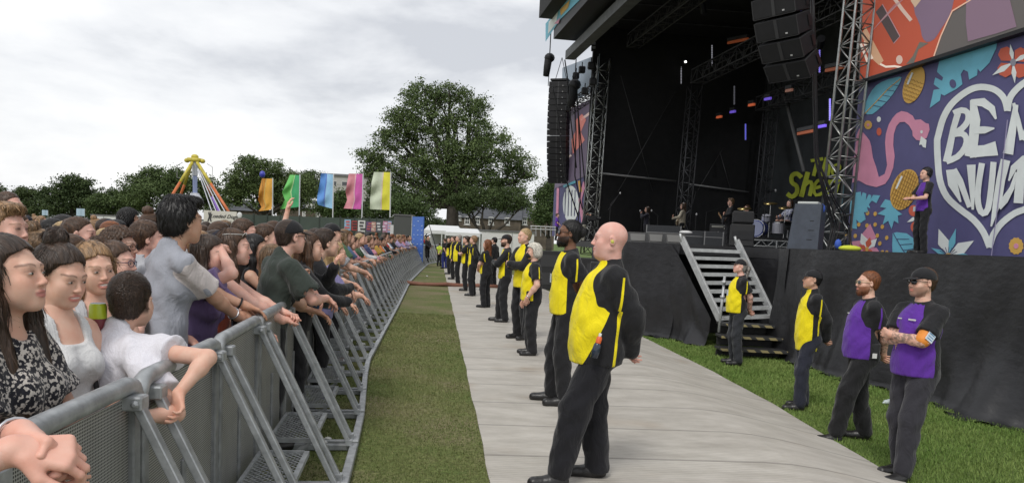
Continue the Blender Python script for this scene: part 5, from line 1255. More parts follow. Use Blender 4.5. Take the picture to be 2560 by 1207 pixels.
# front beam lamps
for (u, v, lab) in ((1541, 30, 'perforated batten lamp hanging nearest under the light roof beam'), (1485, 100, 'second batten lamp hanging under the light roof beam'), (1530, 36, 'round dark lamp beside the hanging batten')):
    q = onplane(u, v, lin(0, .6), nW); t = empty('batten_lamp', tuple(q), 0, lab, 'lamp')
    MB().box((0, 0, 0), (.22, .22, 1.1), bev=.03).build('lamp_body', BKM, t)
    g = MB(); 
    for k in range(5): g.box((-.0, -.115, -.4+k*.2), (.16, .012, .12)); g.box((-.115, 0, -.4+k*.2), (.012, .16, .12))
    g.build('diffuser', mat('lamp_glass', (.35, .37, .4), .3), t); MB().tube([(0, 0, .5), (0, 0, 1.1)], .03, 5).build('hook', BKM, t)
# colour bars (lit)
def ebar(u, v, l, c, lab, off=-5.0, tilt=-.2, em=.2):
    q = onplane(u, v, lin(0, off), nW); q2 = onplane(u+l, v+l*tilt, lin(0, off), nW); m = mat('glow_%s' % str(c), c, .5, emit=em)
    t = empty('led_bar', tuple(q), 0, lab, 'led bar'); MB().bar((0, 0, .13), q2-q+Vector((0, 0, .13)), .12, .12).build('housing', BKM, t); MB().bar((0, 0, 0), q2-q, .08, .10).build('light_strip', m, t)
ebar(1792, 294, 12, (.8, .16, .06), 'orange light bar, leftmost of the lit bars inside the stage'); ebar(1826, 281, 12, (.25, .15, 1), 'violet light bar second from left inside the stage'); ebar(1872, 264, 14, (.8, .16, .06), 'orange light bar third from left under the dark truss')
ebar(1912, 249, 15, (.25, .15, 1), 'violet light bar directly below the big line array'); ebar(1965, 228, 16, (.30, .14, .10), 'dull orange light bar right below the big line array'); ebar(2040, 319, 24, (.25, .15, 1), 'violet light bar left of the near truss tower')
for (u, v, l) in ((1820, 108, 50), (2065, 177, 45), (1995, 335, 40)): ebar(u, v, l, (.22, .05, .015), 'faint orange glow bar deep inside the dark roof' if u == 1820 else 'faint orange strip by the near tower' if u == 2065 else 'faint orange strip above the green letters', off=-4.0, em=.25)
for (u, v0, v1, c, tl_) in ((1780, 113, 165, (.35, .35, .4), 'longer white tube light, upper right of the white spot'), (1703, 163, 210, (.35, .35, .4), 'white tube light, lower left of the white spot'), (2049, 125, 182, (.3, .25, .9), 'upper violet tube light by the near tower'), (2075, 247, 302, (.3, .25, .9), 'lower violet tube light by the near tower'), (1864, 310, 350, (.12, .12, .6), 'dim blue tube light in the middle of the stage'), (1836, 215, 262, (.1, .1, .12), 'dim grey tube light above the violet bar'), (2003, -10, 30, (.2, .18, .7), 'blue tube light at the top, right of the big line array')):
    q = onplane(u, v0, lin(0, -4.4), nW); q2 = onplane(u, v1, lin(0, -4.4), nW); t = empty('led_tube', tuple(q), 0, tl_, 'led tube', 'vertical pixel tubes'); m = MB(); n = 12
    MB().tube([(0, 0.06, 0), tuple(q2-q+Vector((0, .06, 0)))], .04, 5).build('tube_body', BKM, t)
    for k in range(n): m.ball((q2-q)*(k+.5)/n, .035, 6, 4)
    m.build('pixels', mat('px_%s' % str(c[2]), c, .4, emit=.4), t)
q = SW(1714, 155); t = empty('spot_lamp', tuple(q), 0, 'small lit white spot lamp high in the dark stage', 'lamp'); MB().ball((0, 0, 0), .055, 8, 6).build('bulb', mat('spot_glow', (1, 1, .95), .5, emit=3), t); MB().tube([(0, .1, 0), (0, .35, .1)], .12, 8).build('housing', BKM, t)
# green lettering on the backdrop
def ink(pts, w, wr=None): return ribbon(pts, w, wr=wr)
LG = mat('lime_letters', (.52, .58, .06), .8); P0b = corner+NR*.3
lt = empty('backdrop_lettering', tuple(onplane(2030, 440, P0b, nW)), 0, 'lime green band name lettering on the dark backdrop', 'lettering')
def lp(n_, pts, w=11, off=.05): wpoly(n_, ribbon(pts, w), LG, lt, off, P0=P0b)
lp('letter_t', [(2027, 402), (2058, 397)], 8); lp('letter_t', [(2044, 400), (2034, 440)], 9, .08)
lp('letter_h', [(2066, 394), (2054, 440)], 8); lp('letter_h', smooth([(2058, 424), (2068, 412), (2074, 418), (2070, 442)], 2), 7, .08)
lp('letter_e', smooth([(2084, 428), (2100, 422), (2098, 412), (2086, 414), (2080, 430), (2088, 442), (2100, 438)], 2), 6)
lp('letter_s', smooth([(2004, 444), (1992, 434), (1980, 440), (1980, 456), (1992, 466), (1992, 482), (1980, 492), (1968, 484)], 3), 11)
lp('letter_h', [(2020, 430), (2003, 492)], 12); lp('letter_h', smooth([(2008, 468), (2022, 454), (2030, 462), (2024, 490)], 2), 10, .08)
lp('letter_e', smooth([(2038, 470), (2056, 464), (2056, 452), (2044, 452), (2034, 470), (2040, 488), (2058, 482)], 2), 8); lp('letter_r', smooth([(2076, 450), (2066, 488)], 2), 10); lp('letter_r', smooth([(2070, 462), (2082, 452), (2090, 454)], 2), 8, .08); lp('letter_l', [(2100, 440), (2088, 486)], 9)

for (u, v, tgt, en) in ((1714, 155, (1700, 560, 35), 900), (1760, 40, (1850, 560, 29), 700), (2049, 120, (1985, 470, 33), 1000)):  # spot lights added to brighten the performers and the backdrop in the dark interior
    q = onplane(u, v, lin(0, -1.5), nW) if u != 1714 else SW(1714, 158, 3.2); t_ = W(*tgt); ld = bpy.data.lights.new('added_stage_spot', 'SPOT'); ld.energy = en; ld.spot_size = R_(46); ld.spot_blend = .6; ld.shadow_soft_size = .15; ld.color = (.95, .97, 1)
    lo_ = bpy.data.objects.new('added_stage_spot', ld); COL.objects.link(lo_); lo_.location = q; lo_.rotation_euler = (q-t_).to_track_quat('Z', 'Y').to_euler()
    if u != 1714:
        t = empty('spot_lamp', tuple(q), 0, 'black spot lamp aimed at the guitarists from the roof' if u == 1760 else 'black spot lamp aimed at the green letters', 'lamp'); MB().tube([(0, 0, .05), tuple((q-t_).normalized()*.4+Vector((0, 0, .05)))], .12, 8).build('housing', BKM, t)
# ------------------------------------------------------------------ things standing on the stage
def dz(u, Y): p = W(u, 620, Y); return Vector((p.x, p.y, DZ))
BB = mat('cabinet_blue_grey', (.045, .055, .075), .6, var=.2, vs=6)
p = dz(2012, 15.9); t = empty('side_fill_speaker', tuple(p), R_(-32), 'tall grey loudspeaker cabinet standing on the deck edge by the near tower', 'speaker')
MB().prism([(-.30, -.28, 0), (.30, -.28, 0), (.30, -.20, .93), (-.22, -.20, .93)], (0, .55, 0)).build('cabinet', BB, t)
MB().box((0.02, .0, .955), (.40, .32, .05), bev=.01).build('top_plate', mat('pale_plate', (.5, .52, .5), .5), t)
for (x, z) in ((.14, .55), (.12, .17), (.14, .36)): MB().box((x, -.268+ (z/.93)*.08, z), (.12 if z < .5 else .09, .02, .09), bev=.008).build('handle_cup', BKM, t)
p = dz(1852, 17.4); t = empty('speaker_stack', tuple(p), R_(-14), 'black speaker stack on the deck at the top of the stairs', 'speaker')
MB().box((0, 0, .26), (.52, .5, .50), bev=.02).build('cabinet', mat('speaker_black', (.014, .014, .015), .6), t); MB().box((0, 0, .66), (.46, .45, .28), bev=.02).build('cabinet', mat('speaker_black', (.014, .014, .015), .6), t)
for z in (.26, .66): MB().box((0, -.255, z), (.44, .02, .2)).build('grille', BKM, t)
for i, (u, Y, lab) in enumerate(((1592, 20.5, 'grey wedge monitor just right of the bald man, leftmost of three'), (1640, 20, 'grey wedge monitor in the middle of three on the deck edge'), (1684, 19.6, 'grey wedge monitor next to the top of the stairs'))):
    t = empty('wedge_monitor', tuple(dz(u, Y)), R_(8), lab, 'monitor'); MB().prism([(-.26, -.2, 0), (-.26, .2, 0), (-.26, .16, .26), (-.26, -.05, .28)], (.52, 0, 0)).build('cabinet', mat('monitor_grey', (.055, .055, .055), .6), t); MB().box((0, -.13, .14), (.46, .02, .2), Matrix.Rotation(R_(-28), 3, 'X')).build('grille', mat('monitor_grille', (.16, .16, .155), .7), t)
def amp(u, Y, w, h, lab, z=0):
    t = empty('guitar_amp', tuple(dz(u, Y)+Vector((0, 0, z))), R_(-18), lab, 'amplifier'); MB().box((0, 0, h/2), (w, .35, h), bev=.02).build('cabinet', mat('speaker_black', (.014, .014, .015), .6), t); MB().box((0, -.178, h*.45), (w*.88, .01, h*.75)).build('grille_cloth', mat('grille_cloth', (.06, .06, .065), .9), t); MB().box((0, -.18, h*.9), (w*.8, .012, h*.08)).build('control_panel', mat('panel_silver', (.35, .34, .3), .4), t)
amp(1796, 30, .75, .9, 'black guitar amplifier left of the standing guitarist in black'); amp(1752, 31, .9, .55, 'low dark amplifier box behind the microphone stand'); amp(1815, 29, .3, .8, 'narrow tan-fronted amplifier beside the black amplifier')
# drums
DRM = mat('drum_blue', (.03, .06, .35), .35); WHD = mat('drum_white', (.5, .5, .55), .4); CHR = mat('chrome', (.5, .5, .5), .25, .9)
def drum(t, c, r, d, ax, name, m):
    R = Vector(ax).to_track_quat('Z', 'Y').to_matrix(); MB().lathe([(0, -d/2), (r, -d/2), (r, d/2), (0, d/2)], c, 18, R).build(name, m, t, False)
    o = MB().lathe([(r*.97, d/2+.004), (r*1.04, d/2+.004), (r*1.04, d/2-.03), (r*.97, d/2-.03)], c, 18, R).build('hoop', CHR, t)
rs_ = empty('drum_riser', tuple(dz(1935, 26.5)), R_(-14), 'low riser on a silver lattice frame under the drum kit', 'riser')
MB().box((0, 0, .36), (2.6, 1.8, .08)).build('platform', BKM, rs_)
mm = MB(); mm.tube([(-1.3, -.9, .30), (1.3, -.9, .30)], .025, 6); mm.tube([(-1.3, -.9, .10), (1.3, -.9, .10)], .025, 6)
for k in range(13): mm.tube([(-1.3+k*.2, -.9, .10 if k % 2 else .3), (-1.1+k*.2, -.9, .3 if k % 2 else .10)], .014, 5)
for x in (-1.28, 0, 1.28): mm.tube([(x, -.9, 0), (x, -.9, .32)], .03, 6)
mm.build('lattice_frame', ALS, rs_)
t = empty('drum_kit', tuple(dz(1910, 26.5)+Vector((0, 0, .40))), R_(-20), 'blue drum kit with a big bass drum on the riser', 'drum kit')
drum(t, (-.25, -.2, .30), .30, .4, (-.3, -1, 0), 'bass_drum', DRM); MB().lathe([(0, 0), (.26, 0)], (-.32, -.41, .30), 18, Vector((-.3, -1, 0)).to_track_quat('Z', 'Y').to_matrix()).build('drum_head', mat('drum_head', (.35, .38, .55), .5), t)
drum(t, (.0, -.05, .68), .15, .2, (0, -.3, 1), 'tom_drum', WHD); drum(t, (.42, -.1, .35), .20, .38, (0, 0, 1), 'floor_tom', WHD); drum(t, (-.55, .15, .50), .17, .14, (0, 0, 1), 'snare_drum', WHD)
for (x, y, z) in ((-.75, 0, .98), (.6, .1, 1.05), (.1, .3, 1.2)):
    MB().lathe([(0, .02), (.05, .012), (.24, 0), (.24, -.004), (0, .006)], (x, y, z), 18, Matrix.Rotation(R_(14), 3, 'X')).build('cymbal', mat('brass', (.45, .33, .12), .3, .9), t, True); MB().tube([(x, y, 0), (x, y, z)], .012, 5).build('cymbal_stand', CHR, t)
# mic stands
def mic(u, Y, h, lab, boom=None):
    t = empty('microphone_stand', tuple(dz(u, Y)), 0, lab, 'mic stand'); m = MB(); m.tube([(0, 0, 0), (0, 0, h)], .014, 5); m.lathe([(0, .02), (.15, .02), (.15, 0), (0, 0)], (0, 0, 0), 10); m.build('stand', BKM, t); e = Vector(boom or (.0, -.05, .05))
    MB().tube([(0, 0, h), tuple(Vector((0, 0, h))+e)], .012, 5).build('boom', BKM, t); MB().ball(tuple(Vector((0, 0, h))+e), (.035, .035, .05)).build('microphone', mat('mic_silver', (.5, .5, .5), .4), t)
mic(1600, 35.4, 1.45, 'microphone stand in front of the dark-haired singer', (-.1, 0, .08)); mic(1760, 33, 1.5, 'boom microphone stand between the singer in cream and the man in black', (1.0, .2, .35)); mic(1735, 30, 1.2, 'short microphone stand right of the singer in cream'); mic(1640, 34, 1.3, 'microphone stand between the two front performers', (-.3, 0, .2)); mic(1905, 26, 1.9, 'tall microphone above the drum kit', (.35, .1, .1)); mic(1520, 34, 1.7, 'lone microphone on a boom left of the performers', (.4, 0, .5))
for (u, Y, w, h, lab) in ((1655, 23, 1.0, .55, 'dark flight case behind the wedge monitors'), (1745, 22, 1.0, .42, 'low dark flight case right of the stair top'), (1780, 21.5, .5, .4, 'small flight case near the black speaker stack')):
    t = empty('flight_case', tuple(dz(u, Y)), R_(-8), lab, 'flight case'); MB().box((0, 0, h/2), (w, .5, h), bev=.01).build('case_body', mat('case_black', (.02, .022, .026), .5), t); m = MB()
    for sx in (-1, 1): m.box((sx*w/2, -.25, h/2), (.03, .03, h+.01))
    m.box((0, -.252, h*.62), (w, .012, .02)); m.build('case_edging', mat('case_alu', (.25, .25, .25), .4, .8), t)
# cloth on the monitor, tape bits
t = tag(MB().ball((0, 0, 0), (.16, .10, .045), 10, 6).build('white_towel', mat('towel', (.6, .6, .6), .9), None, True), 'crumpled white towel on the deck beside the stair top', 'towel'); t.location = dz(1712, 18)+Vector((0, 0, .28))
t = tag(MB().ball((0, 0, 0), (.22, .13, .06), 10, 6).build('yellow_jacket', mat('hivis', (.55, .6, .05), .9), None, True), 'folded yellow garment lying at the foot of the flamingo banner', 'jacket'); t.location = dz(2125, 14.2)+Vector((0, 0, .05))
for (u, Y, lab) in ((2095, 15.2, 'blue cloth bag hanging low on the near truss tower'), (2055, 15.8, 'blue bundle tied beside the grey speaker')):
    v_ = 610 if u == 2095 else 522; q = W(u, v_, Y); o = tag(MB().ball((0, 0, 0), (.07, .06, .10), 8, 6).build('blue_bag', mat('blue_bag', (.04, .10, .45), .7), None, True), lab, 'bag'); o.location = q
# far left sub-stage: pit gear behind the guards
for (u, Y, w, h, lab) in ((1398, 31, 1.6, 1.6, 'black subwoofer block behind the blond guard'), (1462, 24.5, 1.6, 1.5, 'black subwoofer stack beside the stage front'), (1540, 18.6, 1.2, 1.5, 'black subwoofer stack hidden behind the bald man')):
    q = W(u, 640, Y); t = empty('subwoofer', (q.x, q.y, float(gz(q.x, q.y))), R_(-5), lab, 'subwoofer'); MB().box((0, 0, h/2), (w, .9, h), bev=.02).build('cabinet', mat('speaker_black', (.014, .014, .015), .6), t); m = MB()
    for a in (-.25, .25):
        for z in (.3, .75): m.box((a*w, -.455, z*h), (w*.4, .012, h*.3))
    m.build('grille', mat('sub_grille', (.035, .035, .037), .7), t)
# camera platform rail at the far left of the stage
t = empty('platform_railing', tuple(W(1350, 590, 40)), 0, 'pale metal railing left of the far stage wing', 'railing'); m = MB(); o_ = t.location
for v in (565, 572): m.tube([W(1326, v, 41)-o_, W(1390, v+3, 41)-o_], .03, 5)
for k in range(6): m.tube([W(1328+k*12, 565, 41)-o_, W(1328+k*12, 590, 41)-o_], .025, 5)
m.build('rail', ALS, t)
# ------------------------------------------------------------------ far background
def leaf_mat(name, c1, c2):
    if name in MC: return MC[name]
    m = mat(name, c1, .7, spec=.25); t = m.node_tree; v = t.nodes.new('ShaderNodeVertexColor'); v.layer_name = 'Col'; b = t.nodes['Principled BSDF']
    t.links.new(v.outputs[0], b.inputs['Base Color']); return m
BARK = mat('bark', (.045, .038, .03), .9, var=.4, vs=3, bump=.5, bs=8)
def tree(name, u0, Y, lobes, n, leaf, label, c1, c2, seed, trunk=.4, group=None, base=0.0, gap=.0, dep=.75, vmin=None):
    n = int(n*1.7); leaf = leaf*.55; rg = np.random.default_rng(seed); ppm = 1900/Y; b0 = W(u0, 600, Y); org = Vector((b0.x, Y, base))
    t = empty(name, tuple(org), 0, label, 'tree', group)
    L_ = []
    for (u, v, ru, rv) in lobes:
        c = W(u, v, Y); L_.append((np.array([c.x, Y+rg.normal(0, .35)*ru/ppm*dep, c.z]), np.array([ru/ppm, ru/ppm*dep, rv/ppm])*.94))
    ar = np.array([l[1][0]*l[1][2] for l in L_]); ar = ar/ar.sum(); P = []; Bz = []
    for (c, r), a in zip(L_, ar):
        nn = int(n*a); ncl = max(6, int(nn/46)); d = rg.normal(size=(ncl, 3)); d /= np.linalg.norm(d, axis=1)[:, None]; rad = (.30+.72*rg.random(ncl)**.5)[:, None]*(1+.15*rg.normal(size=(ncl, 1)))
        cc = c+d*r*rad; cb = rg.random(ncl); i = rg.integers(0, ncl, nn); cs = .16+.30*rg.random(ncl)+leaf*.6; q = cc[i]+rg.normal(size=(nn, 3))*cs[i][:, None]*np.array([1, 1, .62]); P.append(q); Bz.append(cb[i])
    P = np.vstack(P); Bz = np.concatenate(Bz)
    if vmin: kp = P[:, 2] > W(u0, vmin, Y).z+.5*np.sin(P[:, 0]*1.3)+.3*rg.normal(size=len(P)); P = P[kp]; Bz = Bz[kp]
    k = len(P)
    a = rg.normal(size=(k, 3)); a /= np.linalg.norm(a, axis=1)[:, None]; bb = rg.normal(size=(k, 3)); bb = np.cross(a, bb); bb /= np.maximum(np.linalg.norm(bb, axis=1), 1e-6)[:, None]
    s = (leaf*(.5+.8*rg.random(k)))[:, None]; V = np.stack([P-a*s, P+bb*s*.55, P+a*s, P-bb*s*.55], 1).reshape(-1, 3)-np.array(org)
    tt = np.clip(Bz*.7+rg.random(k)*.4-.05, 0, 1)[:, None]; C = np.array(c1)*(1-tt)+np.array(c2)*tt
    mk('crown', V, np.arange(4*k).reshape(-1, 4), leaf_mat('foliage', c1, c2), t, attrs={'Col': np.repeat(C, 4, 0)})
    m = MB(); top = max(l[0][2] for l in L_); fk = Vector((0, 0, max(1.5, min(top*.28, top-2)))); m.tube([(0, 0, -.3), (trunk*.1, 0, fk.z*.5), tuple(fk)], [trunk*1.2, trunk*.9, trunk*.75], 10)
    for (c, r) in L_:
        e = Vector(c)-org; 
        if e.z < fk.z+.5: continue
        md = fk.lerp(e, .5)+Vector((rg.normal(0, .06)*e.length, rg.normal(0, .05)*e.length, -.04*e.length)); m.tube([tuple(fk), tuple(md), tuple(e)], [trunk*.42, trunk*.25, trunk*.07], 6)
        for j in range(6):
            d = rg.normal(size=3); d /= np.linalg.norm(d); d[2] = abs(d[2])*.8; f = e+Vector(d*r*.85); st = md.lerp(e, .3+.6*rg.random()); mid = st.lerp(f, .5)+Vector(rg.normal(0, .3, 3)); m.tube([tuple(st), tuple(mid), tuple(f)], [trunk*.14, trunk*.09, trunk*.03], 5)
    m.build('trunk', BARK, t, True)
    return t
G1, G2 = (.048, .076, .024), (.120, .165, .058)
tree('broadleaf_tree', 1128, 100, [(1060, 245, 62, 40), (1125, 232, 48, 30), (1180, 262, 46, 34), (1010, 300, 52, 42), (1075, 310, 62, 48), (1200, 330, 42, 44), (990, 350, 62, 38), (930, 390, 44, 34), (1140, 300, 30, 30), (1240, 380, 70, 48), (1290, 410, 46, 34), (1120, 390, 80, 60), (1030, 420, 78, 56), (950, 440, 50, 40), (1180, 440, 80, 56), (1260, 470, 66, 42), (1100, 490, 92, 48), (1000, 500, 70, 44), (1320, 440, 22, 16)], 52000, .26, 'largest tree, tall and spreading with sky showing through its crown', G1, G2, 11, trunk=1.0, vmin=521)
tree('broadleaf_tree', 1215, 96, [(1210, 500, 60, 36), (1270, 505, 50, 34), (1180, 525, 44, 26), (1300, 520, 34, 24), (1150, 505, 40, 30)], 12000, .24, 'dark lower tree before the brick houses, right of the largest tree', (.032, .052, .017), (.08, .115, .038), 12, trunk=.6, vmin=521)
tree('broadleaf_tree', 980, 90, [(960, 500, 60, 40), (1010, 520, 46, 30), (930, 530, 44, 26), (1045, 530, 40, 28)], 10000, .24, 'dark bushy tree directly behind the yellow flag', (.032, .054, .018), (.08, .12, .038), 13, trunk=.4)
tree('broadleaf_tree', 1372, 80, [(1365, 490, 26, 30), (1380, 470, 18, 20), (1368, 525, 30, 26), (1350, 545, 22, 16)], 7000, .2, 'green tree half hidden behind the far stage wing', (.03, .055, .016), (.085, .125, .04), 14, trunk=.35)
tree('broadleaf_tree', 660, 120, [(640, 430, 50, 36), (690, 440, 46, 36), (600, 455, 44, 34), (740, 455, 42, 34), (660, 480, 74, 40), (580, 490, 40, 34), (770, 470, 34, 28), (720, 500, 60, 28), (620, 402, 24, 14)], 21000, .30, 'broad tree behind the orange and green flags', G1, G2, 15, trunk=.7)
tree('broadleaf_tree', 845, 105, [(860, 500, 34, 24), (845, 530, 40, 20), (880, 525, 30, 20), (800, 520, 26, 14)], 6000, .26, 'low bushy tree between the blue and pink flags', (.035, .06, .017), (.085, .13, .04), 16, trunk=.3)
tree('broadleaf_tree', 375, 125, [(375, 445, 48, 26), (420, 455, 50, 30), (340, 470, 40, 30), (460, 450, 40, 26), (400, 490, 70, 40), (330, 505, 44, 30), (470, 490, 50, 38), (520, 470, 30, 26), (530, 500, 36, 30)], 21000, .32, 'wide dark tree left of and behind the fairground ride', (.042, .068, .022), (.105, .148, .052), 17, trunk=.7)
tree('broadleaf_tree', 285, 128, [(285, 490, 34, 18), (262, 510, 40, 24), (310, 515, 38, 24), (245, 530, 28, 18)], 8000, .3, 'low rounded tree with a gap of sky on its left', (.038, .062, .02), (.095, .138, .048), 18, trunk=.4)
tree('broadleaf_tree', 175, 130, [(180, 455, 30, 20), (205, 470, 26, 26), (160, 480, 34, 26), (125, 490, 28, 24), (190, 500, 40, 28), (140, 515, 40, 22), (215, 505, 20, 22)], 12000, .32, 'tall tree with a peaked crown behind the second small blue flag', (.028, .048, .017), (.075, .108, .038), 19, trunk=.5)
tree('broadleaf_tree', 68, 135, [(72, 478, 24, 12), (50, 485, 20, 12), (92, 490, 18, 14), (66, 505, 30, 14), (84, 525, 24, 10)], 3800, .3, 'thin open tree with branches showing, near the left edge', (.035, .055, .02), (.09, .125, .045), 20, trunk=.45)
tree('broadleaf_tree', 0, 138, [(-5, 478, 18, 18), (5, 505, 24, 22), (-20, 500, 30, 30), (20, 520, 18, 12)], 4500, .3, 'tree cut off by the left edge of the view', G1, G2, 21, trunk=.4)
# hedge-like far trees filling the skyline
tree('broadleaf_tree', 110, 160, [(60, 530, 70, 18), (150, 532, 80, 20), (250, 535, 70, 16), (330, 532, 60, 16)], 9000, .34, 'low distant band of trees behind the white cabins', (.026, .044, .016), (.06, .09, .034), 22, trunk=.3)
tree('broadleaf_tree', 770, 150, [(790, 450, 30, 22), (755, 445, 26, 20), (775, 475, 40, 24), (560, 520, 50, 20)], 7000, .3, 'paler tree behind the green flag and the flats', (.03, .052, .018), (.08, .115, .042), 23, trunk=.4)
tree('broadleaf_tree', 1060, 130, [(1000, 560, 40, 22), (1045, 562, 34, 20), (1085, 560, 34, 22), (1120, 566, 26, 18), (960, 560, 34, 18)], 9000, .26, 'low dark undergrowth seen beneath the largest tree', (.030, .048, .017), (.07, .10, .035), 31, trunk=.3)
# ---- houses
BRK = mat('dark_stone', (.085, .068, .05), .85, var=.4, vs=1.2, bump=.4, bs=5); SLT = mat('slate', (.062, .066, .076), .7, var=.25, vs=1, bump=.3, bs=4, stretch=(1, 1, 3)); WFR = mat('white_paint', (.62, .62, .6), .5); GLS = mat('window_glass', (.03, .035, .04), .12, spec=.8)
def house(u0, u1, Y, eave, ridge, wins, label, chim=(), dorm=(), wall=BRK):
    a = W(u0, 600, Y); b = W(u1, 600, Y); ze = W((u0+u1)/2, eave, Y).z; zr = W((u0+u1)/2, ridge, Y).z; cx = (a.x+b.x)/2; w = b.x-a.x; dp = 8
    t = empty('terraced_house', (cx, Y, 0), 0, label, 'house', 'dark stone houses beyond the field')
    MB().box((0, dp/2, ze/2), (w, dp, ze)).build('wall', wall, t)
    r = MB().add([(-w/2-.2, -.35, ze-.1), (w/2+.2, -.35, ze-.1), (w/2+.2, dp/2, zr), (-w/2-.2, dp/2, zr), (-w/2-.2, dp+.35, ze-.1), (w/2+.2, dp+.35, ze-.1)], [(0, 1, 2, 3), (3, 2, 5, 4), (0, 3, 4), (1, 5, 2), (0, 4, 5, 1)]).build('roof', SLT, t)
    for (u, wd) in chim:
        x = W(u, 600, Y).x-cx; MB().box((x, dp/2, zr+.5), (wd, .8, 2.0)).build('chimney', BRK, r)
    for (u, v, pw, ph) in wins:
        c = W(u, v, Y); ww, hh = pw/1900*Y, ph/1900*Y; f = MB(); x = c.x-cx; z = c.z
        for sx in (-1, 1): f.box((x+sx*ww/2, -.04, z), (.16, .12, hh+.14))
        f.box((x, -.04, z+hh/2), (ww, .12, .16)); f.box((x, -.04, z-hh/2), (ww, .12, .16)); f.box((x, -.03, z), (ww, .1, .1)); f.box((x, -.025, z), (.1, .1, hh))
        f.box((x, -.06, z-hh/2-.18), (ww+.4, .2, .12)); o = f.build('window', WFR, t); MB().box((x, -.005, z), (ww, .03, hh)).build('pane', GLS, o)
    for (u, v, pw, ph) in dorm:
        c = W(u, v, Y); ww, hh = pw/1900*Y, ph/1900*Y; x = c.x-cx; z = c.z; o = MB().box((x, 1.2, z), (ww, 2.2, hh)).build('dormer', WFR, r); 
    return t
house(1120, 1300, 150, 545, 512, [(1168, 551, 11, 18), (1193, 551, 11, 18), (1268, 553, 11, 16), (1228, 552, 11, 17), (1148, 545, 9, 9)], 'long dark stone terraced house under the big trees', chim=((1150, 1.5), (1240, 1.5)))
house(1292, 1385, 152, 545, 506, [(1312, 552, 10, 17)], 'dark stone house with a white dormer left of the stage', chim=((1300, 1.4),), dorm=((1337, 522, 12, 18),))
house(690, 835, 140, 520, 498, [(820, 537, 8, 15), (841, 540, 9, 15), (760, 535, 6, 12), (795, 537, 8, 10)], 'low grey-roofed house seen between the green and blue flags', dorm=((780, 515, 32, 12),))
house(560, 640, 145, 525, 500, [(600, 540, 8, 10)], 'grey slate roofed house right of the ride', chim=((575, 1.2),))
house(828, 872, 146, 522, 500, [(850, 540, 8, 14), (860, 540, 6, 14)], 'small stone house behind the blue flag', chim=((832, 1.2),))
q = W(860, 600, 200); t = empty('block_of_flats', (q.x, 200, 0), 0, 'pale flat-roofed block beyond the trees behind the pink flag', 'building'); zt = W(860, 440, 200).z
MB().box((0, 6, zt/2), (11, 12, zt)).build('wall', mat('pale_render', (.38, .37, .35), .8, var=.1, vs=.5), t); MB().box((0, 6, zt+.2), (11.8, 12.8, .5)).build('roof', mat('flat_roof', (.16, .16, .17), .8), t)
for k in range(3):
    for j in range(2):
        o = MB().box((-3.3+k*3.3, -.03, zt-2-j*3), (2.0, .1, 1.2)).build('window', WFR, t); MB().box((-3.3+k*3.3, -.07, zt-2-j*3), (1.8, .1, 1.0)).build('pane', GLS, o)
# ---- green fence with posters
HD = mat('green_hoarding', (.045, .062, .050), .8, var=.2, vs=1.2)
fpts = [(600, 52, 2.7), (700, 52, 2.7), (850, 49, 2.6), (905, 47, 2.6), (960, 45, 2.55), (1000, 44, 2.5)]
fe = empty('hoarding', tuple(W(800, 600, 49).xy)+(0,), 0, 'dark green hoarding fence behind the crowd, hung with posters', 'fence'); fo = fe.location
P_ = [W(u, 600, Y) for u, Y, h in fpts]
for i in range(len(P_)-1):
    a = Vector((P_[i].x, P_[i].y, 1.3))-fo; b = Vector((P_[i+1].x, P_[i+1].y, 1.3))-fo; MB().bar(a, b, .06, 2.5+.02*(i % 2)).build('panel', HD, fe)
    for k in range(3): c = a.lerp(b, k/3); MB().box((c.x, c.y-.02, 1.33), (.09, .12, 2.62)).build('post', mat('fence_post', (.03, .04, .033), .8), fe)
def poster(u, v, w, h, Y, cols, lab, i):
    a = W(u-w/2, v, Y); b = W(u+w/2, v, Y); hh = h/1900*Y; d = (b-a); L_ = d.length; d.normalize(); n = Vector((d.y, -d.x, 0)); R = Matrix((Vector((d.x, d.y, 0)).normalized(), n, UP)).transposed()
    t = empty('poster', tuple((a+b)/2), 0, lab, 'poster'); MB().box((0, 0, 0), (L_, .02, hh), R).build('sheet', mat('paper_%d' % i, cols[0], .7), t); k = MB(); rg = np.random.default_rng(i)
    for j in range(3): k.box(R @ Vector((rg.normal(0, .1)*L_, .018+j*.004, hh*(.3-.28*j))), (L_*(.5+.3*rg.random()), .012, hh*.16), R)
    k.build('print', mat('ink_%d' % i, cols[1], .7), t)
PS = [(869, 562, 16, 26, (.25, .40, .55), (.5, .12, .12), 'blue and red poster leftmost on the green hoarding'), (886, 564, 14, 24, (.30, .04, .04), (.05, .03, .03), 'dark red poster next to the blue one'), (904, 565, 18, 28, (.6, .6, .58), (.06, .06, .06), 'white poster with bold black heading on the hoarding'), (922, 566, 13, 24, (.12, .07, .16), (.4, .1, .1), 'dark purple poster between white and pink ones'), (934, 567, 11, 24, (.45, .25, .22), (.6, .5, .4), 'pinkish poster on the hoarding'), (947, 567, 12, 26, (.10, .10, .12), (.55, .55, .55), 'black poster with a white border line'), (963, 567, 12, 28, (.45, .22, .32), (.6, .5, .6), 'pink collage poster near the end of the hoarding'), (974, 567, 9, 28, (.35, .40, .60), (.55, .3, .3), 'pale blue collage poster at the end of the hoarding')]
for i, (u, v, w, h, c1, c2, lab) in enumerate(PS): poster(u, v, w, h, 44.2+ (960-u)*.035, (c1, c2), lab, i)
q = W(982, 567, 43.6); t = tag(MB().box((0, 0, 0), (.28, .04, 1.5)).build('white_board', mat('paper_white', (.6, .6, .6), .6)), 'narrow white board at the right end of the hoarding', 'board'); t.location = (q.x, q.y, 1.45)
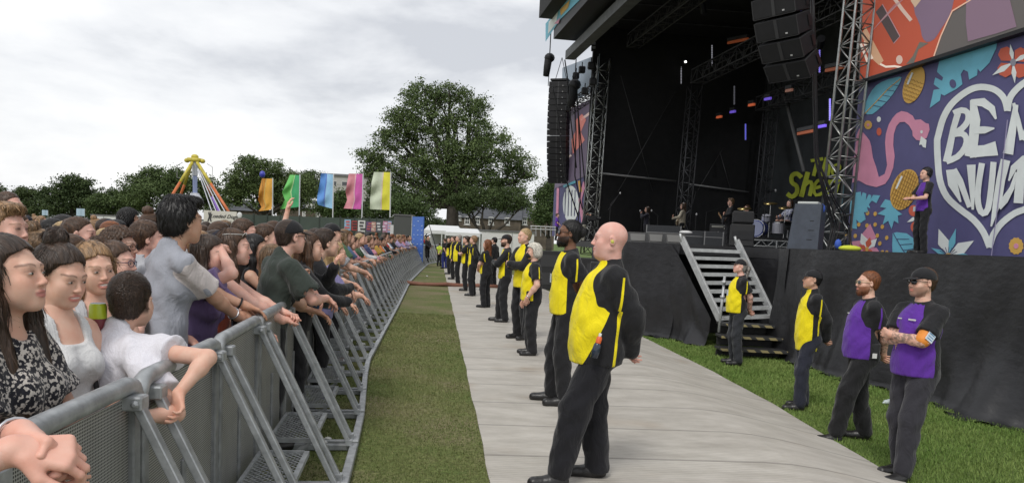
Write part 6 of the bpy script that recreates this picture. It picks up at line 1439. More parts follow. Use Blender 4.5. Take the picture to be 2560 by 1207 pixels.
w_ = empty('cabin', tuple(W(1008, 600, 42).xy)+(0,), R_(8), 'dark grey windowless cabin left of the blue banner', 'cabin'); MB().box((0, 1, 1.35), (1.1, 2.0, 2.7), bev=.03).build('wall', mat('cabin_grey', (.075, .08, .075), .7), w_); MB().box((0, 1, 2.74), (1.16, 2.06, .08)).build('roof', mat('cabin_roof', (.12, .12, .12), .7), w_)
a = W(1030, 600, 41); b = W(1058, 600, 40); t = empty('feather_banner', (a.x, a.y, 0), 0, 'upright blue banner with rows of pale lettering beside the pit end', 'banner')
L_ = (b-a).length; MB().bar((0, 0, 1.38), (b.x-a.x, b.y-a.y, 1.38), .05, 2.55).build('cloth', mat('banner_blue', (.07, .16, .50), .7, var=.05), t)
m = MB(); rg_ = np.random.default_rng(3)
for r_ in range(9):
    for c_ in range(3):
        if rg_.random() < .8: x = .18+c_*.30; m.box((x*(b.x-a.x)*1.15, x*(b.y-a.y)*1.15-.045, .5+r_*.24), (.10+.05*rg_.random(), .01, .045))
m.build('lettering', mat('banner_pale', (.35, .45, .62), .7), t); MB().tube([(-.03, 0, 0), (-.03, 0, 2.7)], .03, 6).build('pole', ALS, t); MB().tube([(b.x-a.x+.05, .1, 2.6), (b.x-a.x+.9, .3, .05)], .02, 5).build('guy_rope', BKM, t)
# ---- marquees and cabins
MQ = mat('marquee_white', (.62, .63, .63), .55, var=.05, vs=1)
def marquee(u0, u1, Y, eave, ridge, lab, dp=5, legs=True, wallv=None):
    a = W(u0, 600, Y); b = W(u1, 600, Y); cx = (a.x+b.x)/2; w = b.x-a.x; um = (u0+u1)/2; ze = W(um, eave, Y).z; zr = W(um, ridge, Y).z; t = empty('marquee', (cx, Y, 0), 0, lab, 'marquee')
    MB().add([(-w/2, 0, ze), (w/2, 0, ze), (w*.38, dp/2, zr), (-w/2*.9, dp/2, zr), (-w/2, dp, ze), (w/2, dp, ze)], [(0, 1, 2, 3), (3, 2, 5, 4), (0, 3, 4), (1, 5, 2)]).build('roof', MQ, t)
    MB().box((0, .02, ze-.12), (w, .05, .28)).build('valance', MQ, t); MB().box((0, dp-.05, ze/2), (w*.98, .06, ze)).build('back_wall', mat('marquee_shade', (.42, .43, .43), .6), t)
    for x in (-.49, 0, .49): MB().tube([(x*w, .05, 0), (x*w, .05, ze)], .05, 6).build('leg', MQ, t)
    return t
marquee(1058, 1150, 62, 577, 562, 'low white marquee beyond the end of the pit'); marquee(1112, 1200, 60, 582, 570, 'second white marquee with clear front right of the first', dp=4)
def cabin(u0, u1, Y, top, lab, h0=0):
    a = W(u0, 600, Y); b = W(u1, 600, Y); zt = W((u0+u1)/2, top, Y).z; w = b.x-a.x; t = empty('site_cabin', ((a.x+b.x)/2, Y, 0), 0, lab, 'cabin'); MB().box((0, 1.5, zt/2), (w, 3, zt)).build('wall', mat('cabin_white', (.60, .60, .58), .6, var=.08, vs=.6), t); MB().box((0, 1.5, zt+.04), (w+.2, 3.2, .12)).build('roof', mat('cabin_roof', (.12, .12, .12), .7), t)
    for k in range(int(w/3)): MB().box((-w/2+1.5+k*3, -.02, zt/2), (.06, .06, zt)).build('seam', mat('seam_grey', (.35, .35, .35), .6), t)
cabin(1150, 1335, 66, 578, 'long white site cabin row below the dark stone houses'); cabin(-60, 235, 90, 545, 'long white fence-like cabin row at the far left'); cabin(228, 560, 92, 545, 'white tent wall running behind the crowd left of centre')
# ---- flags
def flag(ut, vt, ub, vb, Y, pts, split, c1, c2, c3, lab, grp='feather flags behind the crowd'):
    base = W(ub, vb, Y); t = empty('flag', (base.x, Y, 0), 0, lab, 'flag', grp); top = W(ut, vt, Y); o = t.location; MB().tube([(0, 0, 0), top-o], .045, 6).build('pole', mat('flag_pole', (.55, .56, .58), .4), t)
    # cloth between two edges, sewn of two colours with a seam, as a rippling sheet
    Lf, Rt = pts; n = 16
    for j, (s0, s1, c, nm) in enumerate(((0, split, c1, 'cloth'), (split, 1, c2, 'cloth'), (split-.03, split+.03, c3, 'seam'))):
        V = []; Fc = []; mcols = 8
        for r_ in range(n+1):
            t_ = r_/n; le = np.array([np.interp(t_, np.linspace(0, 1, len(Lf)), [p[i] for p in Lf]) for i in (0, 1)]); re = np.array([np.interp(t_, np.linspace(0, 1, len(Rt)), [p[i] for p in Rt]) for i in (0, 1)])
            for k in range(mcols+1):
                s_ = s0+(s1-s0)*k/mcols; p = le*(1-s_)+re*s_; yy = Y+.16*math.sin(s_*7+t_*5+ut)*(1-s_)+.10*math.sin(t_*13+s_*4)*(1-s_)+.5*(1-s_)*(1 if s_ < split else 1)-(.012 if j == 2 else 0); q = W(p[0], p[1], yy)-o; V.append(tuple(q))
        for r_ in range(n):
            for k in range(mcols): a = r_*(mcols+1)+k; Fc.append((a, a+1, a+mcols+2, a+mcols+1))
        mk(nm, V, Fc, mat('flagcloth_%.2f_%.2f_%.2f' % c, c, .7, var=.12, vs=2, bump=.3, bs=4), t, True)
flag(682, 445, 682, 560, 58, ([(655, 446), (648, 475), (645, 500), (654, 518), (646, 528)], [(682, 447), (681, 470), (680, 490), (680, 510), (679, 524)]), .42, (.50, .22, .03), (.66, .34, .05), (.55, .40, .12), 'orange flag on a pole, leftmost of the five tall flags')
flag(750, 436, 748, 560, 58, ([(725, 437), (715, 460), (705, 480), (712, 500), (700, 523)], [(750, 438), (750, 460), (749, 480), (748, 500), (747, 517)]), .5, (.14, .48, .12), (.05, .34, .14), (.4, .6, .3), 'green flag on a pole, second of the five tall flags')
flag(834, 434, 832, 560, 58, ([(802, 433), (800, 455), (795, 480), (792, 500), (795, 512)], [(834, 436), (834, 460), (833, 480), (832, 500), (831, 522)]), .45, (.10, .26, .62), (.28, .50, .72), (.10, .16, .5), 'blue flag on a pole, third of the five tall flags')
flag(908, 433, 904, 562, 56, ([(872, 434), (868, 455), (864, 480), (868, 500), (859, 521)], [(908, 435), (907, 460), (906, 480), (905, 500), (902, 523)]), .5, (.60, .24, .28), (.55, .10, .36), (.65, .4, .45), 'pink flag on a pole, fourth of the five tall flags')
flag(977, 430, 976, 565, 55, ([(935, 430), (929, 455), (927, 480), (925, 500), (925, 523)], [(977, 431), (976, 460), (976, 480), (975, 500), (975, 525)]), .56, (.50, .55, .42), (.66, .62, .05), (.6, .5, .4), 'pale green and yellow flag on a pole, rightmost of the five')
for i, (u, v, w, h, lab) in enumerate(((39, 535, 16, 12, 'small pale blue flag, leftmost of three above the crowd'), (112, 532, 16, 13, 'small pale blue flag, middle of three above the crowd'), (201, 531, 22, 18, 'small pale blue flag, largest and rightmost of three'))):
    Y = 75; q = W(u+w/2, v-h/2, Y); t = empty('small_flag', (q.x, Y, 0), 0, lab, 'flag', 'small pale flags'); MB().tube([(0, 0, 0), (0, 0, q.z)], .03, 5).build('pole', ALU, t); ww = w/1900*Y; hh = h/1900*Y
    V = []; Fc = []
    for a in range(7):
        for b in range(2): V.append((-ww*a/6, .08*math.sin(a*1.2), q.z-b*hh))
    for a in range(6): Fc.append((a*2, a*2+1, a*2+3, a*2+2))
    mk('cloth', V, Fc, mat('flag_paleblue', (.38, .50, .60), .7), t)
q = W(656, 436, 57); t = empty('balloon', tuple(q), 0, 'round blue balloon floating above the orange flag', 'balloon'); MB().ball((0, 0, 0), (.21, .21, .26), 14, 10).build('envelope', mat('balloon_blue', (.04, .05, .38), .25), t, True); MB().tube([(0, 0, -.26), (.05, 0, -1.2), (.02, 0, -2.4)], .008, 4).build('string', BKM, t)
# ---- fairground ride
Yr = 100; rb = W(487, 600, Yr); rd = empty('fairground_ride', (rb.x, Yr, 0), 0, 'tall A-framed fairground ride with orange legs and a yellow crown', 'fairground ride'); ro = rd.location
OR_ = mat('ride_orange', (.50, .13, .035), .45, var=.2, vs=1); YE_ = mat('ride_yellow', (.48, .40, .05), .5, var=.25, vs=2); LIL = mat('ride_lilac', (.30, .16, .60), .4, emit=.25); WHT_ = mat('ride_white', (.5, .52, .58), .4)
apex = (487, 402)
for (uu, vv, dy, m_) in ((428, 492, -4, OR_), (450, 492, 4, OR_), (572, 530, -4, OR_), (548, 530, 4, LIL)):
    sgn = -1 if uu < 487 else 1; a = W(apex[0]+sgn*6, 406, Yr+dy*.15)-ro; b = W(uu, vv, Yr+dy)-ro; b = a+(b-a)*((a.z)/(a.z-b.z)); c = a.lerp(b, .28)
    MB().tube([a, c], .20, 8).build('leg_top', YE_, rd, True); o = MB().tube([c, c.lerp(b, .62 if m_ is not LIL else .2)], .18, 8).build('leg', OR_, rd, True); MB().tube([c.lerp(b, .62 if m_ is not LIL else .2), b], .17, 8).build('leg_foot', LIL if sgn > 0 else OR_, rd, True)
for k in range(4):
    a = W(494+k*3, 425, Yr-1)-ro; b = W(530+k*11, 530, Yr-3)-ro; MB().tube([a, b], .07, 5).build('light_cable', WHT_, rd)
a = W(487, 404, Yr)-ro; b = W(488, 505, Yr)-ro; MB().tube([a, a.lerp(b, .35)], .38, 8).build('pendulum_top', WHT_, rd); MB().tube([a.lerp(b, .35), a.lerp(b, .8)], .30, 8).build('pendulum_arm', mat('ride_paleblue', (.30, .36, .60), .4), rd)
MB().lathe([(0, .2), (.5, .1), (.6, -.1), (1.0, -.7), (1.1, -1.2), (0, -1.3)], tuple(a.lerp(b, .8)), 12).build('gondola_hub', WHT_, rd)
m = MB(); m.box(a+Vector((0, 0, .2)), (1.7, 1.2, .5), bev=.15); m.ball(a+Vector((-1.0, 0, .1)), (.38, .36, .3)); m.ball(a+Vector((1.0, 0, .1)), (.38, .36, .3)); m.ball(a+Vector((0, 0, .6)), (.5, .4, .35)); m.build('crown_bearing', YE_, rd, True)
for x in (-1, 1): m = MB(); m.tube([a+Vector((x*1.6, 0, -.2)), a+Vector((x*2.3, 0, -.6)), a+Vector((x*2.3, 0, -2.2)), a+Vector((x*1.6, 0, -2.2))], .04, 4); m.build('service_cage', mat('cage_grey', (.3, .3, .3), .5), rd)
# ---- sign board
q0 = W(510, 542, 30); q1 = W(592, 542, 30); sg = empty('food_stall_sign', tuple(W(551, 542, 30)), 0, 'cream sign board with black script lettering and a dog sketch', 'sign'); w = q1.x-q0.x; h = 30*29/1900
MB().box((0, 0, 0), (w, .06, h)).build('board', mat('sign_cream', (.58, .56, .50), .7, var=.08, vs=3), sg); 
for x in (-.45, .45): MB().tube([(x*w, .05, -q0.z), (x*w, .05, 0)], .03, 5).build('post', BKM, sg)
sc = bpy.data.curves.new('lettering', 'FONT'); sc.body = 'Loaded Dogs'; sc.size = .20; sc.shear = .45; sc.extrude = .006; sc.align_x = 'CENTER'; tmp = bpy.data.objects.new('tmp', sc); COL.objects.link(tmp)
bpy.context.view_layer.update(); dg = bpy.context.evaluated_depsgraph_get(); me = bpy.data.meshes.new_from_object(tmp.evaluated_get(dg)); bpy.data.objects.remove(tmp)
o = bpy.data.objects.new('lettering', me); COL.objects.link(o); o.parent = sg; o.rotation_euler = (R_(90), 0, 0); o.location = (.14, -.04, -.04); me.materials.clear(); me.materials.append(mat('sign_ink', (.04, .04, .04), .7))
MB().prism([(-.50, -.036, -.2), (-.44, -.036, .0), (-.47, -.036, .12), (-.43, -.036, .2), (-.40, -.036, .1), (-.36, -.036, .2), (-.34, -.036, .06), (-.36, -.036, -.02), (-.33, -.036, -.2), (-.38, -.036, -.2), (-.41, -.036, -.08), (-.45, -.036, -.2)], (0, -.006, 0)).build('dog_sketch', mat('sign_ink'), sg)
MB().box((.2, -.036, -.16), (.5, .01, .02)).build('underline', mat('sign_ink'), sg)
q = W(599, 538, 32); t = empty('satellite_dish', tuple(q), 0, 'small white round dish right of the cream sign', 'dish'); MB().ball((0, 0, 0), (.11, .03, .13), 12, 8).build('dish', MQ, t, True); MB().tube([(0, .03, 0), (0, .05, -q.z)], .02, 5).build('pole', ALU, t)
# hose ramp and litter
a = G(985, 707, .06); b = G(1245, 716, .06); m = MB(); pts = [a.lerp(b, k/8)+Vector((0, .08*math.sin(k*1.3), .02*math.sin(k*2))) for k in range(9)]; tag(m.tube(pts, .07, 8).build('cable_cover', mat('rust_cover', (.20, .085, .055), .7, var=.2, vs=4), None, True), 'rust-red cable cover running across the grass and the path', 'cable cover')
WC = mat('litter_white', (.6, .6, .58), .6)
rgl = np.random.default_rng(8)
for i, (u, v, k, lab) in enumerate(((815, 990, 'can', 'blue and white drinks can lying on the grass under a barrier step'), (818, 1100, 'cup', 'crushed white cup on the grass by the nearest barrier foot'), (800, 1105, 'cup', 'flat white scrap beside the crushed white cup'), (858, 900, 'org', 'orange wrapper on the grass under the barriers'), (845, 868, 'cup', 'white cup lying under the third barrier step'), (1032, 674, 'cup', 'white paper scrap on the far grass strip'), (982, 722, 'org', 'pinkish brick-like scrap beside the rust-red cable cover'), (903, 860, 'cup', 'white cup at the foot of the barriers, mid row'), (912, 815, 'cup', 'white cup farther along the barrier feet'), (2218, 1004, 'bot', 'clear crushed bottle on the grass between the men in purple'), (2378, 995, 'cup', 'silver crumpled foil by the foot of the black skirt'), (1068, 690, 'cup', 'tiny pale scrap right of the cable cover'))):
    p = G(u, v, 0); p = G(u, v, float(gz(p.x, p.y))+.03); s_ = .9+.3*rgl.random(); R = Matrix.Rotation(rgl.random()*6, 3, 'Z') @ Matrix.Rotation(R_(90), 3, 'Y')
    if k == 'can':
        o = MB().lathe([(0, -.08), (.026, -.08), (.03, -.07), (.03, .07), (.024, .08), (0, .08)], (0, 0, 0), 14, R).build('drinks_can', mat('can_silver', (.5, .52, .55), .3, .7), None, True); MB().lathe([(.0306, -.04), (.0306, .04)], (0, 0, 0), 14, R).build('label_band', mat('can_blue', (.03, .05, .35), .4), o); nm = 'can'
    elif k == 'bot':
        o = MB().lathe([(0, -.1), (.03, -.1), (.033, -.06), (.028, 0), (.033, .05), (.012, .09), (.012, .12), (0, .12)], (0, 0, 0), 12, R).build('plastic_bottle', mat('clear_plastic', (.55, .62, .62), .2), None, True); nm = 'bottle'
    else:
        o = MB().lathe([(.0, -.05), (.03, -.05), (.042, .05), (.038, .05), (.026, -.04)], (0, 0, 0), 12, R).build('paper_cup' if k == 'cup' else 'wrapper', WC if k == 'cup' else mat('wrapper_orange', (.5, .16, .06), .6), None, True); nm = 'cup' if k == 'cup' else 'wrapper'
        o.scale = (1, .8, .7)
    o.location = p; o.scale = [x*s_ for x in o.scale]; tag(o, lab, nm)
# ------------------------------------------------------------------ people
def fit(u, v, Y, lean=0, face=0, z=None, dx=0.0, **k):
    """head top seen at photo column u, row v, at depth Y"""
    h = W(u, v, Y); zg = float(gz(h.x, h.y)) if z is None else z; a = R_(lean); s = (h.z-zg)/(.97+.817*math.cos(a)+k.pop('ht', 0)); f = math.sin(a)*.68*s+.015*s; fa = R_(face); fw = Vector((-math.sin(fa), math.cos(fa)))
    d = dict(pos=(h.x-fw.x*f+dx, h.y-fw.y*f), H=s*1.78, lean=lean, face=face, z=zg); d.update(k); return d
PL = []
def P_add(d): 
    r = person(d); PL.append(d['pos']); return d
CR = 'crowd behind the barrier'
def crowd(u, v, Y, label, **k): return P_add(fit(u, v, Y, label=label, group=CR, lod=k.pop('lod', 0), **k))
BLK = (.013, .013, .015)
# --- nearest spectators
def loc(pos, H, face, wp): 
    s_ = H/1.78; q = Vector((wp[0]-pos[0], wp[1]-pos[1], wp[2]))/s_; a = -R_(face); return (q.x*math.cos(a)-q.y*math.sin(a), q.x*math.sin(a)+q.y*math.cos(a), q.z)
_w0 = loc((-1.42, 1.36), 1.66, -88, W(35, 1125, 1.36)); _w1 = loc((-1.42, 1.36), 1.66, -88, W(52, 1085, 1.42)); _w1 = (-_w1[0], _w1[1], _w1[2])
d0 = P_add(dict(pos=(-1.42, 1.36), H=1.66, face=-88, lean=16, fem=True, hair='long', haircol='brown', skin='pink', top='tank', sleeve='tank', topcol=(.4, .4, .42), bulk=1.12, lod=0, hand=1.12,
    arms=(dict(w=_w0, p=(1, -.1, -1), hd=(-.35, .9, -.12), hn=(-.5, -.3, -.8), curl=55), dict(w=_w1, p=(1, -.1, -1), hd=(-.3, .9, -.25), hn=(-.7, -.1, -.7), curl=60)), label='person mostly out of view, bare forearms with clasped hands over the rail', group=CR))
# braided bracelet
def ringat(c, ax, r, t_, m, name, par, n=16):
    R = Vector(ax).normalized().to_track_quat('Z', 'Y').to_matrix(); pts = [Vector(c)+R @ Vector((r*math.cos(2*math.pi*k/n), r*math.sin(2*math.pi*k/n), 0)) for k in range(n+1)]
    return MB().tube(pts, t_, 6, False).build(name, m, par, True)
SILV = mat('silver', (.5, .5, .52), .3, .9)
def wristband(d, i, m, name, r=.033, t_=.005, off=.02):
    J = d['_J']; w = Vector(J['W%d' % i]); e = Vector(J['E%d' % i]); ax = (w-e).normalized(); return ringat(w-ax*off, ax, r*d.get('bulk', 1)*d['_s'], t_, m, name, d['root'])
wristband(d0, 1, SILV, 'bracelet', t_=.004)
d = crowd(62, 588, 2.25, 'woman in profile with very long dark brown hair and a floral blouse, nearest left', face=-88, dx=-.05, fem=True, hair='long', haircol='dkbrown', hlen=.46, hfwd=.02, skin='fair', top='tee', sleeve='tee', pat='floral', bulk=1.1, hpitch=8, lips=(.42, .13, .13), arms='front', nstr=5000, foldamp=.006)
d = crowd(152, 592, 2.85, 'smiling brunette with hair in a high bun and white straps, looking down', ht=.03, face=-108, fem=True, hair='bun', haircol='dkbrown', skin='fair', top='tank', sleeve='tank', topcol=(.6, .6, .6), hpitch=-14, mouth=.4, lips=(.5, .16, .15), arms='front', nstr=3000)
d = crowd(238, 606, 3.45, 'laughing blonde woman with long hair in a pale lace top, holding a can', face=-128, fem=True, hair='long', haircol='sandy', hlen=.40, skin='fair', top='tank', sleeve='tank', topcol=(.42, .42, .44), mouth=1.0, hpitch=-6, hroll=6, lips=(.45, .16, .14), arms=(dict(w=(-.02, .26, 1.22), p=(1, -.3, -.8), hd=(-.5, .3, .8), hn=(-.4, .8, 0), curl=40), 'front'), nstr=4500)
cn = W(245, 795, 3.05); c_ = empty('drinks_can', tuple(cn), 0, 'lime green and maroon drinks can held by the laughing blonde woman', 'can')
MB().lathe([(0, -.06), (.028, -.06), (.033, -.05), (.033, .0)], (0, 0, 0), 18).build('lower_band', mat('can_maroon', (.20, .04, .05), .35), c_, True); MB().lathe([(.0331, 0), (.0331, .048), (.028, .06)], (0, 0, 0), 18).build('upper_band', mat('can_lime', (.45, .55, .03), .3), c_, True); MB().lathe([(.028, .06), (.026, .062), (.024, .057), (0, .057)], (0, 0, 0), 18).build('lid', SILV, c_, True)
d = crowd(292, 592, 4.2, 'woman in profile with glasses and a red-brown bun tied in lilac', ht=.03, face=-86, fem=True, hair='bun', haircol='brown', bun=(0, -.11, .115), skin='pink', top='tee', topcol=(.18, .06, .10), glasses='clear', framecol=(.03, .03, .08), arms=(dict(w=(.02, .20, 1.42), p=(1, .2, -1), hd=(-.5, .1, .9), hn=(0, -1, 0), curl=70), 'rail'))
f_ = fit(330, 684, 3.12, lean=16, face=-34, group=CR, label='boy in a white t-shirt with short dark hair, seen from behind, draped over the barrier', hyaw=36, hair='crop', haircol='dkbrown', skin='fair', top='tee', topcol=(.66, .65, .70), slr=.022, hs=1.16, neck=.85, sh=1.05, nstr=4000, lod=0)
BL = lambda *v: loc(f_['pos'], f_['H'], -34, Vector(v)); wa = BL(-1.30, 2.66, .97); ea = BL(-1.23, 2.80, .955); wb_ = BL(-1.22, 2.80, 1.03); eb_ = BL(-1.16, 2.92, 1.15)
f_['arms'] = (dict(w=wa, e=ea, p=(1, .3, -1.2), hd=(-1, -.3, .3), hn=(0, -1, 0), curl=40), dict(w=(-wb_[0], wb_[1], wb_[2]), e=eb_, p=(-1.5, 1, .6), hd=(-.6, -.3, -1), hn=(0, -1, 0), curl=30))
d = P_add(f_)
r_ = d['root']; T_ = d['_T']; m = MB(); m.tube([T_((-.10, .02, 1.475)), T_((-.04, -.075, 1.462)), T_((.03, -.115, 1.40)), T_((.11, -.135, 1.28)), T_((.17, -.10, 1.15))], .010*1, 6); m.build('bag_strap', mat('strap_black', BLK, .7), r_, True)
d = crowd(455, 490, 4.35, 'tall man with thick black hair and a grey and white t-shirt, seen from behind', lean=9, face=-42, hyaw=8, hair='quiff', haircol='black', skin='tan', top='tee', sleeve='tee', topcol=(.30, .31, .35), sleevecol=(.55, .50, .49), slr=.016, sh=1.02, arms=(dict(w=(-.02, .50, 1.06), p=(1, -.2, -1), hd=(-.3, .9, .15), hn=(-.6, -.3, -.5), curl=38), dict(w=(.0, .62, 1.10), p=(1, -.2, -1), hd=(-.2, .9, -.35), hn=(0, -.4, -1), curl=15)), nstr=5000, foldamp=.006)
J = d['_J']; s_ = d['_s']
wristband(d, 0, SILV, 'bracelet', t_=.005, off=.05); wristband(d, 1, mat('strap_black'), 'wristband', t_=.006, off=.03)
d = crowd(528, 588, 4.8, 'woman in a sheer purple top shading her eyes with a raised hand', lean=8, face=-92, fem=True, hair='long', haircol='dkbrown', hlen=.3, skin='pink', top='tee', topcol=(.17, .12, .26), slr=.02, arms=(dict(w=(.0, .17, 1.70), p=(.5, .9, -.6), hd=(-.9, -.1, .1), hn=(0, -.3, -1), curl=28), dict(w=(.05, .48, 1.12), p=(1, -.1, -1), hd=(-.2, .8, -.4), hn=(0, -.4, -1), curl=50)))
d = crowd(588, 573, 5.25, 'woman with brown hair, white sunglasses on her head and an orange striped top', lean=17, face=-74, fem=True, hair='long', haircol='brown', hlen=.2, skin='pink', bulk=1.22, top='tank', sleeve='tank', pat=None, topcol=(.40, .09, .05), glasses='ontop', framecol=(.6, .6, .58), arms=(dict(w=(.04, .58, 1.08), p=(1, -.3, -1), hd=(-.7, .8, .1), hn=(0, -.3, -1), curl=45), dict(w=(.05, .60, 1.12), p=(1, -.3, -1), hd=(-.7, .7, 0), hn=(0, -.3, -1), curl=55)))
for k_ in range(3): 
    T_ = d['_T']; MB().tube([T_((-.12+k_*.02, .10, 1.38-k_*.05)), T_((0, .165, 1.30-k_*.06)), T_((.12-k_*.02, .10, 1.38-k_*.05))], .010, 5).build('trim', mat('trim_navy', (.05, .06, .16), .7), d['root'], True)
d = crowd(728, 547, 5.75, 'man in a black baseball cap and dark green shirt leaning on the rail', lean=14, face=-48, hyaw=4, hair='capped', cap=True, haircol='dkbrown', skin='pink', top='tee', topcol=(.035, .045, .038), slr=.03, bulk=1.05, glasses='clear', arms=('rail', 'railhang'))
d = crowd(776, 580, 6.4, 'woman with long wavy auburn-brown hair holding a pink phone, pink wristband', lean=8, face=-70, fem=True, hair='beachy', haircol='brown', skin='fair', top='tee', sleeve='long', topcol=BLK, arms=('rail', 'phone'), lod=1)
J = d['_J']; wristband(d, 1, mat('band_pink', (.7, .05, .30), .6), 'wristband', t_=.011, off=.05)
hw = d['root'].matrix_basis @ (Vector(J['W1'])+Vector((0, 0.02, .09))); ph = empty('phone', tuple(W(690, 592, 6.0)), R_(-60), 'pink-cased phone held up beside the black cap', 'phone'); MB().box((0, 0, 0), (.075, .009, .15), Matrix.Rotation(R_(25), 3, 'Y'), bev=.004).build('case', mat('phone_pink', (.60, .33, .28), .45), ph)
pa_ = fit(660, 600, 6.0, face=-60)
d = crowd(690, 612, 5.95, 'person half hidden behind the black cap, arm raised with rings and bracelets', face=-65, fem=True, hair='long', haircol='light', skin='tan', top='tee', topcol=(.05, .05, .05), arms=(dict(w=(.0, .25, 1.45), p=(.4, .8, -1), hd=(-.1, .1, 1), hn=(-.4, 1, 0), curl=35), 'rail'), lod=1)
wristband(d, 0, mat('band_pink', (.7, .05, .30), .6), 'wristband', t_=.011, off=.04); wristband(d, 0, mat('gold', (.5, .38, .12), .3, .9), 'bracelet', t_=.003, off=.075)
d = crowd(818, 573, 7.0, 'man in a long-sleeved black jacket leaning far over the rail', lean=24, face=-60, hair='short', haircol='dkbrown', skin='fair', top='tee', sleeve='long', topcol=BLK, arms=('railhang', 'rail'), lod=1)
d = crowd(842, 604, 7.7, 'woman with platinum blonde hair beside the man in the black jacket', lean=12, face=-70, fem=True, hair='long', haircol='blonde', skin='fair', top='tee', topcol=(.20, .18, .34), arms='rail', lod=1)
d = crowd(760, 612, 6.9, 'blonde woman with wavy hair between the cap and the black jacket', lean=5, face=-75, fem=True, hair='beachy', haircol='blonde', skin='fair', top='tee', sleeve='long', topcol=(.05, .11, .22), arms='rail', lod=1)
# --- second line of spectators
SEC = [(12, 507, 3.9, dict(face=-92, hair='quiff', haircol='sandy', skin='pink', top='tee', topcol=(.45, .46, .48)), 'fair-haired young man in profile at the far left edge'),
 (24, 478, 7.2, dict(face=-100, hair='crop', haircol='brown', skin='pink', top='tee', topcol=(.5, .5, .5)), 'short-haired man standing head and shoulders above the crowd at far left'),
 (202, 541, 5.6, dict(face=-80, hair='crop', haircol='brown', skin='pink', beard='stub', top='tee', topcol=(.55, .18, .05)), 'man with an undercut, stubble and an orange collar looking right'),
 (170, 555, 6.4, dict(face=-40, hair='pony', haircol='blonde', fem=True, skin='fair', top='tee', topcol=(.3, .3, .3)), 'blonde ponytail seen from behind, left of the undercut man'),
 (300, 568, 4.9, dict(face=-85, hair='curly', haircol='brown', skin='fair', glasses='clear', top='tee', topcol=(.08, .08, .1)), 'man with thick brown curls and dark-framed glasses in profile'),
 (372, 552, 5.3, dict(face=-62, hair='short', haircol='brown', skin='pink', top='tee', topcol=(.42, .43, .46)), 'man with short brown hair and one ear showing, left of the tall man'),
 (408, 570, 5.6, dict(face=-40, hair='pony', haircol='light', fem=True, skin='fair', top='tee', topcol=(.4, .3, .3)), 'fair ponytail showing just left of the tall man'),
 (323, 521, 9.5, dict(face=-60, hyaw=20, hair='curly', haircol='black', skin='tan', beard='full', top='tee', sleeve='long', topcol=BLK), 'bearded man with black curls in a black top, raised above the crowd'),
 (140, 548, 6.6, dict(face=-50, hair='short', haircol='black', skin='brown', top='tee', topcol=(.1, .1, .12)), 'dark round head of hair left of centre in the crowd'),
 (48, 556, 5.2, dict(face=-60, hair='bob', haircol='white', fem=True, skin='fair', top='tee', topcol=(.3, .3, .35)), 'person with cream blonde hair and a hand at the chin near the left edge'),
 (110, 575, 4.6, dict(face=-60, hair='bun', haircol='light', fem=True, skin='fair', top='tee', topcol=(.3, .25, .25)), 'light brown swept-up hair just behind the brunette with the bun'),
 (614, 547, 7.3, dict(face=-75, hair='short', haircol='brown', skin='pink', top='tee', topcol=(.12, .12, .14)), 'man with brushed brown hair in profile behind the white sunglasses'),
 (640, 586, 6.3, dict(face=-80, hair='long', haircol='black', fem=True, skin='tan', top='tank', sleeve='tank', topcol=BLK), 'woman with black hair in a black top behind the orange striped one'),
 (668, 560, 7.4, dict(face=-70, hair='short', haircol='brown', skin='fair', top='tee', topcol=(.25, .25, .3)), 'short brown-haired head just left of the black cap'),
 (560, 556, 8.2, dict(face=-60, hair='short', haircol='dkbrown', skin='fair', top='tee', topcol=(.2, .2, .2)), 'dark-haired head right behind the raised arm of the purple-topped woman'),
 (833, 557, 9.8, dict(face=-60, hair='capped', cap=True, haircol='black', skin='fair', top='tee', topcol=(.3, .3, .32)), 'spectator in a black cap farther along the rail, below the posters'),
 (795, 572, 8.2, dict(face=-65, hair='short', haircol='dkbrown', skin='fair', top='tee', topcol=(.4, .4, .42)), 'dark-haired man behind the woman with the long auburn hair'),
 (505, 575, 5.9, dict(face=-80, hair='crop', haircol='sandy', skin='fair', top='tee', topcol=(.3, .3, .35)), 'shaved fair head just right of the tall man'),
 (690, 553, 9.0, dict(face=-60, hair='short', haircol='brown', skin='fair', top='tee', topcol=(.3, .2, .2), arms=('up', 'side')), 'spectator pointing one arm up at the sky left of the posters')]
for u, v, Y, k, lab in SEC: crowd(u, v, Y, lab, lod=1, arms=k.pop('arms', 'rail' if u > 600 else 'front'), **k)
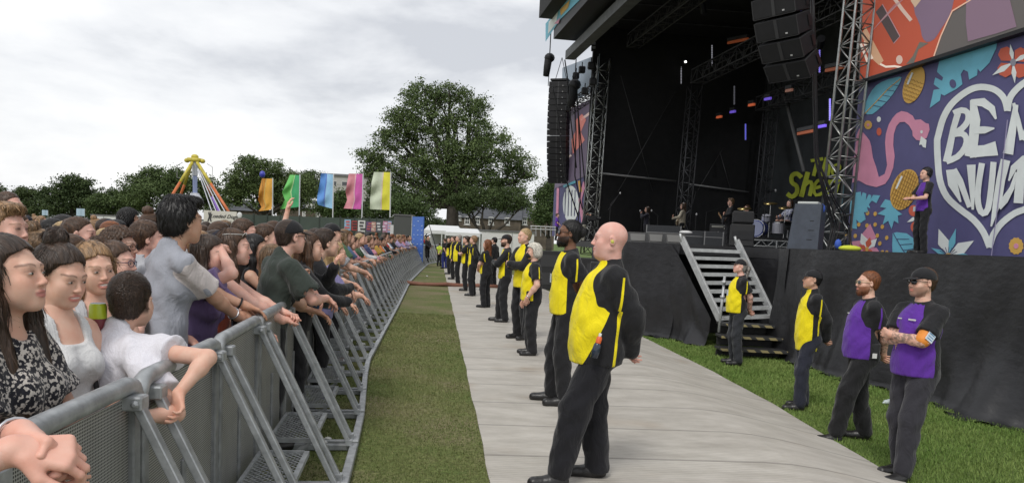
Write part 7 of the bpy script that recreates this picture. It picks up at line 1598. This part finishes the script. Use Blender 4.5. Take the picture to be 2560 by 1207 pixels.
# --- the wider crowd from prototypes
TOPS = {'white': (.55, .55, .56), 'black': (.015, .015, .017), 'grey': (.22, .22, .24), 'navy': (.03, .04, .10), 'red': (.35, .04, .04), 'pink': (.50, .22, .28), 'pale blue': (.28, .38, .50), 'green': (.06, .12, .06), 'mustard': (.42, .26, .05), 'lilac': (.32, .26, .42), 'denim': (.09, .14, .24), 'orange': (.5, .17, .05)}
PROT = []
def proto_(lod, k, desc):
    d = dict(pos=(0, 0), z=0, H=1.72, face=0, lod=lod, skin='fair', top='tee', topcol=(.3, .3, .3), legcol=(.03, .04, .07)); d.update(k); r = person(d); PROT.append((r, lod, desc)); return r
KS = [(dict(hair='short', arms='rail', lean=10), 'short-haired', 'leaning on the rail', 'r'), (dict(hair='long', fem=True, arms='rail', lean=12), 'long-haired', 'leaning on the rail', 'r'), (dict(hair='crop', arms='railhang', lean=16), 'crop-haired', 'hanging both arms over the rail', 'r'), (dict(hair='beachy', fem=True, arms=('railhang', 'rail'), lean=8, sleeve='long'), 'wavy-haired', 'resting long sleeves on the rail', 'r'),
      (dict(hair='short', arms='side', hyaw=10), 'short-haired', 'standing in the crowd', 'c'), (dict(hair='long', fem=True, arms='front', hyaw=-12), 'long-haired', 'standing in the crowd', 'c'), (dict(hair='quiff', arms='side', hpitch=6), 'quiffed', 'standing in the crowd', 'c'), (dict(hair='bun', fem=True, arms='front'), 'bun-haired', 'standing in the crowd', 'c'), (dict(hair='capped', cap=True, arms='side', capcol=(.02, .02, .03)), 'dark-capped', 'standing in the crowd', 'c'), (dict(hair='pony', fem=True, arms='side', hyaw=25), 'ponytailed', 'standing in the crowd', 'c'), (dict(hair='curly', arms=('up', 'side')), 'curly-haired', 'raising one arm in the crowd', 'u')]
PR = {}
for lod in (2, 3):
    for i, (k, hd, ps, kd) in enumerate(KS): PR[lod, i] = (proto_(lod, dict(k), hd), hd, ps, kd)
LUSE = set(); used = set(); rc = np.random.default_rng(21)
def put(kinds, x, y, place):
    lod = 2 if y < 15 else 3
    i = int(rc.choice([j for j, q in enumerate(KS) if q[3] in kinds])); r, hd, ps, kd = PR[lod, i]
    face = R_(-72+rc.normal(0, 12)+ (8 if y > 20 else 0)) if kd == 'r' else R_(-62+rc.normal(0, 18)); sc = .88+.12*rc.random()
    if (lod, i) in used: o = copy_tree(r, None, (x, y, 0), face)
    else: o = r; used.add((lod, i)); o.location = (x, y, 0); o.rotation_euler = (0, 0, face)
    o.scale = (sc, sc, sc*(.98+.04*rc.random()))
    for _t in range(12):
        tn = rc.choice(list(TOPS)); hc_ = rc.choice(['dkbrown', 'black', 'brown', 'light', 'sandy', 'blonde', 'ginger', 'dkbrown', 'brown']); key = (hd, hc_, tn, ps, place)
        if key not in LUSE: break
    LUSE.add(key); skt = 1-.35*rc.random()**2.5
    for ch in o.children:
        n_ = ch.name.split('.')[0]
        if n_ == 'body': ch.color = (skt, skt*.97, skt*.95, 1)
        elif n_ == 'hair': ch.color = (*HC[hc_], 1)
        elif n_ in ('t_shirt', 'tank_top'): ch.color = (*TOPS[tn], 1)
        elif n_ == 'trousers': ch.color = (*[(.03, .04, .08), (.012, .012, .014), (.10, .12, .16), (.2, .17, .12)][rc.integers(0, 4)], 1)
    hn = {'dkbrown': 'dark brown', 'black': 'black', 'brown': 'brown', 'light': 'light brown', 'sandy': 'sandy', 'blonde': 'blonde', 'ginger': 'ginger'}[hc_]
    o['label'] = '%s person, %s hair, %s top, %s, %s' % (hd, hn, tn, {'r': 'arms on rail', 'u': 'one arm raised', 'c': 'standing'}[kd] if 'hanging' not in ps else 'arms over rail', place); o['category'] = 'person'; o['group'] = CR; PL.append((x, y))
def free(x, y, d): return all((x-a)**2+(y-b)**2 > d*d for a, b in PL)
n_c = 0
y = 5.0
while y < 50:                                   # front row along the rail
    x = railx(y)-.34-.06*rc.random()
    if free(x, y, .36): put('r', x, y, 'near camera end' if y < 10 else 'mid barrier' if y < 22 else 'far barrier'); n_c += 1
    y += .50+.12*rc.random()+max(0, y-18)*.012
def fill(y0, y1, n, dmin, xw, place, ex=1.0):
    global n_c
    t_ = 0; c = 0
    while c < n and t_ < n*60:
        t_ += 1; y = y0+(y1-y0)*rc.random()**ex; xr = railx(y)-.75; xl = max(XU(-60, y), xr-xw)
        if xl > xr: continue
        x = xr-(xr-xl)*rc.random()
        if free(x, y, dmin*(1+.0*y)): put('ccccu' if rc.random() < .06 else 'c', x, y, place); c += 1; n_c += 1
fill(4.2, 8, 34, .42, 9, 'few rows back'); fill(8, 13, 52, .50, 9, 'mid crowd'); fill(13, 22, 62, .62, 14, 'deep crowd'); fill(22, 50, 44, .8, 26, 'far crowd')
print('CROWD', n_c)
for k_, (r, *_x) in PR.items():
    if k_ not in used:
        for c in list(r.children_recursive): bpy.data.objects.remove(c)
        bpy.data.objects.remove(r)
# --- stewards
YC = (.80, .66, .008); PU = (.105, .028, .30)
GG = 'stewards lined up along the path'
def guard(u, v, Y, label, **k):
    b = dict(cf=1.12, legr=1.12, hs=1.01, sh=1.07, bulk=1.04, label=label, group=GG, top='polo', uniform=True, topcol=YC, hair='crop', arms='behind', face=92, lod=1, skin='fair'); b.update(k); f = fit(u, v, Y, **b); return P_add(f)
d = guard(1528, 549, 5.2, 'bald steward with a big belly in a yellow and black jacket, nearest on the path', lod=0, hair='bald', skin=(.66, .40, .34), face=96, lean=-3, hpitch=3, sh=1.08, gut=1.0, bulk=1.16, cf=1.12, hyaw=-8, pslant=-.38, facew=1.06, neck=1.14, top='jacket', sleeve='long', stripe=True, jowl=True, panel=.04, inf=.02, hem=.83, slr=.022, feet=((.10, -.02), (.13, .30)), legr=1.3, foldamp=.006, haircol='grey', brow=.3, legcol=(.010, .010, .013), hs=1.06)
J = d['_J']; hp = Vector(d['_hp']); 
MB().ball(hp+Vector((.083, .004, -.010))*1.1, (.012, .014, .016), 8, 6).build('earplug', mat('earplug_yellow', (.5, .48, .08), .5), d['root'], True)
MB().ball(hp+Vector((-.083, .004, -.010))*1.1, (.012, .014, .016), 8, 6).build('earplug', mat('earplug_yellow'), d['root'], True)
q = W(1492, 868, 4.93); bt = empty('water_bottle', tuple(q), 0, 'small bottle with an orange cap in the bald steward\'s jacket pocket', 'bottle'); R12 = Matrix.Rotation(R_(12), 3, 'Y'); MB().lathe([(0, -.07), (.026, -.07), (.028, -.02), (.024, .02), (.016, .03)], (0, 0, 0), 12, R12).build('body', mat('bottle_dark', (.03, .04, .06), .15), bt, True); MB().lathe([(.018, .03), (.019, .065), (.012, .075)], (0, 0, 0), 12, R12).build('cap', mat('cap_orange', (.7, .13, .03), .4), bt, True); MB().lathe([(.010, .075), (.010, .095), (0, .097)], (0, 0, 0), 10, R12).build('spout', WC, bt, True)
def lanyard(d, cardz=1.22, col=BLK):
    T_ = d['_T']; y = .115+.04*d.get('gut', 0); m = MB(); m.tube([T_((-.05, -.04, 1.49)), T_((-.045, .07, 1.44)), T_((.015, y+.02, cardz+.04)), T_((.05, .07, 1.44)), T_((.05, -.04, 1.49))], .006, 4); m.build('lanyard', mat('strap_black', BLK, .7), d['root'], True)
    MB().box(T_((.015, y+.045, cardz)), (.065, .006, .09), bev=.002).build('id_card', mat('card_white', (.55, .62, .68), .4), d['root'])
d = guard(1424, 548, 7.75, 'tall bearded steward in sunglasses and a yellow polo shirt with a lanyard', lod=0, hair='short', haircol='black', skin='brown', face=94, hpitch=6, beard='full', glasses='dark', sh=1.1, bulk=1.08, cf=1.1, slr=.018, feet=((.09, .12), (.13, .02)), shave=False, panel=.03, gut=.15, hs=1.02)
lanyard(d); MB().ball(Vector(d['_hp'])+Vector((0, -.13, .02)), (.06, .05, .06), 10, 8).build('hair_knot', mat('knot_black', (.008, .007, .007), .7, bump=.6, bs=80), d['root'], True)
d = guard(1335, 607, 11.0, 'woman steward with curly white hair and a black face mask', fem=True, hair='curly', haircol='white', face=98, gut=.5, bulk=1.15, arms=(dict(w=(.20, .10, .86), p=(.6, -1, 0)), dict(w=(.22, .12, .93), p=(.8, -1, 0), hd=(-.3, .2, -1))), panel=.02, lod=0, nstr=2500)
hp = Vector(d['_hp']); m = Fld(); m.ell((0, .058, -.058), (.058, .064, .050), k=.02); m.post.append(lambda P, D: np.maximum(D, -P[..., 1]+.012)); a_, b_ = m.mesh((-.08, .0, -.13), (.08, .14, .02), .006); mk('face_mask', (a_@d['_RH'].T*1.06*d['_s'])+np.array(hp), b_, mat('mask_black', (.012, .012, .016), .8), d['root'], True)
wristband(d, 1, SILV, 'watch', r=.030, t_=.007, off=.03); MB().box(Vector((.03, .165, .98))*d['_s'], (.05, .03, .14), bev=.008).build('keys', mat('card_white', (.55, .62, .68), .4), d['root']); MB().box(Vector((-.15, .08, .95))*d['_s'], (.07, .08, .16), bev=.01).build('radio_pouch', mat('strap_black', BLK, .7), d['root'])
d = guard(1312, 569, 12.7, 'blond steward in a zipped yellow jacket with arms folded, behind the masked woman', hair='crop', haircol='blonde', top='jacket', sleeve='long', face=128, hyaw=-12, arms=('cross1', 'cross2'))
d = guard(1266, 584, 15.3, 'steward in a black cap with folded black sleeves and a short beard', hair='capped', cap=True, haircol='dkbrown', beard='full', sleeve='long', arms=('cross1', 'cross2'), skin='fair', feet=((.09, .12), (.13, .0)))
d = guard(1218, 598, 18.3, 'woman steward whose long reddish hair hides her face', fem=True, hair='long', haircol='ginger', hlen=.3, face=62, arms='front', gut=.2)
d = guard(1184, 588, 21.8, 'fair-haired steward in a yellow and black jacket, back half turned', haircol='sandy', hair='short', top='jacket', sleeve='long', face=78, arms='behind')
d = guard(1166, 589, 23.8, 'dark-haired steward with bare folded arms, between two others mid row', haircol='dkbrown', hair='short', arms=('cross1', 'cross2'), lod=2, shoes=True)
d = guard(1147, 586, 26.3, 'grey cropped steward in a bulky yellow jacket, seventh along the path', haircol='grey', top='jacket', sleeve='long', lod=2, shoes=True, gut=.4)
d = guard(1134, 589, 30.0, 'steward with a hand raised to the face near the far end', haircol='brown', top='jacket', sleeve='long', lod=2, shoes=True, arms=('face', 'side'))
d = guard(1124, 592, 34, 'small distant steward in yellow just before the marquee', haircol='dkbrown', top='jacket', sleeve='long', lod=2, shoes=True)
d = guard(1113, 595, 40, 'distant medic in hi-vis yellow and blue by the marquee', haircol='brown', lod=2, shoes=True, topcol=(.5, .62, .05), legcol=(.02, .03, .15), face=40)
d = guard(1100, 606, 43, 'distant seated-looking figure in yellow at the end of the grass', haircol='dkbrown', lod=2, shoes=True, topcol=(.5, .62, .05), uniform=False, top='tee', face=-20)
d = P_add(fit(1070, 588, 46, label='dark-clothed figure standing at the far end of the pit', lod=2, shoes=True, hair='short', haircol='black', top='tee', sleeve='long', topcol=BLK, arms='front', face=-120)); P_add(fit(1236, 592, 26, label='dark figure standing behind the long-haired steward', lod=2, shoes=True, hair='capped', cap=True, haircol='black', top='tee', sleeve='long', topcol=BLK, arms='side', face=60))
GR = 'security staff standing below the stage'
d = guard(1852, 645, 13.0, 'steward in a black cap with a long grey ponytail and a round belly', group=GR, hair='pony', haircol='grey', cap=True, face=92, hpitch=8, gut=.75, arms='behind', skin='pink', lod=1, legcol=(.03, .032, .038)); lanyard(d, 1.2)
d = guard(2033, 671, 9.5, 'steward zipped into a long yellow jacket, dark cap, hands behind his back', group=GR, hair='capped', cap=True, haircol='black', skin='tan', top='jacket', sleeve='long', face=86, hpitch=6, hem=.76, stripe=True, lod=0, legcol=(.02, .022, .035), gut=.25, slr=.022, feet=((.10, .0), (.13, .12)))
MB().tube([d['_T']((0, .135, 1.5)), d['_T']((0, .15, 1.2)), d['_T']((0, .15, .9))], .004, 4).build('zip', mat('zip_dark', (.05, .045, .02), .5), d['root'])
d = guard(2172, 674, 7.95, 'man in a purple polo shirt with a ginger beard and pale-armed sunglasses', group=GR, topcol=PU, hair='crop', haircol='ginger', skin='fair', beard='full', glasses='dark', framecol=(.5, .42, .25), face=88, gut=.75, bulk=1.12, lod=0, hpitch=2, legcol=(.010, .010, .011), feet=((.10, -.10), (.14, .30)), legr=1.25, tattoo=(0, 1), sh=1.10, arms='behind')
MB().box(Vector((-.175, -.02, .97))*d['_s'], (.05, .12, .17), bev=.012).build('radio_pouch', mat('strap_black'), d['root']); MB().box(Vector((-.205, -.03, .93))*d['_s'], (.005, .045, .05)).build('tag', WC, d['root'])
MB().box(d['_T']((.06, .155, 1.33)), (.05, .004, .012)).build('chest_logo', WC, d['root'])
d = guard(2310, 664, 6.55, 'man in purple polo shirt and black cap, tattooed arms folded, nearest the right edge', group=GR, topcol=PU, hair='capped', cap=True, haircol='brown', skin='fair', beard='stub', glasses='dark', face=110, hyaw=-12, gut=.45, lod=0, arms=('cross1', 'cross2'), legcol=(.030, .029, .036), tattoo=(0, 1), feet=((.07, .02), (.12, .20)), sh=1.10, bulk=1.12)
J = d['_J']; 
S_ = Vector(J['S1']); E_ = Vector(J['E1']); ax = (E_-S_).normalized(); c = S_.lerp(E_, .80)
F2 = Fld(); F2.cap(S_.lerp(E_, .70), S_.lerp(E_, .94), .064, .062, k=.01); V, Q = F2.mesh(np.array(c)-.12, np.array(c)+.12, .01); mk('armband', V, Q, mat('armband_orange', (.70, .24, .03), .6), d['root'], True)
for sg in (Vector((-1, .25, 0)),):
    n = (sg-ax*sg.dot(ax)).normalized(); R = Matrix((ax.cross(n), n, ax)).transposed(); o = MB().box(c+n*.066, (.075, .005, .10), R, bev=.001).build('licence_card', mat('card_white', (.55, .62, .68), .4), d['root']); k = MB()
    for j in range(4): k.box(c+n*.0695+ax*(-.035+j*.022), (.055, .002, .007), R)
    k.build('card_print', mat('card_blue', (.08, .25, .45), .5), o)
T_ = d['_T']; MB().box(T_((-.055, .150, 1.345)), (.075, .004, .014)).build('chest_logo', WC, d['root']); MB().box(T_((.07, .146, 1.345)), (.04, .004, .010)).build('chest_logo', WC, d['root'])
# --- on stage
d = P_add(fit(2316, 418, 14.5, z=DZ, label='stage hand in a purple polo and headset standing before the flamingo banner', face=96, hair='short', haircol='black', skin='fair', top='polo', uniform=True, topcol=PU, arms=(dict(w=(.02, .30, 1.12), p=(1, -.3, -1), hd=(-.4, .8, .2), hn=(0, -.3, -1)), dict(w=(.03, .30, 1.13), p=(1, -.3, -1), hd=(-.4, .8, .2), hn=(0, -.3, -1))), lod=1, shoes=True))
hp = Vector(d['_hp']); hs_ = MB(); hs_.tube([hp+Vector((.085*math.cos(a), -.01, .11*math.sin(a)+.01)) for a in [math.pi*k/10 for k in range(11)]], .008, 5); hs_.ball(hp+Vector((.085, 0, 0)), (.02, .035, .04)); hs_.ball(hp+Vector((-.085, 0, 0)), (.02, .035, .04)); hs_.tube([hp+Vector((.085, .02, -.02)), hp+Vector((.06, .10, -.06)), hp+Vector((.02, .13, -.07))], .005, 4); hs_.ball(hp+Vector((.02, .13, -.07)), .014); hs_.build('headset', BKM, d['root'], True); MB().box(Vector((.08, .14, .93))*d['_s'], (.06, .01, .09)).build('id_card', mat('card_white', (.55, .62, .68), .4), d['root'])
PS_ = 'band performing on stage'
def guitar(sp, z=1.02, col=(.4, .30, .18), lab='', ang=22):
    r = sp['root']; s = sp['_s']; t = empty('electric_guitar', tuple(r.location+Vector((0, 0, z*s))), r.rotation_euler[2], lab, 'guitar'); R = Matrix.Rotation(R_(-ang), 3, 'Y'); y = .20+.05*sp.get('gut', 0)
    out_ = [(-.22, -.02), (-.18, .10), (-.08, .13), (0, .08), (.08, .13), (.12, .06), (.12, -.06), (.07, -.12), (0, -.07), (-.10, -.14), (-.19, -.10)]
    MB().prism([R @ Vector((a, y, b)) for a, b in out_], (0, .045, 0)).build('guitar_body', mat('guitar_%.2f' % col[0], col, .3), t); MB().bar(R @ Vector((.10, y+.03, 0)), R @ Vector((.60, y+.03, 0)), .045, .02).build('neck', mat('guitar_neck', (.25, .14, .06), .4), t); MB().box(R @ Vector((.66, y+.03, .0)), (.14, .02, .07), R).build('headstock', mat('guitar_neck'), t)
    MB().tube([R @ Vector((-.2, y, .02)), Vector((-.1, -.05, .42)), Vector((.1, .02, .45)), R @ Vector((.14, y, .05))], .012, 5).build('strap', mat('strap_brown', (.12, .06, .03), .7), t)
d = P_add(fit(1618, 516, 36, z=DZ, label='singer in a long black coat and sunglasses at the microphone', group=PS_, face=80, hair='bob', haircol='dkbrown', skin='fair', top='tee', sleeve='long', hem=.62, topcol=(.02, .02, .03), glasses='dark', arms=(dict(w=(.05, .25, 1.45), p=(1, .2, -1), hd=(-.4, .3, .6), hn=(0, -1, 0), curl=60), dict(w=(.05, .27, 1.42), p=(1, .2, -1), hd=(-.4, .3, .6), hn=(0, -1, 0), curl=60)), lod=1))
d = P_add(fit(1708, 507, 35, z=DZ, label='guitarist in a cream jacket and sunglasses with a pale guitar', group=PS_, face=62, hair='bob', haircol='brown', skin='fair', top='tee', sleeve='long', hem=.76, topcol=(.50, .44, .34), glasses='dark', arms=('guitar1', 'guitar2'), lod=1)); guitar(d, 1.0, (.42, .34, .22), 'pale wooden guitar played by the man in the cream jacket')
d = P_add(fit(1828, 496, 28, z=DZ, label='tall guitarist in black turned away towards the amplifiers', group=PS_, face=88, lean=-4, hair='quiff', haircol='light', skin='fair', top='tee', sleeve='long', topcol=BLK, arms=('guitar1', 'guitar2'), lod=1)); guitar(d, 1.0, (.02, .02, .025), 'black guitar held by the tall guitarist in black')
d = P_add(fit(1868, 512, 33, z=DZ, label='dim figure in dark clothes at the back of the stage', group=PS_, face=100, hair='short', haircol='brown', skin='fair', top='tee', sleeve='long', topcol=BLK, arms='side', lod=2, shoes=True))
d = P_add(dict(pos=(W(1968, 600, 28).x, 28), z=DZ+.12, H=1.72, label='drummer in a blue and white striped shirt seated behind the kit', group=PS_, face=105, hair='bob', haircol='dkbrown', skin='fair', top='tee', sleeve='long', pat='stripe', seat=True, arms=(dict(w=(.12, .38, 1.12), p=(1, -.3, -.8), hd=(0, 1, .2), hn=(-1, 0, 0), curl=70), dict(w=(.12, .38, 1.16), p=(1, -.3, -.8), hd=(0, 1, .2), hn=(-1, 0, 0), curl=70)), lod=1))
q = d['root'].location; t = empty('drum_stool', (q.x, q.y, DZ+.40), 0, 'round black stool under the drummer', 'stool'); MB().lathe([(0, .5), (.17, .5), (.18, .42), (0, .42)], (0, 0, -.06), 12).build('seat', BKM, t); MB().tube([(0, 0, -.4), (0, 0, .37)], .03, 6).build('stem', CHR, t)
for i in (0, 1): 
    J = d['_J']; w = d['root'].matrix_basis @ Vector(J['W%d' % i]); t = tag(MB().tube([(0, 0, 0), (-.16, -.22, .06)], .009, 5).build('drumstick', mat('stick_wood', (.45, .32, .18), .5)), 'wooden drumstick in the %s hand of the drummer' % ('right' if i == 0 else 'left'), 'drumstick'); t.location = w
d = P_add(fit(1467, 527, 37, z=DZ, label='camera operator in black bent to a camera on a tripod by the stage front', face=-60, lean=14, hair='capped', cap=True, haircol='black', skin='fair', top='tee', sleeve='long', topcol=BLK, legcol=(.25, .24, .2), arms='phone', lod=1))
q = W(1480, 545, 36.4); t = empty('video_camera', (q.x, q.y, DZ), 0, 'black broadcast camera on a tripod in front of its operator', 'camera'); h_ = q.z-DZ
MB().box((0, 0, h_), (.42, .22, .24), bev=.02).build('camera_body', BKM, t); MB().lathe([(.07, 0), (.09, .22), (0, .22)], (.2, 0, h_), 12, Matrix.Rotation(R_(90), 3, 'Y')).build('lens', BKM, t)
for k in range(3): a = k*2.1; MB().tube([(0, 0, h_-.12), (math.cos(a)*.45, math.sin(a)*.45, .0)], .022, 5).build('leg', BKM, t)
d = P_add(fit(1394, 533, 42, z=DZ, label='distant man in a purple shirt beside the far banner', face=-100, hair='crop', haircol='brown', skin='pink', top='tee', topcol=PU, arms='front', lod=2, shoes=True))
